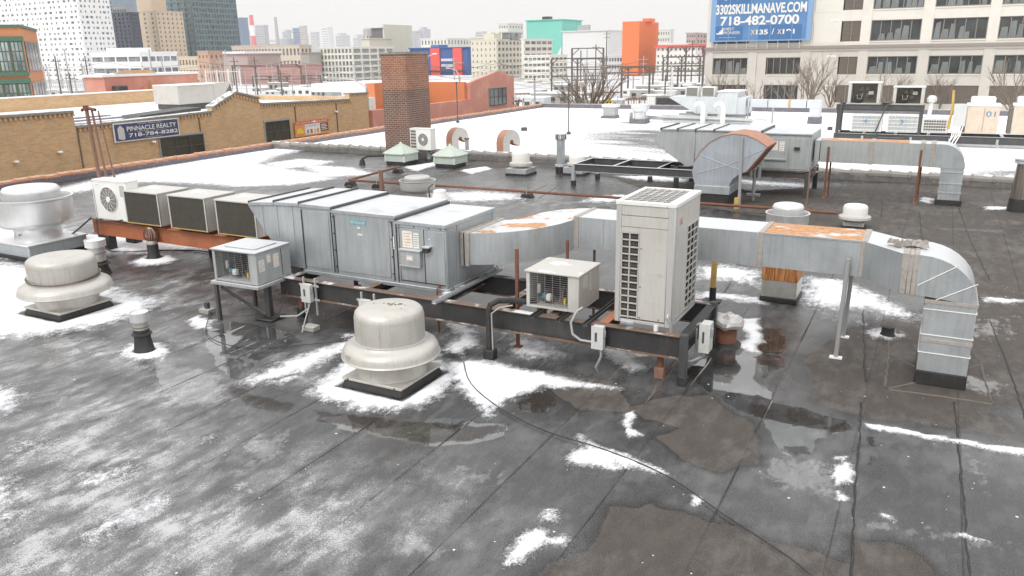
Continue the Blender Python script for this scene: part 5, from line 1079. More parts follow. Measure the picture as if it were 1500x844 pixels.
MB().lathe([(.24, .28), (.2, 1.32)], 24).build('pipe', mat('polished_flue', (.36, .32, .28), .18, .8, .1), t); MB().cyl(0, 0, 0, .36, .28, .25).build('pitch_sleeve', M['pitch'], t); MB().cyl(0, 0, 1.34, 1.40, .27).cyl(0, 0, 1.43, 1.47, .27).build('cap', M['alum2'], t); MB().cyl(0, 0, 1.4, 1.43, .26).build('blue_band', M['plate'], t)
t = MB().cyl(0, 0, 0, .75, .2, .13).build('black_vent', M['pitch']); place(t, 2.55, 23.9); tag(t, 'black tapered vent cut by the right edge of the photo', 'roof vent')
# things on the snowy far roof
def pole(label, u, v, h_, r_=.035, m='dark_clean', name='antenna_pole'):
    t = thing(name, label, 'pole', u, v, 0); MB().tube([(0, 0, 0), (0, 0, h_)], r_, 6).build('shaft', M[m], t); MB().cyl(0, 0, 0, .15, .14, .1).build('base', M['dark_clean'], t); MB().cyl(0, 0, h_, h_+.1, .07).build('tip', M[m], t)
pole('thin dark pole standing in the snow near the middle of the far roof', -18.38, 41.71, 2.7); pole('thin dark pole at the left parapet in front of the pink building', -28.6, 46.4, 2.6)
t = MB().box(-.15, -.15, 0, .15, .15, .22).build('roof_sensor', M['dark_clean'], bevel=.03); place(t, -21.72, 42.73); tag(t, 'tiny dark box alone on the far snow', 'roof vent')
t = MB().box(-.13, -.13, 0, .13, .13, .2).build('roof_sensor', M['dark_clean'], bevel=.03); place(t, -5.3, 48.5); tag(t, 'tiny dark box in the snow left of the far equipment platform', 'roof vent')
t = MB().box(-.15, -.15, 0, .25, .15, .22).build('brick_block', M['greytile'], bevel=.02); place(t, *G(981, 223)[:2]); tag(t, 'lone grey block in the snow behind the snorkel duct', 'block')
t = thing('square_vent', 'small square grey vent in the snow near the far roof corner', 'roof vent', -20.2, 53.1, 0)
MB().box(-.55, -.55, 0, .55, .55, .16).build('pitch_base', M['purple'], t, .02); MB().box(-.42, -.42, .16, .42, .42, .75).build('housing', M['galv_grey'], t, .02); MB().box(-.5, -.5, .75, .5, .5, .95).build('cap', M['white'], t, .03)
t = thing('mushroom_vent', 'white upblast vent with snowy side box near the far roof edge', 'roof vent', -16.88, 49.6, 0)
MB().box(-.5, -.5, 0, .5, .5, .3).build('curb', M['purple'], t, .02); MB().lathe([(.4, .3), (.4, .7), (.55, .85), (.62, 1.2), (.55, 1.22), (.5, 1.0)], 24).build('wind_band', M['alum2'], t); MB().box(-1.3, -.3, .05, -.6, .4, .7).build('side_box', M['white'], t, .04)
def gooseneck(u, v, label):
    t = thing('gooseneck_pipe', label, 'vent pipe', u, v, 0, group='white gooseneck pipes on the far roof')
    MB().tube([(0, 0, 0), (0, 0, 1.1), (-.08, 0, 1.28), (-.25, 0, 1.33), (-.42, 0, 1.27), (-.48, 0, 1.15)], .15, 10).build('pipe', M['white'], t); MB().cyl(0, 0, 0, .08, .35).build('flashing', M['dark_clean'], t)
gooseneck(-12.76, 49.33, 'left white gooseneck pipe in front of the far air handler'); gooseneck(-11.52, 49.23, 'right white gooseneck pipe in front of the far air handler')
for x, lab in ((-12.4, 'left'), (-11.35, 'right')): 
    t = MB().box(-.2, -.1, 0, .2, .1, .45).build('meter_box', M['boxgrey'], bevel=.02); place(t, x-.9, 51.8, .15); tag(t, 'small grey box under the far air handler, the %s one of two' % lab, 'electrical box')
A3 = thing('far_air_handler', 'pale blue grey air handler with pointed hood carrying two condensers, far roof edge', 'air handler', -10.8, 52, 0)
MB().box(-3.1, 0, .5, 0, 2.2, 1.55).build('cabinet', M['pale_duct'], A3, .02); MB().prism([(-3.11, .5), (-3.11, 1.56), (-4.9, 1.56), (-4.95, 1.5)], 0, 2.2).build('intake_hood', M['pale_duct'], A3)
MB().box(-1.75, -.1, .5, -.5, 2.1, 1.86).build('raised_section', M['pale_duct'], A3, .02); MB().box(-1.8, -.15, 1.86, -.4, 2.15, 1.95).build('cap_panel', M['snowcap'], A3, .02)
MB().box(-4.3, .2, .25, 0, .4, .5).build('frame_rail', M['conduit'], A3); MB().box(-4.3, 1.8, .25, 0, 2.0, .5).build('frame_rail', M['conduit'], A3)
for x in (-4.1, -1.9, -.1): MB().box(x-.06, .2, 0, x+.06, .4, .25).build('leg', M['conduit'], A3)
def topcond(u, label):
    t = thing('rooftop_condenser', label, 'condenser', u, 52.3, 1.56, group='small condensers on top of the far air handler')
    MB().box(0, 0, 0, .85, .7, .62).build('casing', M['white'], t, .02)
    for k in range(8): MB().box(.06, -.02, .06+.065*k, .79, 0, .10+.065*k).build('louvre', M['coil'], t)
topcond(-14.75, 'left small louvred condenser on the pointed hood of the far air handler'); topcond(-13.7, 'right small louvred condenser on the far air handler')
D3 = thing('far_duct', 'pale duct running right from the far air handler to a black curb', 'duct', -10.7, 52.2, 0)
for x0, x1 in ((0, .1), (.15, 1.2), (1.25, 2.5), (2.55, 3.5), (3.55, 4.35)): MB().box(x0, 0, .95, x1, .8, 1.42).build('duct_section', M['pale_duct'], D3, .01)
MB().box(2.46, -.02, .93, 2.58, .82, 1.44).build('rusty_joint', M['ochre'], D3); MB().box(3.72, .02, .2, 4.33, .78, .96).build('riser', M['pale_duct'], D3, .01); MB().box(3.66, -.05, 0, 4.4, .85, .42).build('roof_curb', M['purple'], D3, .02)
MB().box(.0, .02, .1, .08, .1, .95).build('leg', M['conduit'], D3); MB().box(1.5, .02, 0, 1.6, .1, .95).build('leg', M['conduit'], D3)
pt = MB()
rr = random.Random(8)
for k in range(7): y = rr.uniform(-.3, .6); pt.tube([(rr.uniform(-6, -4), y, .15+.05*k), (-2, y+rr.uniform(-.1, .1), .14+.05*k), (1.5, y, .1+.04*k)], .05, 6)
o = pt.build('pipe_bundle', M['galv_grey']); place(o, -11.6, 50.6); tag(o, 'bundle of grey pipes lying in front of the far air handler', 'pipes', kind='stuff')
t = thing('square_vent', 'small white capped vent in the snow behind the second air handler', 'roof vent', *G(1113, 189)[:2], 0); MB().box(-.28, -.28, 0, .28, .28, .2).build('curb', M['pitch'], t); MB().box(-.3, -.3, .2, .3, .3, .6).build('housing', M['white'], t, .02); MB().box(-.4, -.4, .6, .4, .4, .7).build('cap', M['white'], t, .02)
# far right platform
PF = thing('equipment_platform', 'dark steel two level platform with air conditioners at the right of the far roof', 'platform', -4.4, 42.0, 0)
ibeam(0, 9.5, 0, .50, .35, PF, web='dark_clean', fl='galv_grey'); ibeam(0, 9.5, 1.6, .50, .35, PF, web='dark_clean', fl='galv_grey')
for x in (0, 1.2, 2.6, 4.0, 5.3, 7, 8.6): ibeam(.02, 1.58, x+.1, .49, .2, PF, 'y', 'cross_beam', web='dark_clean', fl='galv_grey')
ibeam(0, 3.8, .1, 1.85, .28, PF, web='dark_clean', fl='dark_clean'); ibeam(0, 3.8, 1.5, 1.85, .28, PF, web='dark_clean', fl='dark_clean')
for x, y in ((.12, .1), (3.7, .1), (.12, 1.5), (3.7, 1.5)): MB().box(x-.07, y-.07, 0, x+.07, y+.07, 1.6).build('post', M['dark_clean'], PF)
for x in (.1, 1.9, 3.7): ibeam(.12, 1.48, x, 1.84, .15, PF, 'y', 'cross_beam', web='dark_clean', fl='dark_clean')
for x in (1.3, 3.4, 5.0, 6.9, 8.3): MB().box(x-.05, -.1, 0, x+.05, 0, .4).build('leg', M['galv_grey'], PF)
MB().tube([(.2, -.05, 2.1), (.25, -.1, 1.9), (.15, -.1, .4)], .04, 6).build('pipe', M['dark_clean'], PF); MB().tube([(2.5, -.05, 2.0), (2.2, -.1, 1.8), (1.85, -.12, .6), (2.0, -.12, .35), (3.1, -.12, .35), (3.1, -.12, .1)], .035, 6).build('pipe', M['dark_clean'], PF)
def openunit(u, w_, h_, label):
    t = thing('open_fan_unit', label, 'condenser', u, 42.2, 1.9, group='open sided condensers on the upper platform')
    MB().box(0, 0, 0, .14, .9, h_).build('side_panel', M['cream'], t, .01); MB().box(w_-.14, 0, 0, w_, .9, h_).build('side_panel', M['cream'], t, .01); MB().box(-.03, -.03, h_, w_+.03, .93, h_+.05).build('top_panel', M['white'], t, .01)
    MB().box(-.05, -.1, -.05, w_+.05, .9, 0).build('base_pan', M['cream'], t, .01); MB().box(.14, .55, 0, w_-.14, .6, h_).build('inner_wall', M['coil'], t)
    f = MB(); 
    for k in range(4):
        a = k*math.pi/2+.4; f.loft([[(w_/2+.05*math.cos(a), .4, h_*.55+.05*math.sin(a)), (w_/2+.05*math.cos(a+.6), .36, h_*.55+.05*math.sin(a+.6))], [(w_/2+.28*math.cos(a), .42, h_*.55+.28*math.sin(a)), (w_/2+.28*math.cos(a+.8), .34, h_*.55+.28*math.sin(a+.8))]], cap=False, closed=False)
    f.build('fan_blades', M['coil'], t); MB().box(.3, .2, .02, .62, .5, .3).build('compressor', M['pitch'], t, .03); MB().tube([(.4, .15, .4), (.42, .12, .2), (.6, .12, .2), (.62, .15, .38)], .015, 6).build('pipe', M['conduit'], t); MB().box(w_*.62, .25, .4, w_*.78, .4, .55).build('relay_box', M['conduit'], t)
openunit(-3.95, 1.42, .93, 'left open sided condenser on the upper platform against the loft building'); openunit(-1.98, 1.32, .74, 'right lower open sided condenser on the upper platform')
def coilunit(u, w_, h_, z, label, txt=None):
    t = thing('coil_condenser', label, 'condenser', u, 42.05, z, group='grille backed air conditioners on the lower platform')
    MB().box(0, .02, 0, w_, .6, h_).build('casing', M['white'], t, .02)
    for k in range(9): x = .1+(w_-.2)*k/9; MB().box(x, -.02, .08, x+(w_-.2)/9*.72, .02, h_-.08).build('coil_column', M['coil' if txt is None else 'galv_grey'], t)
    for k in range(5): z1 = .1+(h_-.2)*k/4; MB().box(.06, -.04, z1-.012, w_-.06, -.02, z1+.012).build('guard_bar', M['white'], t)
    if txt: text('painted_number', txt, t, M['signblue2'], w_*.42, -.045, h_*.45, .3, height=.22)
coilunit(-3.7, 1.4, .85, .58, 'left grille backed air conditioner under the platform with a blue number', '4'); coilunit(-2.12, 1.42, .87, .58, 'second grille backed air conditioner under the platform', '3'); coilunit(-.62, 1.12, .70, .6, 'smaller grille backed air conditioner right of the platform post')
def cabinet(u, w_, h_, txt, label):
    t = thing('beige_condenser', label, 'condenser', u, 42.0, .66, group='numbered beige condensers')
    MB().box(0, 0, 0, w_, .8, h_).build('casing', mat('peach_enamel', (.66, .55, .44), .45, 0, .05), t, .02); MB().box(w_*.53, -.01, .05, w_*.545, 0, h_-.05).build('panel_joint', M['ink'], t)
    MB().box(-.03, -.03, h_, w_+.03, .83, h_+.12).build('snowy_top', M['snow'], t, .03); MB().box(.1, .1, h_+.12, w_-.2, .7, h_+.42).build('fan_shroud', M['white'], t, .05)
    MB().box(-.15, .05, 0, 0, .75, h_-.1).build('side_coil', M['coil'], t)
    text('painted_number', txt, t, M['signblue2'], w_*.6, -.006, h_*.62, .3, height=.24, width=.36)
cabinet(1.15, 1.28, 1.18, '01', 'beige condenser painted 01 at the right of the platform'); cabinet(2.95, 1.6, 1.2, '02', 'beige condenser painted 02 cut by the right edge')
t = thing('yellow_pipe', 'leaning yellow pipe rising between the air conditioners on the platform', 'pipe', .5, 42.0, .8); MB().tube([(0, 0, 0), (.05, 0, 1.0), (.0, 0, 1.75)], .055, 8).build('pipe', M['ochre'], t)
t = thing('flue_pipe', 'white flue pipe with round cap at the end of the upper platform', 'flue', -.45, 42.2, .6); MB().tube([(0, 0, 0), (.1, 0, 1.0), (.12, 0, 1.4)], .1, 10).build('pipe', M['white'], t); MB().lathe([(.0, 1.35), (.2, 1.4), (.22, 1.55), (.15, 1.68), (0, 1.7)], 16, .12, 0).build('cap', M['alum2'], t)
t = thing('control_panel', 'pale grey control panel with dangling cables left of the beige condensers', 'electrical box', .62, 41.9, .95); MB().box(0, 0, 0, .52, .15, 1.0).build('enclosure', M['boxgrey'], t, .015)
for k in range(5): MB().tube([(.05+.1*k, .05, 0), (.05+.08*k, -.05, -.4), (-.05+.06*k-.1*(k % 2), -.1, -.85)], .03, 6).build('cable', M['white'], t)
# ------------------------------------------------------------------ street, yard and neighbours
ZS = -5.2
gm = MB(); 
gnd = MB().add([(-4100, -58, ZS-.3), (4100, -58, ZS-.3), (4100, 3100, ZS-.3), (-4100, 3100, ZS-.3)], [(0, 1, 2, 3)]).build('ground', mat('snowy_ground', (.62, .62, .63), .85, 0, .1, (.33, .32, .31), .75, .03, 0, spec=.2), smooth=False); gnd['kind'] = 'structure'
asph = mat('wet_asphalt', (.12, .12, .122), .5, 0, .3, (.4, .4, .4), .5, .15, 0)
side = MB().box(-37.9, -60, ZS-.3, -30.1, 130, ZS-.1).build('side_street', asph, smooth=False); side.rotation_euler = (0, 0, AX); side['kind'] = 'structure'
fs = MB().box(-160, 66, ZS-.295, 120, 84, ZS-.12).build('front_street', mat('salted_asphalt', (.38, .37, .365), .7, 0, .3, (.55, .54, .53), .6, .12, 0), smooth=False); fs.rotation_euler = (0, 0, AX); fs['kind'] = 'structure'
pv = MB().box(-160, 84, ZS-.295, 120, 88, ZS+.02).build('pavement', M['concrete'], smooth=False); pv.rotation_euler = (0, 0, AX); pv['kind'] = 'structure'
bw_ = MB().box(LE-.1, -6, ZS-.3, 16, FE+.1, -.52).build('own_building_wall', M['tanbrick'], smooth=False); bw_.rotation_euler = (0, 0, AX); tag(bw_, 'brick walls of the building under the two snowy roofs', 'building')
TB = thing('brick_building', 'long tan brick warehouse across the side street with snowy roof and stepped gable', 'building', -38, 0, 0)
prof = [(-30, ZS), (48.9, ZS), (48.9, 1.72), (46.8, 1.76), (46.75, 1.36), (39.0, 1.55), (37.9, 1.75), (37.85, 1.98), (36.0, 2.38), (34.1, 1.62), (34.05, 1.38), (25.4, 1.22), (25.35, 1.98), (-30, 2.25)]
w1 = MB().prism(prof, -.4, 0, 'x').build('front_wall', M['tanbrick'], TB, smooth=False)
MB().box(-18, -30, 1.0, -.4, 48.9, 1.16).build('roof', M['snow'], TB, smooth=False); MB().box(-18.4, -30, ZS, -18, 48.9, 2.05).build('back_wall', M['tanbrick'], TB, smooth=False); MB().box(-18, 48.5, ZS, -.4, 48.9, 1.5).build('side_wall', M['tanbrick'], TB, smooth=False)
MB().box(-18.5, -30, 2.05, -17.85, 49, 2.12).build('snowy_coping', M['snow'], TB)
def cope(v0, z0, v1, z1, th=.12):
    return MB().prism([(v0, z0), (v1, z1), (v1, z1+th), (v0, z0+th)], -.55, .12, 'x').build('coping', M['greytile'], TB)
for a in ((-30, 2.25, 25.35, 1.98), (25.4, 1.22, 34.05, 1.38), (34.1, 1.62, 36, 2.38), (36, 2.38, 37.9, 1.95), (38, 1.57, 46.75, 1.36), (46.8, 1.76, 48.95, 1.72)): cope(*a)
dn = MB()
for k in range(120):
    v = 20+.24*k
    if v > 47: break
    z = 1.98 if v < 25.3 else (1.2+(v-25.4)*.0185 if v < 34 else (1.62+(v-34.1)*.40 if v < 36 else (2.3-(v-36)*.24 if v < 37.9 else 1.55-(v-38)*.022)))
    dn.box(0, v, z-.16, .08, v+.11, z)
tag(dn.build('dentil_bricks', M['tanbrick'], TB, smooth=False), kind='stuff')
for v, w_ in ((17.0, 1.1), (25, 1.2), (28, 1.2), (31, 1.0)):
    pass
for k, u in enumerate((-3.0, -5.2, -7.4, -10.0)):
    MB().box(u, 5, 1.16, u+.7, 33.5-k*.6, 1.22).build('melted_strip', M['purple'], TB, smooth=False)
MB().prism([(31.0, 1.2), (35.5, 1.2), (35.6, 1.55), (31.2, 1.35)], -4.2, -2.6, 'x').build('dark_canopy', M['dark_clean'], TB)
def win(par, u, v0, v1, z0, z1, name='window', glass='dark_glass', nv=3, nz=2, lint=True):
    f = MB().box(u-.02, v0-.12, z0-.12, u+.06, v1+.12, z1+.14).build(name, M['concrete'], par, smooth=False)
    MB().box(u+.03, v0, z0, u+.07, v1, z1).build('glass', M[glass], f, smooth=False)
    m = MB()
    for k in range(nv+1): y = v0+(v1-v0)*k/nv; m.box(u+.06, y-.03, z0, u+.10, y+.03, z1)
    for k in range(nz+1): z = z0+(z1-z0)*k/nz; m.box(u+.06, v0, z-.03, u+.095, v1, z+.03)
    m.build('glazing_bars', M['dark_clean'], f, smooth=False); return f
M['dark_glass'] = glassm('dark_window_glass', (.05, .06, .05)); M['pale_glass'] = glassm('pale_window_glass', (.30, .34, .35)); M['blue_glass'] = glassm('blue_window_glass', (.12, .19, .24)); M['grey_glass'] = glassm('grey_window_glass', (.20, .22, .23), .15)
win(TB, 0, 30.2, 33.1, -.9, .22); win(TB, 0, 38.2, 40.3, -.8, .45)
ln = MB(); 
for v in (18, 25.4, 33, 41, 45.2): ln.box(0, v, ZS, .05, v+.06, 1.2 if v < 40 else 1.3)
tag(ln.build('brick_joints', M['flange'], TB, smooth=False), kind='stuff')
for v, z in ((22.0, -.1), (24.2, .1), (29.6, .05), (45, .6), (42.5, .1)): MB().box(0, v, z, .25, v+.18, z+.12).build('wall_lamp', M['white_flat'], TB, .03)
SG = thing('company_sign', 'navy sign reading PINNACLE REALTY with a white tower logo on the tan brick wall', 'sign', -37.93, 27.35, .30, rot=R(90))
# sign faces +U: local x along V, local -y towards +U
MB().box(0, -.06, 0, 4.12, 0, .98).build('border', M['white_flat'], SG); fc_ = MB().box(.06, -.075, .06, 4.06, -.055, .92).build('face', M['signblue'], SG)
text('lettering', 'PINNACLE REALTY', fc_, M['white_flat'], .78, -.08, .52, .3, width=3.15, height=.24, off=.012); text('lettering', '718-784-8282', fc_, M['white_flat'], .85, -.08, .20, .3, width=3.15, height=.20, off=.014)
text('lettering', 'Available - Exclusive Agent', fc_, M['white_flat'], 1.5, -.08, .82, .1, width=1.5, height=.07); text('lettering', 'SERVICES', fc_, M['white_flat'], 1.4, -.08, .44, .05, width=.7, height=.04); text('lettering', 'The Real Estate Resource', fc_, M['peach'], 2.2, -.08, .44, .05, width=1.0, height=.04)
text('lettering', 'www.pinnaclereality.com', fc_, M['white_flat'], 1.8, -.08, .10, .05, width=1.1, height=.05)
MB().prism([(.22, .16), (.50, .10), (.62, .16), (.60, .68), (.40, .86), (.22, .68)], -.085, -.075).build('tower_logo', M['boxgrey'], fc_)
BN = thing('shop_banner', 'orange shop banner with a yellow van low on the tan brick wall', 'sign', -37.9, 40.75, -.72, rot=R(90))
MB().box(0, -.05, 0, 3.4, 0, 1.0).build('board', M['orange'], BN); MB().box(.0, -.06, .80, 3.4, -.05, 1.0).build('red_heading', M['red'], BN); text('lettering', 'RIM SERVICE & TIRE REPAIR', BN, M['white_flat'], .1, -.065, .84, .1, width=3.1, height=.11)
MB().box(.95, -.06, .08, 2.45, -.05, .76).build('white_panel', M['white_flat'], BN); MB().box(2.5, -.06, .2, 3.3, -.05, .74).build('dark_panel', M['dark_clean'], BN)
text('lettering', 'OIL CHANGE BRAKES TUNE', BN, M['plate'], 1.0, -.065, .6, .1, width=1.35, height=.09)
for x, c in ((1.1, 'plate'), (1.45, 'red'), (1.8, 'peach'), (2.1, 'orange')): MB().box(x, -.065, .14, x+.22, -.06, .42).build('printed_picture', M[c], BN)
for k in range(4): MB().box(2.58, -.065, .28+.11*k, 3.2-.1*(k % 2), -.06, .33+.11*k).build('printed_line', M['white_flat'], BN)
MB().prism([(.15, .2), (.8, .2), (.8, .38), (.65, .40), (.58, .54), (.3, .54), (.15, .38)], -.065, -.05).build('printed_van', M['yellow'], BN)
AC = thing('rooftop_unit', 'big cream rooftop unit with dark slanted intake on the tan brick building', 'air conditioner', -44.2, 37.0, 1.2, rot=R(90))
MB().box(0, 0, .35, 3.0, 2.4, 1.55).build('casing', M['cream'], AC, .03); MB().prism([(3.0, .35), (3.4, .1), (4.6, 1.0), (4.5, 1.62), (3.0, 1.62)], 0, 2.2).build('intake', M['cream'], AC, .02); MB().prism([(3.45, .15), (4.62, 1.05), (4.5, 1.5), (3.6, .4)], -.03, 0).build('intake_screen', M['coil'], AC)
MB().box(.1, .1, 0, 3.6, 2.2, .35).build('curb', M['dark_clean'], AC); MB().box(0, -.1, 1.55, 3.1, 2.4, 1.6).build('snow_cover', M['snow'], AC, .02)
OBD = thing('orange_building', 'low orange painted building with pipes and a wall air conditioner behind the tan brick warehouse', 'building', -60, 43.2, 0)
MB().box(-2.5, 0, ZS, 0, 9.4, 3.1).build('wall', M['redwall'], OBD, smooth=False); MB().box(-2.6, -.2, 3.1, .1, 9.5, 3.3).build('snowy_parapet', M['snow'], OBD); MB().prism([(.8, 3.2), (1.6, 3.55), (4.4, 3.6), (5.4, 3.2)], -.2, -.05, 'x').build('gable', M['tanbrick'], OBD)
MB().tube([(.4, 1.2, 1.6), (.4, 3.4, 1.5), (.4, 3.5, 2.2)], .25, 8).build('orange_pipe', M['orangewall'], OBD); MB().box(.0, .6, 1.9, .8, 1.5, 2.4).build('motor', M['dark_clean'], OBD, .05); MB().box(.0, 4.6, 1.2, .08, 5.6, 2.2).build('door', M['rusttop'], OBD); MB().box(0, 7.2, 1.4, .4, 8.0, 2.1).build('wall_unit', M['white'], OBD, .03)
MB().tube([(.15, 4.2, 1.0), (.15, 4.2, 2.7)], .06, 6).build('pipe', M['ochre'], OBD)
# pink building with stepped gable and orange annex
PB = thing('salmon_building', 'salmon painted building with stepped gable and barred window beyond the snowy roof', 'building', -38, 64.0, 0)
MB().prism([(0, ZS), (8.6, ZS), (8.6, 2.25), (7.3, 2.35), (6.9, 2.75), (5.2, 2.80), (3.2, 2.45), (1.0, 2.1), (0, 1.9)], -.4, 0, 'x').build('front_wall', M['redwall'], PB, smooth=False)
MB().box(-14, 0, ZS, -.4, 8.6, 1.7).build('body', M['redwall'], PB, smooth=False); MB().box(-14, 0, 1.7, -.4, 8.6, 1.78).build('snowy_roof', M['snow'], PB); win(PB, 0, 3.5, 6.8, -.35, 1.2, nv=4, nz=2, glass='grey_glass')
PA = thing('orange_annex', 'long orange wall and yard building behind the brick chimney with pipes on its face', 'building', -38, 49.4, 0)
MB().box(-.4, 0, ZS, 0, 14.6, .45).build('low_wall', M['redwall'], PA, smooth=False); MB().box(-6, 7.0, ZS, -5, 14.6, 2.15).build('back_wall', M['orangewall'], PA, smooth=False); MB().box(-5, 14.2, ZS, -.4, 14.6, 2.0).build('side_wall', M['orangewall'], PA, smooth=False)
MB().box(-20, 0, ZS, -5, 7, 1.0).build('white_side_building', M['white_flat'], PA, smooth=False); MB().box(-12, 7, 1.4, -6, 14.6, 2.1).build('snowy_roof', M['snow'], PA)
MB().tube([(-4.6, 8.0, .3), (-4.4, 12.2, .45), (-4.4, 12.4, 1.2)], .28, 8).build('orange_pipe', M['orangewall'], PA); MB().box(-4.9, 9, .2, -4.2, 13, .5).build('duct', M['orangewall'], PA); MB().tube([(-4.7, 10, .2), (-4.7, 10, 2.0)], .06, 6).build('pipe', M['rust'], PA); MB().box(-4.9, 12.6, .3, -4.3, 14, 1.1).build('cabinet', M['redwall'], PA)

# ------------------------------------------------------------------ loft building on the right
LB = thing('loft_building', 'cream loft building with wide dark windows, louvres and a brown band, filling the right background', 'building', 0, 130, 0)
LM = mat('cream_render', (.74, .71, .65), .85, 0, .04, (.45, .42, .37), .25, .4, .15); LM2 = mat('beige_render', (.60, .57, .52), .85, 0, .04, (.4, .37, .33), .25, .4, .15)
x0L, x1L = -33.6, 30
bays = [(-32.5, -27.1, 'w'), (-25.75, -24.3, 'p'), (-24.2, -19.3, 'w'), (-17.85, -13.95, 'p'), (-13.8, -11.35, 'l'), (-10.0, -3.5, 'w'), (-2.1, 4.55, 'w'), (5.85, 12.6, 'w'), (14.0, 20.6, 'w'), (22, 28.6, 'w')]
rows = [(-5.0, -3.6, -1, 's'), (-3.45, -.93, 0, LM2), (.62, 3.12, 1, LM2), (5.25, 8.1, 2, LM), (9.6, 12.4, 3, LM), (13.9, 16.6, 4, LM)]
MB().box(x0L+.3, .8, ZS-.3, x1L, 22, 18).build('interior', M['dark_clean'], LB, smooth=False)
MB().box(x0L, .0, ZS-.3, x0L+.3, 24, 18).build('side_wall', LM, LB, smooth=False)
prev = x0L
for a, b, k in bays+[(x1L, x1L, 'e')]:
    if a-prev > .3 or prev == x0L:
        MB().box(prev, -.12, ZS-.3, a, .8, 4.0).build('pier', LM2, LB, smooth=False); MB().box(prev, -.12, 4.75, a, .8, 18).build('pier', LM, LB, smooth=False)
    prev = b
zz = [ZS-.3]+[q for r in rows[1:] for q in (r[0], r[1])]+[18]
for i in range(0, len(zz), 2):
    a, b = zz[i], zz[i+1]
    if a < 4.2 < b: MB().box(x0L, .0, a, x1L, .8, 4.0).build('spandrel', LM2, LB, smooth=False); MB().box(x0L, 0, 4.75, x1L, .8, b).build('spandrel', LM, LB, smooth=False)
    else: MB().box(x0L, .0, a, x1L, .8, b).build('spandrel', LM2 if b < 4 else LM, LB, smooth=False)
MB().box(x0L-.2, -.45, 4.35, x1L, .8, 4.75).build('band_course', mat('brown_band', (.32, .28, .26), .7), LB, smooth=False); MB().box(x0L-.1, -.2, 4.0, x1L, .8, 4.35).build('band_course', LM2, LB, smooth=False)
LG_ = mat('louvre_brown', (.21, .18, .155), .7); bag = mat('pale_bales', (.62, .68, .68), .7, 0, .1); fr_m = mat('window_frame_brown', (.25, .225, .20), .6)
M['loft_glass'] = glassm('loft_glass', (.10, .115, .115), .06, see=.72)
rr = random.Random(11)
for z0, z1, ri, lm in rows[1:]:
    for bi, (a, b, k) in enumerate(bays):
        if k == 'w' and ri == 0 and bi in (5, 6, 7): k = 'l'
        if k == 'w':
            f = MB(); f.box(a, .18, z0, b, .34, z0+.14).box(a, .18, z1-.12, b, .34, z1).box(a, .18, z0+.14, a+.12, .34, z1-.12).box(b-.12, .18, z0+.14, b, .34, z1-.12)
            w_ = f.build('window', fr_m, LB, smooth=False); MB().box(a-.05, -.1, z0-.16, b+.05, .2, z0-.02).build('sill', LM, w_, smooth=False)
            n = 5
            for q in range(1, n): x = a+(b-a)*q/n; MB().box(x-.06, .16, z0+.14, x+.06, .32, z1-.12).build('mullion', fr_m, w_, smooth=False)
            for q in range(n):
                xa = a+.1+(b-a-.2)*q/n; xb = a+.1+(b-a-.2)*(q+1)/n; MB().box(xa, .24, z0+.13, xb-.02, .27, z1-.12).build('pane', M['loft_glass'], w_, smooth=False)
            if bi > 4 or ri > 1 or bi == 0:
                s = MB(); x = a+.2
                while x < b-.7:
                    wd = rr.uniform(.6, 1.1); hh = rr.uniform(.35, .9)*(z1-z0)
                    if rr.random() < .8: s.prism([(x, z0+.14), (x+wd, z0+.14), (x+wd*rr.uniform(.85, 1), z0+hh), (x+wd*rr.uniform(.1, .3), z0+hh*rr.uniform(.9, 1.05))], .38, .75)
                    x += wd+rr.uniform(0, .4)
                tag(s.build('stacked_bales', bag, w_), kind='stuff')
        elif k == 'l':
            w_ = MB().box(a, .15, z0, b, .3, z1).build('louvre_panel', LG_, LB, smooth=False); s = MB(); n = 16
            for q in range(n): z = z0+(z1-z0)*q/n; s.prism([(.06, z), (.16, z+.03), (.16, z+.11)], a+.05, b-.05, 'x')
            tag(s.build('louvre_blades', LG_, w_, smooth=False), kind='stuff'); MB().box((a+b)/2-.06, .03, z0, (a+b)/2+.06, .15, z1).build('mullion', fr_m, w_, smooth=False)
        elif k == 'p':
            MB().box(a+.04, -.03, z0-.2, b-.04, .3, z1+.1).build('blocked_window', LM if ri > 1 else LM2, LB, smooth=False)
            if b-a > 2 and ri < 4: 
                pl = MB().box(a+2.2, -.07, z1-.05 if ri else z1-.2, a+3.6, -.03, z1+.25 if ri else z1+.05).build('wall_plate', M['white_flat'], LB, smooth=False)
                text('plate_lettering', ['BAY 1', 'BAY 2', 'BAY 3', 'BAY 4'][ri] if False else 'ENTRY', pl, M['boxgrey'], a+2.5, -.075, z1-.0 if ri else z1-.12, .12, width=.8, height=.1)
BNR = thing('billboard', 'large blue leasing banner reading 3302SKILLMANAVE.COM on the corner of the loft building', 'sign', -32.95, 129.2, 5.55)
MB().box(0, 0, 0, 14.9, .25, 8.4).build('edge_frame', M['signedge'], BNR, smooth=False)
bf = MB().box(.8, -.04, .25, 14.2, 0, 8.2).build('banner_face', M['signblue2'], BNR, smooth=False)
for a, b, c, d in ((.8, .25, 5.0, 2.3), (7.4, .25, 13.6, 2.3), (.85, 5.3, 6.0, 8.0)): MB().box(a, -.06, b, c, -.04, d).build('darker_panel', mat('deeper_blue_vinyl', (.045, .17, .40), .55), bf, smooth=False)
WT = M['white_flat']
text('lettering', '3302SKILLMANAVE.COM', bf, WT, .75, -.1, 4.0, 1, width=13.3, height=1.45, off=.03); text('lettering', '718-482-0700', bf, WT, 1.5, -.1, 2.35, 1, width=11.6, height=1.35, off=.03)
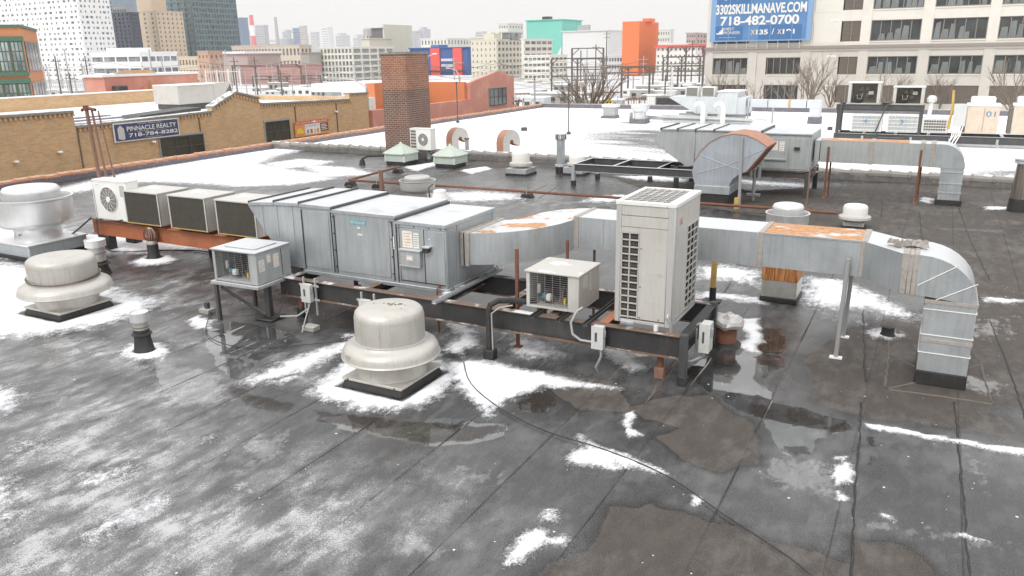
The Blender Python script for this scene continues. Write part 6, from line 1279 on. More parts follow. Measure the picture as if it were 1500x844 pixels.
text('lettering', 'X', bf, M['peach'], 6.2, -.1, .95, 1, width=.65, height=.72, off=.03); text('lettering', '135', bf, WT, 7.0, -.1, .95, 1, width=1.75, height=.72, off=.03); text('lettering', '/', bf, WT, 9.3, -.1, .95, 1, width=.35, height=.85, off=.02); text('lettering', 'X', bf, M['peach'], 10.1, -.1, .95, 1, width=.65, height=.72, off=.03); text('lettering', '191', bf, WT, 10.9, -.1, .95, 1, width=1.7, height=.72, off=.03)
text('lettering', 'FIRST', bf, WT, 2.1, -.1, 1.65, 1, width=1.6, height=.42); text('lettering', 'PIONEER', bf, WT, 2.1, -.1, 1.1, 1, width=2.5, height=.42); text('lettering', 'www.firstpioneer.com', bf, WT, 1.4, -.1, .55, 1, width=2.6, height=.16)
MB().prism([(1.0, 1.1), (2.0, 1.1), (2.0, 2.1), (1.85, 2.1), (1.85, 1.8), (1.65, 1.8), (1.65, 1.55), (1.4, 1.55), (1.4, 1.3), (1.0, 1.3)], -.1, -.04).build('stepped_logo', M['white_flat'], bf)
text('lettering', 'FOR', bf, WT, 2.0, -.1, 6.05, 1, width=4.6, height=1.6, off=.03)
for k in range(9): MB().tube([(1.0+1.55*k, .1, .1), (1.0+1.55*k, .15, -1.1)], .04, 4).build('guy_wire', M['paper'], BNR)
for k in range(4): MB().tube([(2.9+3.1*k, -.12, .1), (2.9+3.1*k, -.12, 8.3)], .012, 4).build('guy_wire', M['paper'], BNR)

# ------------------------------------------------------------------ city behind the yard
def fm(n, c, r=.8): return mat(n, c, r, 0, .05, tuple(x*.75 for x in c), .25, .08, .2, bmp=0)
def gridface(par, wm, x0, x1, z0, z1, nx, nz, wf, hf, axis, at, glass, th=.5, name='facade_grid', jit=0, seed=1):
    """piers and spandrels standing proud of the glazing: every window is a real recess"""
    g = MB(); rj = random.Random(seed); sgn = -1 if axis == 'x' else 1
    def B(a, b, c, d):
        if axis == 'x': g.box(a, at-th, c, b, at, d)
        else: g.box(at, a, c, at+th, b, d)
    pw = (x1-x0)/nx; ph = (z1-z0)/nz
    for k in range(nx+1): c = x0+pw*k; h_ = pw*(1-wf)/2; B(max(x0, c-h_), min(x1, c+h_), z0, z1)
    for k in range(nz+1): c = z0+ph*k; h_ = ph*(1-hf)/2; B(x0, x1, max(z0, c-h_), min(z1, c+h_)) if th == 0 else (g.box(x0, at-th*.96, max(z0, c-h_), x1, at, min(z1, c+h_)) if axis == 'x' else g.box(at, x0, max(z0, c-h_), at+th*.96, x1, min(z1, c+h_)))
    if jit:
        for i in range(nx):
            for k in range(nz):
                a = x0+pw*(i+(1-wf)/2); b = x0+pw*(i+1-(1-wf)/2); c = z0+ph*k+ph*(1-hf)/2; d = c+ph*hf; r_ = rj.random(); m_ = (b-a)*rj.uniform(.3, .6)
                s = th*.93
                if r_ < .45: q = (a, a+m_)
                elif r_ < .85: q = (b-m_, b)
                else: continue
                if axis == 'x': g.box(q[0], at-s, c, q[1], at, d)
                else: g.box(at, q[0], c, at+s, q[1], d)
    return tag(g.build(name, wm, par, smooth=False), kind='stuff')
def far(name, label, xl, xc, xr, yt, D, wm, glass='grey_glass', front=None, side=None, cat='building', zb=-7, roof=True, group=None, dep=18, jit=0, th=None, zlo=None, parts=True):
    uc, vc, zt = Q(xc, yt, D)
    ul = hv(xl, yt, vc)[0]; vr = hu(xr, yt, uc)[1] if xr > xc+1 else vc+dep
    if vr < vc+3: vr = vc+dep
    t = thing(name, label, cat, uc, vc, 0, group=group); Wl = uc-ul; Dl = min(vr-vc, 400)
    th = th or max(.3, D*.0011)
    if front or side:
        MB().box(-Wl, 0, zb, 0, Dl, zt).build('glazed_core', M[glass], t, smooth=False)
        lo = zb if zlo is None else zlo
        if front: gridface(t, wm, -Wl, 0, lo, zt, *front, 'x', -.02, glass, th, jit=jit)
        else: MB().box(-Wl, -th, zb, 0, -.02, zt).build('wall', wm, t, smooth=False)
        if side: gridface(t, wm, -th*.9, Dl, lo, zt, *side, 'y', .02, glass, th, jit=jit, seed=2)
        else: MB().box(.02, -th*.9, zb, th, Dl, zt).build('wall', wm, t, smooth=False)
    else:
        MB().box(-Wl, 0, zb, 0, Dl, zt).build('wall', wm, t, smooth=False)
    if roof: MB().box(-Wl-th*1.3, -th*1.3, zt, th*1.3, Dl+th, zt+max(.4, D*.001)).build('parapet', wm, t, smooth=False)
    return t, Wl, Dl, zt, D/1160.
def rbox(t, x0, x1, y0, y1, z0, z1, m, name='roof_house'): return MB().box(x0, y0, z0, x1, y1, z1).build(name, m, t, smooth=False)
def tank(t, x, y, z, s, m=None):
    m = m or M['cream_grey']; b = MB().lathe([(s, 0), (s, 1.7*s), (0, 2.3*s)], 16).build('water_tank', m, t); b.location = (x, y, z+1.6*s)
    l = MB()
    for a in range(4): l.tube([(.8*s*math.cos(a*1.57+.78), .8*s*math.sin(a*1.57+.78), 0), (.8*s*math.cos(a*1.57+.78), .8*s*math.sin(a*1.57+.78), 1.6*s)], .12*s, 4)
    l.build('tank_legs', M['gantry'], b).location = (0, 0, -1.6*s)
cream = fm('pale_masonry', (.72, .70, .63)); cream2 = fm('cream_masonry', (.66, .62, .52)); white_ = fm('white_facade', (.82, .82, .82)); tan_ = fm('tan_stone', (.60, .48, .36)); 
# near left: orange and green office
t, Wl, Dl, zt, k = far('office_block', 'orange panelled office block with green framed windows at the left edge', -60, 29, 29, 40, 82, fm('orange_panel', (.58, .25, .12)), None, dep=14, roof=False, zb=ZS)
gf = mat('green_frame', (.07, .17, .12), .6)
for z0, z1 in ((zt-4.2, zt-1.3), (zt-8.2, zt-5.3)):
    for kk in range(9):
        x = -Wl+kk*Wl/9
        w_ = MB().box(x+.05, -.1, z0, x+Wl/9-.02, -.03, z1).build('window', gf, t, smooth=False)
        for i in range(3):
            for j in range(3): MB().box(x+.15+i*(Wl/9-.2)/3, -.14, z0+.12+j*(z1-z0-.1)/3, x+.05+(i+1)*(Wl/9-.2)/3, -.1, z0+(j+1)*(z1-z0-.1)/3).build('pane', M['pale_glass' if (i+j+kk) % 3 else 'grey_glass'], w_, smooth=False)
    rbox(t, -Wl, .1, -.2, .3, z1, z1+.45, gf, 'green_band'); rbox(t, -Wl, .1, -.2, .3, z0-.4, z0, gf, 'green_band')
    for i in range(5): rbox(t, .02, .1, 1+i*2.5, 3+i*2.5, z0, z1, M['grey_glass'], 'window')
rbox(t, -Wl-.1, .15, -.15, 14, zt, zt+.25, gf, 'green_coping'); t.rotation_euler = (0, 0, AX+R(52))
# white tower with scattered windows
t, *_ = far('white_tower', 'huge white apartment tower with scattered small windows at the far left', -60, 104, 150, -60, 420, white_, 'grey_glass', (23, 23, .62, .44), (7, 23, .62, .44), jit=1, zb=-7)
t, *_ = far('glass_tower', 'dark blue glass tower between the white tower and the tan stone tower', 136, 190, 202, 19, 520, fm('dark_curtain_wall', (.09, .10, .125)), 'blue_glass', (9, 17, .35, .5), (4, 17, .35, .5))
t, *_ = far('glass_tower', 'pale blue glass tower rising above the dark glass tower', 130, 158, 163, -40, 560, fm('blue_curtain_wall', (.28, .36, .43)), 'blue_glass', (8, 30, .75, .7), None)
t, *_ = far('roof_pavilion', 'grey rooftop block on the dark glass tower', 165, 185, 194, 8, 530, fm('grey_wall', (.34, .36, .37)), 'grey_glass', (6, 5, .6, .5), None)
t, Wl, Dl, zt, k = far('stone_tower', 'tan stone art deco tower with setbacks and paired narrow windows', 196, 228, 266, 17, 600, tan_, 'grey_glass', (3, 14, .22, .42), (6, 14, .28, .45)); rbox(t, -Wl, -5, 1, 14, zt, zt+26, tan_, 'setback_tower'); rbox(t, -Wl+2, -8, 3, 12, zt+26, zt+40, tan_, 'setback_tower')
t, *_ = far('green_glass_tower', 'green grey glass office tower with pale floor bands', 224, 275, 340, -40, 640, fm('green_spandrel', (.16, .20, .195)), 'blue_glass', (5, 18, .86, .66), (16, 18, .85, .66), dep=60)
t2, Wl, Dl, zt, k = far('ribbon_building', 'white low factory with ribbon windows below the towers', 134, 206, 258, 78, 240, white_, 'grey_glass', (4, 4, .92, .42), (5, 4, .86, .42)); rbox(t2, -Wl*.8, -Wl*.3, 2, 9, zt, zt+1.6, white_)
for i, (a, b, c, y, D, col, lab, n1, n2) in enumerate((
    (262, 290, 305, 84, 330, (.60,.50,.38), 'tan low block with arched windows under the green glass tower', (6, 3, .5, .5), None),
    (290, 306, 325, 76, 300, (.50,.33,.25), 'brown brick block right of the tan low block', (3, 4, .3, .3), (3, 4, .3, .35)),
    (318, 362, 366, 80, 320, (.48,.38,.36), 'long dull red shed with a snowy roof', None, None),
    (340, 392, 398, 67, 420, (.52,.43,.37), 'pink brick terrace with a row of small white windows', (12, 3, .5, .4), None),
    (392, 440, 455, 67, 380, (.58,.50,.42), 'cream and red striped school like block with tall windows', (9, 3, .55, .55), (3, 3, .5, .5)),
    (352, 440, 470, 96, 300, (.50,.30,.27), 'low red brick sheds in front of the striped block', None, None),
    (440, 452, 470, 78, 330, (.42,.40,.37), 'plain grey end wall left of the white factory', None, None),
    (617, 655, 690, 57, 520, (.74,.72,.68), 'pale block with many narrow windows behind the blue and red building', (8, 5, .45, .6), (8, 5, .45, .6)))):
    t, Wl, Dl, zt, k = far('distant_block', lab, a, b, c, y, D, fm('facade_%d' % i, col), 'grey_glass', n1, n2)
    if i == 2: rbox(t, -Wl, 0, -1, Dl+1, zt+.4, zt+1.2, M['snow'], 'snowy_roof')
t, Wl, Dl, zt, k = far('white_factory', 'white factory with a grid of large steel windows left of the brick chimney', 469, 516, 575, 70, 330, cream, 'grey_glass', (9, 6, .68, .66), (5, 6, .84, .66), dep=50)
m_ = MB()
for kk in range(60): y = Dl*kk/60; m_.box(.08, y, -7, .16, y+.12, zt)
for kk in range(26): z = -7+(zt+7)*kk/26; m_.box(.08, 0, z, .15, Dl, z+.12)
tag(m_.build('steel_glazing_bars', fm('bar_grey', (.5, .5, .48)), t, smooth=False), kind='stuff')
t, Wl, Dl, zt, k = far('plant_tower', 'grey and cream plant tower above the white factory', 540, 560, 580, 42, 420, fm('charcoal_cladding', (.17, .16, .17)), None, dep=20); MB().box(.1, 0, -7, .9, 25, zt+2).build('cream_side', cream2, t, smooth=False)
t, Wl, Dl, zt, k = far('tank_tower', 'concrete tower carrying a round water tank above the white factory', 529, 541, 543, 57, 400, cream2, None); tank(t, -Wl/2, 2, zt-2, 2.0)
# blue and red building
t, Wl, Dl, zt, k = far('colour_block_building', 'storage building painted in wide blue and red blocks right of the chimney', 600, 684, 686, 70, 390, fm('royal_blue', (.07, .13, .33)), 'grey_glass', None, None, dep=30)
rd = fm('signal_red', (.75, .12, .10))
for a, b in ((.38, .54), (.77, .92)): MB().box(-Wl*(1-a), -.8, -7, -Wl*(1-b), 0, zt).build('red_panel', rd, t, smooth=False)
gb = MB()
for kk in range(11):
    for q in (0, 1): x = -Wl*(.44-.2*kk/11); gb.box(x, -.5, zt-6-q*2.6, x+.4, -.4, zt-4.8-q*2.6)
tag(gb.build('small_windows', white_, t, smooth=False), kind='stuff'); MB().box(-Wl, -1.2, zt-11, 0, -.9, zt-10.2).build('dark_band', M['dark_clean'], t, smooth=False); MB().box(-Wl*.62, 0, zt, -Wl*.48, 8, zt+1.6).build('roof_house', fm('royal_blue2', (.1, .2, .45)), t, smooth=False)
# cream lofts
t, Wl, Dl, zt, k = far('loft_block', 'cream loft block with stacked windows beside the salmon building', 690, 728, 770, 59, 330, cream2, 'grey_glass', (6, 7, .22, .4), (8, 7, .6, .5)); tank(t, -4, 4, zt, .9); rbox(t, -Wl*.6, -Wl*.2, 2, 8, zt, zt+2.6, cream2); rbox(t, -3, .5, 10, 20, zt, zt+3, M['grey_glass'])
t, Wl, Dl, zt, k = far('loft_block', 'cream factory with wide ribbon windows in front of the teal building', 764, 768, 808, 58, 310, cream, 'grey_glass', None, (5, 7, .82, .5)); 
t, Wl, Dl, zt, k = far('loft_block', 'lower pale factory wing under the teal building', 768, 806, 830, 82, 290, cream, 'grey_glass', (6, 5, .8, .45), (4, 5, .7, .45))
t, *_ = far('tower_block', 'pale stepped tower behind the cream loft block', 731, 745, 765, 35, 500, fm('pale_tower', (.68, .66, .62)), 'grey_glass', (4, 8, .4, .4), (5, 8, .4, .4))
tl = fm('teal_paint', (.22, .60, .50)); t, Wl, Dl, zt, k = far('teal_building', 'teal painted windowless building with a white diagonal stripe', 771, 823, 824, 29, 430, tl, None, dep=26)
MB().prism([(-Wl*.35, -7), (-Wl*.35, zt-26), (0, zt-13), (0, zt-16), (-.1, zt-17), (-Wl*.2, zt-22), (-Wl*.22, -7)], -.7, -.03).build('white_stripe', fm('mint_white', (.68, .82, .77)), t); rbox(t, -Wl*.62, -Wl*.42, 3, 7, zt, zt+2, M['dark_clean'])
t, Wl, Dl, zt, k = far('white_warehouse', 'plain pale grey warehouse between the teal and orange buildings', 824, 891, 892, 45, 400, fm('pale_grey', (.72, .73, .73)), None, dep=26); MB().box(-Wl*.7, 2, zt, -Wl*.45, 4, zt+3).build('roof_rail', M['galv_grey'], t)
og = fm('vivid_orange', (.76, .215, .085)); t, Wl, Dl, zt, k = far('orange_tower', 'vivid orange painted windowless storage tower', 912, 937, 965, 31, 350, og, None, roof=False); rbox(t, -1.5, 1.5, 8, 16, zt, zt+1.3, og)
for i, (a, b, c, y, D, col, lab, n1, n2) in enumerate((
    (886, 905, 914, 64, 520, (.25,.29,.36), 'dark blue grey glass block left of the orange tower', (6, 3, .8, .6), None),
    (880, 912, 914, 82, 360, (.62,.64,.66), 'low pale block at the foot of the orange tower', (8, 3, .7, .5), None),
    (964, 982, 986, 44, 520, (.68,.66,.62), 'pale stepped apartment block right of the orange tower', (5, 6, .4, .45), None),
    (960, 1004, 1010, 64, 420, (.74,.73,.70), 'white low building with small windows right of the orange tower', (7, 4, .4, .4), None),
    (1006, 1020, 1046, 49, 470, (.45,.36,.33), 'brown brick apartment block beside the loft building', (4, 7, .45, .45), (6, 7, .5, .45)),
    (962, 1020, 1050, 67, 330, (.74,.72,.68), 'white building with a red roof line near the loft building', (9, 5, .4, .4), (5, 5, .5, .4)))):
    t, Wl, Dl, zt, k = far('distant_block', lab, a, b, c, y, D, fm('facadeb_%d' % i, col), 'grey_glass', n1, n2)
    if i == 5: MB().box(-Wl-.6, -1.2, zt-.6, .8, Dl, zt+.5).build('red_roof_line', rd, t, smooth=False); MB().box(.6, 8, zt-3.5, 1.4, 16, zt).build('red_panel', rd, t, smooth=False)
# skyline
sk = [(341,352,362,27,'slim blue slab tower','blue',(.20,.26,.36)), (374,386,392,38,'pale grey wide tower behind the striped chimney','',(.5,.5,.53)), (363,372,374,46,'small grey tower left of the striped chimney','',(.6,.6,.62)), (414,420,426,48,'little domed grey tower','',(.5,.52,.57)),
 (429,440,446,42,'blue stepped tower','blue',(.27,.33,.44)), (439,446,449,39,'brownish tower behind the blue stepped tower','',(.58,.52,.5)), (446,450,452,53,'narrow pale tower right of the blue stepped tower','',(.66,.66,.66)), (455,462,467,48,'grey slab with window rows','',(.6,.6,.62)), (472,480,487,41,'white slab tower with horizontal bands','',(.72,.73,.74)), (492,500,512,53,'stepped ziggurat tower','',(.6,.6,.62)),
 (518,524,529,56,'faint stepped tower left of the water tank','',(.6,.6,.62)), (578,588,592,54,'grey block right of the plant tower','',(.5,.5,.52)), (596,600,605,48,'faint thin tower behind the chimney','',(.58,.59,.63)), (606,614,618,46,'violet grey tower right of the chimney','',(.50,.50,.56)), (614,620,630,44,'violet grey stepped tower','',(.50,.50,.56)),
 (640,668,680,57,'long white block with roof plant','',(.72,.72,.7)), (697,707,712,47,'grey roof plant block','',(.62,.62,.6)), (350,365,372,60,'white low block in the skyline at left','',(.7,.7,.7)), (395,404,430,58,'pale long shed roof in the skyline','',(.66,.68,.7)), (690,712,728,55,'cream block with small windows over the lofts','',(.66,.62,.54))]
for i, (a, b, c, y, lab, g, col) in enumerate(sk):
    D = 1500+((i*577) % 900)
    t, Wl, Dl, zt, k = far('skyline_tower', lab+' in the hazy distance', a, b, max(c, b+1.5), y, D, fm('skyline_%d' % i, col), 'blue_glass', (max(3, int((b-a)/1.4)), max(5, int((78-y)/2.6)), .5, .5), None, zb=-7, th=1.2, dep=30)
    if i in (3, 9, 10, 14): rbox(t, -Wl*.8, -Wl*.15, 2, 25, zt, zt+8, fm('skyline_top_%d' % i, col)); 
t = thing('striped_chimney', 'red and white banded power station chimney in the hazy distance', 'chimney', *Q(373, 75, 1200)[:2], 0)
H0 = Q(373, 22, 1200)[2]
for kk in range(4): z0 = 5+(H0-5)*kk/4; MB().cyl(0, 0, z0, z0+(H0-5)/4, 4.4-.45*kk, 4.0-.45*kk, 16).build('chimney_band', [fm('stack_red', (.70, .22, .22)), white_][(kk+1) % 2], t)
t = MB().cyl(0, 0, -5, Q(407, 30, 1300)[2]+5, 3.2, 2.2, 12).build('thin_chimney', fm('grey_stack', (.45, .42, .42))); place(t, *Q(408, 75, 1300)[:2]); tag(t, 'thin grey chimney right of the striped one in the hazy distance', 'chimney')
# ------------------------------------------------------------------ rail yard: portals, poles, fences, tracks, trees
yz = -6.0
def portal(label, x0, x1, ytop, D, n=3, beams=3):
    a = np.array(Q(x0, ytop, D)); b = np.array(Q(x1, ytop, D)); t = thing('track_portal', label, 'gantry', a[0], a[1], 0)
    L = float(np.hypot(*(b-a)[:2])); ang = math.atan2(b[1]-a[1], b[0]-a[0]); t.rotation_euler = (0, 0, AX+ang); z = float(a[2]); r = .12+D*.0004
    for kk in range(n+1): MB().box(L*kk/n-r, -r, yz, L*kk/n+r, r, z).build('upright', M['gantry'], t, smooth=False)
    for kk in range(beams): zz = z-(z-yz)*.22*kk; MB().box(0, -r*.7, zz-r*.8, L, r*.7, zz+r*.4).build('cross_beam', M['gantry'], t, smooth=False)
    s = MB()
    for kk in range(n): s.tube([(L*kk/n, 0, z-(z-yz)*.15), (L*(kk+.25)/n, 0, z)], r*.5, 4).tube([(L*(kk+1)/n, 0, z-(z-yz)*.15), (L*(kk+.75)/n, 0, z)], r*.5, 4)
    tag(s.build('knee_braces', M['gantry'], t, smooth=False), kind='stuff'); return t
portal('tall dark portal frame behind the big bare bush', 838, 884, 71, 200, 1, 4); portal('wide dark portal frame left of the big bare bush', 808, 884, 86, 190, 2, 3); portal('dark portal frame in front of the orange tower', 911, 952, 99, 170, 1, 2)
portal('long low portal frame across the orange tower', 884, 1030, 98, 210, 4, 2); portal('tall dark portal frame left of the loft building', 979, 1032, 69, 220, 2, 4); portal('second portal frame beside the loft building', 972, 1026, 84, 240, 2, 3); portal('pale distant portal frame left of the chimney', 370, 470, 112, 260, 4, 2); portal('dark portal frame over the red sheds', 340, 440, 96, 300, 3, 1)
def ypole(x, y0, D, lab, m='gantry', arms=2, zb=None, r=None, name='track_pole'):
    u, v, z = Q(x, y0, D); t = thing(name, lab, 'pole', u, v, 0); r = r or (.10+D*.0005)
    MB().tube([(0, 0, yz if zb is None else zb), (0, 0, z)], [r, r*.7], 6).build('shaft', M[m], t)
    for k in range(arms): MB().box(-1.4+k*.3, -.08, z-1-k*1.2, 1.4-k*.3, .08, z-.86-k*1.2).build('cross_arm', M[m], t)
    return t
PL = [(80,82,150,'dark pole left of the white boxes in the yard at left'), (94,72,170,'tall grey pole before the white tower'), (101,107,150,'short dark pole beside the left yard fence'), (124,82,160,'dark pole between yard fences at left'), (158,105,140,'short dark pole left of the orange building'), (218,72,200,'grey mast in front of the white ribbon building'), (236,84,210,'thin pole above the orange building'), (322,84,180,'grey pole above the rooftop unit'), (329,73,200,'taller grey pole above the rooftop unit'), (342,84,190,'dark pole right of the rooftop unit'), (372,84,220,'dark pole near the red sheds'), (378,98,230,'pale pole near the red sheds'), (410,102,200,'dark pole in the snowy yard left of the chimney'), (471,118,200,'short dark pole under the white factory'),
 (889,46,300,'tall cross armed utility pole beside the white warehouse'), (851,74,240,'thick dark mast behind the big bare bush'), (860,72,260,'grey mast behind the big bare bush'), (943,82,230,'cross armed pole before the orange tower'), (873,65,280,'pale thin pole left of the utility pole'), (783,112,140,'dark pole right of the salmon building'), (1015,60,260,'dark pole beside the loft building'), (984,95,200,'pale pole under the portal frames'), (975,110,160,'brown pole behind the far air handler'), (928,110,180,'thin pole below the orange tower')]
for x, y, D, lab in PL: ypole(x, y, D, lab, m='gantry' if 'dark' in lab or 'thick' in lab or 'brown' in lab or 'utility' in lab else 'polegrey', arms=2 if 'arm' in lab else (0 if 'mast' in lab else 1))
def lampp(x, y0, D, dx, lab):
    u, v, z = Q(x, y0, D); t = thing('street_lamp', lab, 'street lamp', u, v, 0)
    MB().tube([(0, 0, ZS), (0, 0, z)], [.14, .09], 8).build('pole', M['polegrey'], t); MB().tube([(0, 0, z), (dx*.3, 0, z+.5), (dx, 0, z+.75)], .05, 6).build('arm', M['polegrey'], t); MB().box(dx-.1, -.12, z+.68, dx+.35*np.sign(dx), .12, z+.78).build('lamp_head', M['paper'], t, .02)
lampp(537, 128, 62, -3.6, 'grey street lamp at the corner of the tan brick building'); lampp(624, 90, 85, 1.0, 'grey street lamp right of the brick chimney'); lampp(673, 112, 75, -1.0, 'dark lamp pole before the orange annex')
ypole(783, 118, 105, 'pale steel post on the pavement beyond the roof corner', 'polegrey', 0, ZS); ypole(985, 100, 118, 'white post behind the far air handler', 'paper', 0, ZS)
def fence(xa, xb, y, D, h_, lab, m='polegrey', z0=ZS, name='fence', nb=None):
    a = Q(xa, y, D); b = Q(xb, y, D); t = thing(name, lab, 'fence', a[0], a[1], z0); L = math.hypot(b[0]-a[0], b[1]-a[1]); t.rotation_euler = (0, 0, AX+math.atan2(b[1]-a[1], b[0]-a[0]))
    n = nb or max(3, int(L/3))
    for kk in range(n+1): MB().box(L*kk/n-.07, -.07, 0, L*kk/n+.07, .07, h_).build('post', M[m], t, smooth=False)
    g = MB()
    for z in (h_*.04, h_*.5, h_*.96): g.box(0, -.03, z-.04, L, .03, z+.04)
    for kk in range(int(L/.35)): g.box(kk*.35, -.015, 0, kk*.35+.05, .015, h_)
    tag(g.build('wire_mesh', M[m], t, smooth=False), kind='stuff'); return t
fence(790, 905, 140, 112, 3.2, 'grey mesh fence along the rail yard behind the bare bush'); fence(905, 1035, 140, 125, 3.0, 'long grey fence before the rail yard near the loft building'); fence(921, 945, 132, 110, 3.6, 'brown gate in the yard fence under the orange tower', 'rust2', name='gate'); fence(45, 130, 128, 150, 6, 'tall pale mesh screen in the yard at left'); fence(300, 350, 100, 120, 8, 'white slatted screen behind the rooftop unit', 'white_flat'); fence(400, 560, 128, 130, 3, 'snowy grey fence left of the chimney'); fence(560, 700, 118, 150, 3.5, 'pale fence behind the orange annex', 'paper')
# retaining walls, tracks, trains of clutter
rr = random.Random(21)
def slab_(name, lab, xa, xb, ya, D, h_, m, cat, z0=yz, dep=3): 
    a = Q(xa, ya, D); b = Q(xb, ya, D); t = MB().box(0, 0, 0, math.hypot(b[0]-a[0], b[1]-a[1]), dep, h_).build(name, m, smooth=False); t.location = W(a[0], a[1], z0); t.rotation_euler = (0, 0, AX+math.atan2(b[1]-a[1], b[0]-a[0])); return tag(t, lab, cat)
slab_('yard_wall', 'grey concrete wall along the far pavement behind the bare bush', 755, 1035, 146, 96, 1.6, M['concrete'], 'wall', ZS, .5)
for k, (y, D) in enumerate(((125, 200), (131, 170), (136, 150))): 
    a = Q(755, y, D); b = Q(830, y, D); tr = MB()
    for o_ in (0, 1.5): tr.box(-60, o_, 0, 60, o_+.15, .2)
    for q in range(120): tr.box(-60+q, -.5, -.1, -59.6+q, 2.1, .02)
    o = tr.build('rail_track', M['rust2'], smooth=False); o.location = W(a[0], a[1], ZS-.2); o.rotation_euler = (0, 0, AX+R(28)); o['kind'] = 'structure'
seen_ = set()
for k in range(70):
    x = rr.choice([rr.uniform(40, 170), rr.uniform(340, 540), rr.uniform(640, 700), rr.uniform(760, 900), rr.uniform(900, 1030)]); D = rr.uniform(135, 260)
    u, v, _ = Q(x, 120, D); w_, h_, d_ = rr.uniform(1.5, 9), rr.uniform(.8, 2.6), rr.uniform(2, 4)
    c_ = rr.choice(['white_flat', 'boxgrey', 'galv_grey', 'cream', 'concrete', 'pale_duct'])
    cn = {'white_flat': 'white', 'boxgrey': 'light grey', 'galv_grey': 'mid grey', 'cream': 'cream', 'concrete': 'concrete grey', 'pale_duct': 'bluish grey'}[c_]
    pl_ = 'left of the orange building' if x < 175 else ('between the red sheds and the street lamp' if x < 540 else ('behind the orange annex' if x < 700 else ('behind the big bare bush' if x < 850 else ('before the orange tower' if x < 965 else 'beside the loft building'))))
    lab_ = '%s %s %s shed, %s yard, %s' % (cn, 'tall' if h_ > 1.7 else 'low', 'long' if w_ > 5 else 'short', 'near' if D < 195 else 'far', pl_)
    if lab_ in seen_: continue
    seen_.add(lab_)
    t = thing('yard_shed', lab_, 'shed', u, v, yz+.3, rot=rr.uniform(-.3, .3), group='low sheds and containers scattered over the rail yard')
    MB().box(0, 0, 0, w_, d_, h_).build('body', M[c_], t, smooth=False); MB().box(-.1, -.1, h_, w_+.1, d_+.1, h_+.2).build('snowy_roof', M['snow'], t, smooth=False)
    if w_ > 3: 
        for q in range(int(w_/2)): MB().box(.4+q*2, -.06, h_*.3, 1.3+q*2, 0, h_*.75).build('door', M['dark_clean'], t, smooth=False)
# masts and wires over the tracks
for k in range(44):
    x = rr.choice([rr.uniform(50, 170), rr.uniform(300, 560), rr.uniform(640, 1030)]); D = rr.uniform(150, 330); u, v, z = Q(x, rr.uniform(84, 112), D)
    t = thing('wire_mast', 'thin grey wire mast standing among the snowy tracks of the rail yard', 'mast', u, v, yz, rot=rr.uniform(-.5, .5), group='thin wire masts scattered over the rail yard')
    MB().tube([(0, 0, 0), (0, 0, z-yz)], .07+D*.0003, 5).build('shaft', M['polegrey'], t); MB().box(-.1, -.06, z-yz-1.2, rr.uniform(1.5, 3), .06, z-yz-1.1).build('bracket_arm', M['polegrey'], t)
wr = MB()
for k in range(16):
    x0, x1 = rr.uniform(300, 700), rr.uniform(760, 1030); D = rr.uniform(150, 300); y = rr.uniform(90, 122); a = W(*Q(x0, y, D)); b = W(*Q(x1, y-rr.uniform(-6, 6), D*rr.uniform(.9, 1.1)))
    wr.tube([a+(b-a)*q_-Vector((0, 0, 1.2*math.sin(q_*math.pi*4 % math.pi))) for q_ in [i/16 for i in range(17)]], .035, 3)
for k in range(8):
    D = rr.uniform(140, 260); y = rr.uniform(92, 124); a = W(*Q(20, y, D)); b = W(*Q(560, y-rr.uniform(-4, 4), D))
    wr.tube([a+(b-a)*q_-Vector((0, 0, 1.0*math.sin(q_*math.pi*4 % math.pi))) for q_ in [i/16 for i in range(17)]], .035, 3)
tag(wr.build('overhead_wires', M['gantry'], smooth=False), 'thin overhead wires strung between the masts across the rail yard', 'wires', kind='stuff')
# snow covered heap and van beyond the far parapet
t = thing('parked_van', 'white van parked on the street beyond the far roof edge', 'van', *G(930, 150, -4.0)[:2], ZS, rot=R(5))
MB().prism([(0, .4), (5.4, .4), (5.4, 2.2), (5.1, 2.5), (1.2, 2.5), (.5, 1.5), (0, 1.3)], 0, 2).build('body', M['white'], t, .05); MB().prism([(.6, 1.55), (1.25, 2.35), (2.0, 2.35), (2.0, 1.55)], -.02, 2.02).build('windows', M['dark_glass'], t)
for x in (1.0, 4.3):
    for y in (-.02, 1.82): o = MB().lathe([(.36, 0), (.36, .2)], 20).build('wheel', M['rubber'], t); o.matrix_local = Matrix.Translation((x, y+.2, .36)) @ Matrix.Rotation(R(90), 4, 'X')
t = thing('street_sign', 'yellow diamond two way traffic sign seen over the far roof corner', 'sign', *Q(892, 153, 75)[:2], 0)
zsg = Q(892, 153, 75)[2]; MB().prism([(-.55, 0), (0, -.55), (.55, 0), (0, .55)], -.03, 0).build('sign_plate', M['yellow'], t).location = (0, 0, zsg); MB().tube([(0, .05, ZS), (0, .05, zsg+.3)], .05, 6).build('post', M['polegrey'], t)
o = MB().prism([(-.2, -.28), (-.1, -.28), (-.1, .12), (-.02, .12), (-.15, .3), (-.28, .12), (-.2, .12)], -.05, -.03).prism([(.1, .28), (.2, .28), (.2, -.12), (.28, -.12), (.15, -.3), (.02, -.12), (.1, -.12)], -.05, -.03).build('arrows', M['rubber'], t); o.location = (0, 0, zsg)
t = thing('charcoal_shed', 'dark canopy shed beyond the far roof edge beside the far air handler', 'shed', *Q(962, 140, 80)[:2], ZS, rot=R(20)); MB().box(0, 0, 0, 4.5, 3, 5.2).build('canopy', M['dark_clean'], t, .05)
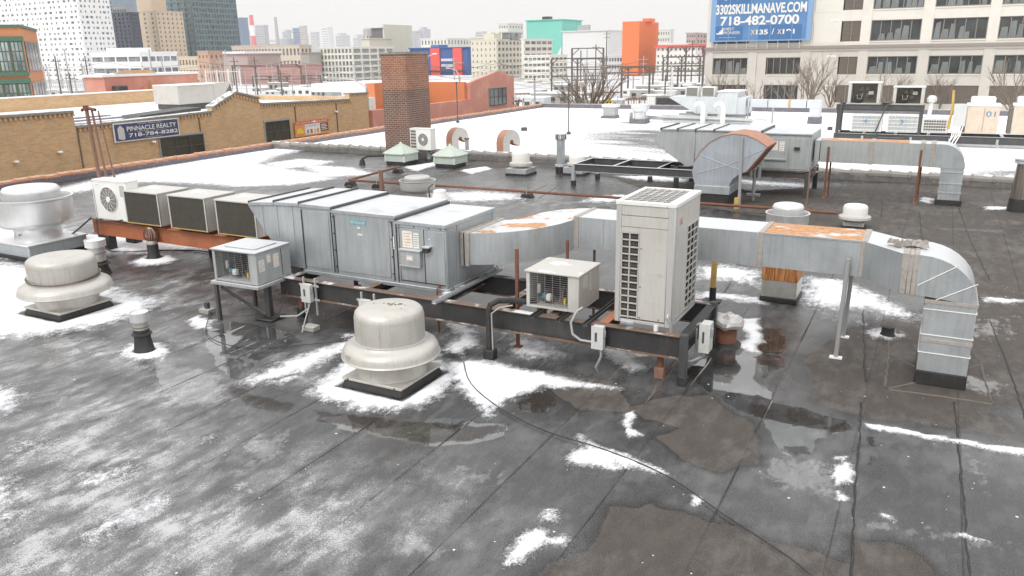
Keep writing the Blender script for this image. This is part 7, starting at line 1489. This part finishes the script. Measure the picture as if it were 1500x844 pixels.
# bare winter trees
def tree(label, x, yb, D, h_, spread, seed, nb=9, lean=.0, z0=ZS, trunk_h=.12, m='bark', tr=.02):
    u, v, _ = Q(x, yb, D); t = thing('bare_tree', label, 'tree', u, v, z0); r_ = random.Random(seed); tk = MB(); cr_ = MB()
    def grow(p, d, L, r, lv):
        q = p+d*L; mid = p+d*L*.5+Vector((r_.uniform(-1, 1), r_.uniform(-1, 1), 0))*L*.05
        (tk if lv == 0 else cr_).tube([p, mid, q], [r, r*.8, r*.6], 5 if lv < 2 else 3)
        if lv >= 4: return
        for k in range(nb if lv == 0 else r_.choice((2, 3, 3))):
            a = r_.uniform(0, 6.28); s = spread if lv == 0 else .5
            nd = (d+Vector((math.cos(a), math.sin(a), r_.uniform(-.05, .35)))*s*r_.uniform(.5, 1.1)).normalized()
            grow(p+d*L*r_.uniform(.55, 1), nd, L*(r_.uniform(.55, .8) if lv else h_*(1-trunk_h)*.42/L), r*(.55 if lv else .4), lv+1)
    grow(Vector((0, 0, 0)), Vector((lean, 0, 1)).normalized(), h_*trunk_h, h_*tr, 0)
    tk.build('trunk', M[m], t); cr_.build('crown', M[m], t); return t
tree('big spreading bare bush behind the far roof corner', 865, 158, 76, 10.2, 1.0, 3, 20, trunk_h=.42, tr=.03); tree('small bare tree right of the salmon building', 762, 158, 78, 6.4, .7, 5, 8, trunk_h=.6, tr=.03)
for i, (x, D, h_, sp_, lab) in enumerate(((1060, 112, 8.2, .8, 'bare tree before the left end of the loft building'), (1165, 108, 8.0, 1.0, 'wide bare tree behind the far duct'), (1187, 110, 10.2, .45, 'tall slim pale bare tree behind the far duct'), (1215, 112, 7.6, .8, 'bare tree right of the slim pale tree'), (1300, 112, 8.0, .9, 'bare tree behind the open sided condensers'), (1480, 100, 9.4, .75, 'bare tree at the right edge before the loft building'), (1375, 114, 7.2, .8, 'faint bare tree behind the yellow pipe'), (1105, 116, 6.8, .9, 'low bare tree between the two left loft windows'))):
    tree(lab, x, 168, D, h_, sp_, 30+i, 9, trunk_h=.25, tr=.026)
for x, D, h_, lab in ((985, 130, 4.5, 'small bare tree by the yard fence'), (340, 250, 6, 'dark bare tree near the red sheds'), (415, 250, 6, 'bare tree in front of the cream and red striped block'), (455, 260, 5, 'bare tree beside the plain grey end wall')): tree(lab, x, 120, D, h_, .7, int(x), 7, trunk_h=.2)
# ------------------------------------------------------------------ air over the city
hz = MB().box(-4200, -60, -7.6, 4200, 3200, 175).build('haze', None or bpy.data.materials.new('haze_air'), smooth=False)
hz['kind'] = 'stuff'; hm = hz.data.materials[0]; hm.use_nodes = True; hn = hm.node_tree; hn.nodes.clear()
pvn = N(hn, 'ShaderNodeVolumePrincipled', ins={'Density': .00016}); pvn.inputs['Color'].default_value = (1, 1, 1, 1); ho = N(hn, 'ShaderNodeOutputMaterial'); hn.links.new(pvn.outputs[0], ho.inputs['Volume'])
for n_ in ('stiffening_creases', 'standing_seams', 'panel_joints', 'screw_heads', 'wire_guard', 'copper_pipes', 'fan_guard_wires', 'louvre_grid', 'coil_slats', 'top_grille', 'print', 'panel_creases', 'end_seams', 'web_stiffener', 'cross_creases', 'glazing_bars', 'strut_rack', 'tank_legs', 'fan_blades', 'lifting_hook', 'arrows', 'guy_wire'):
    for o in C.objects:
        if o.name.split('.')[0] == n_: o['kind'] = 'stuff'
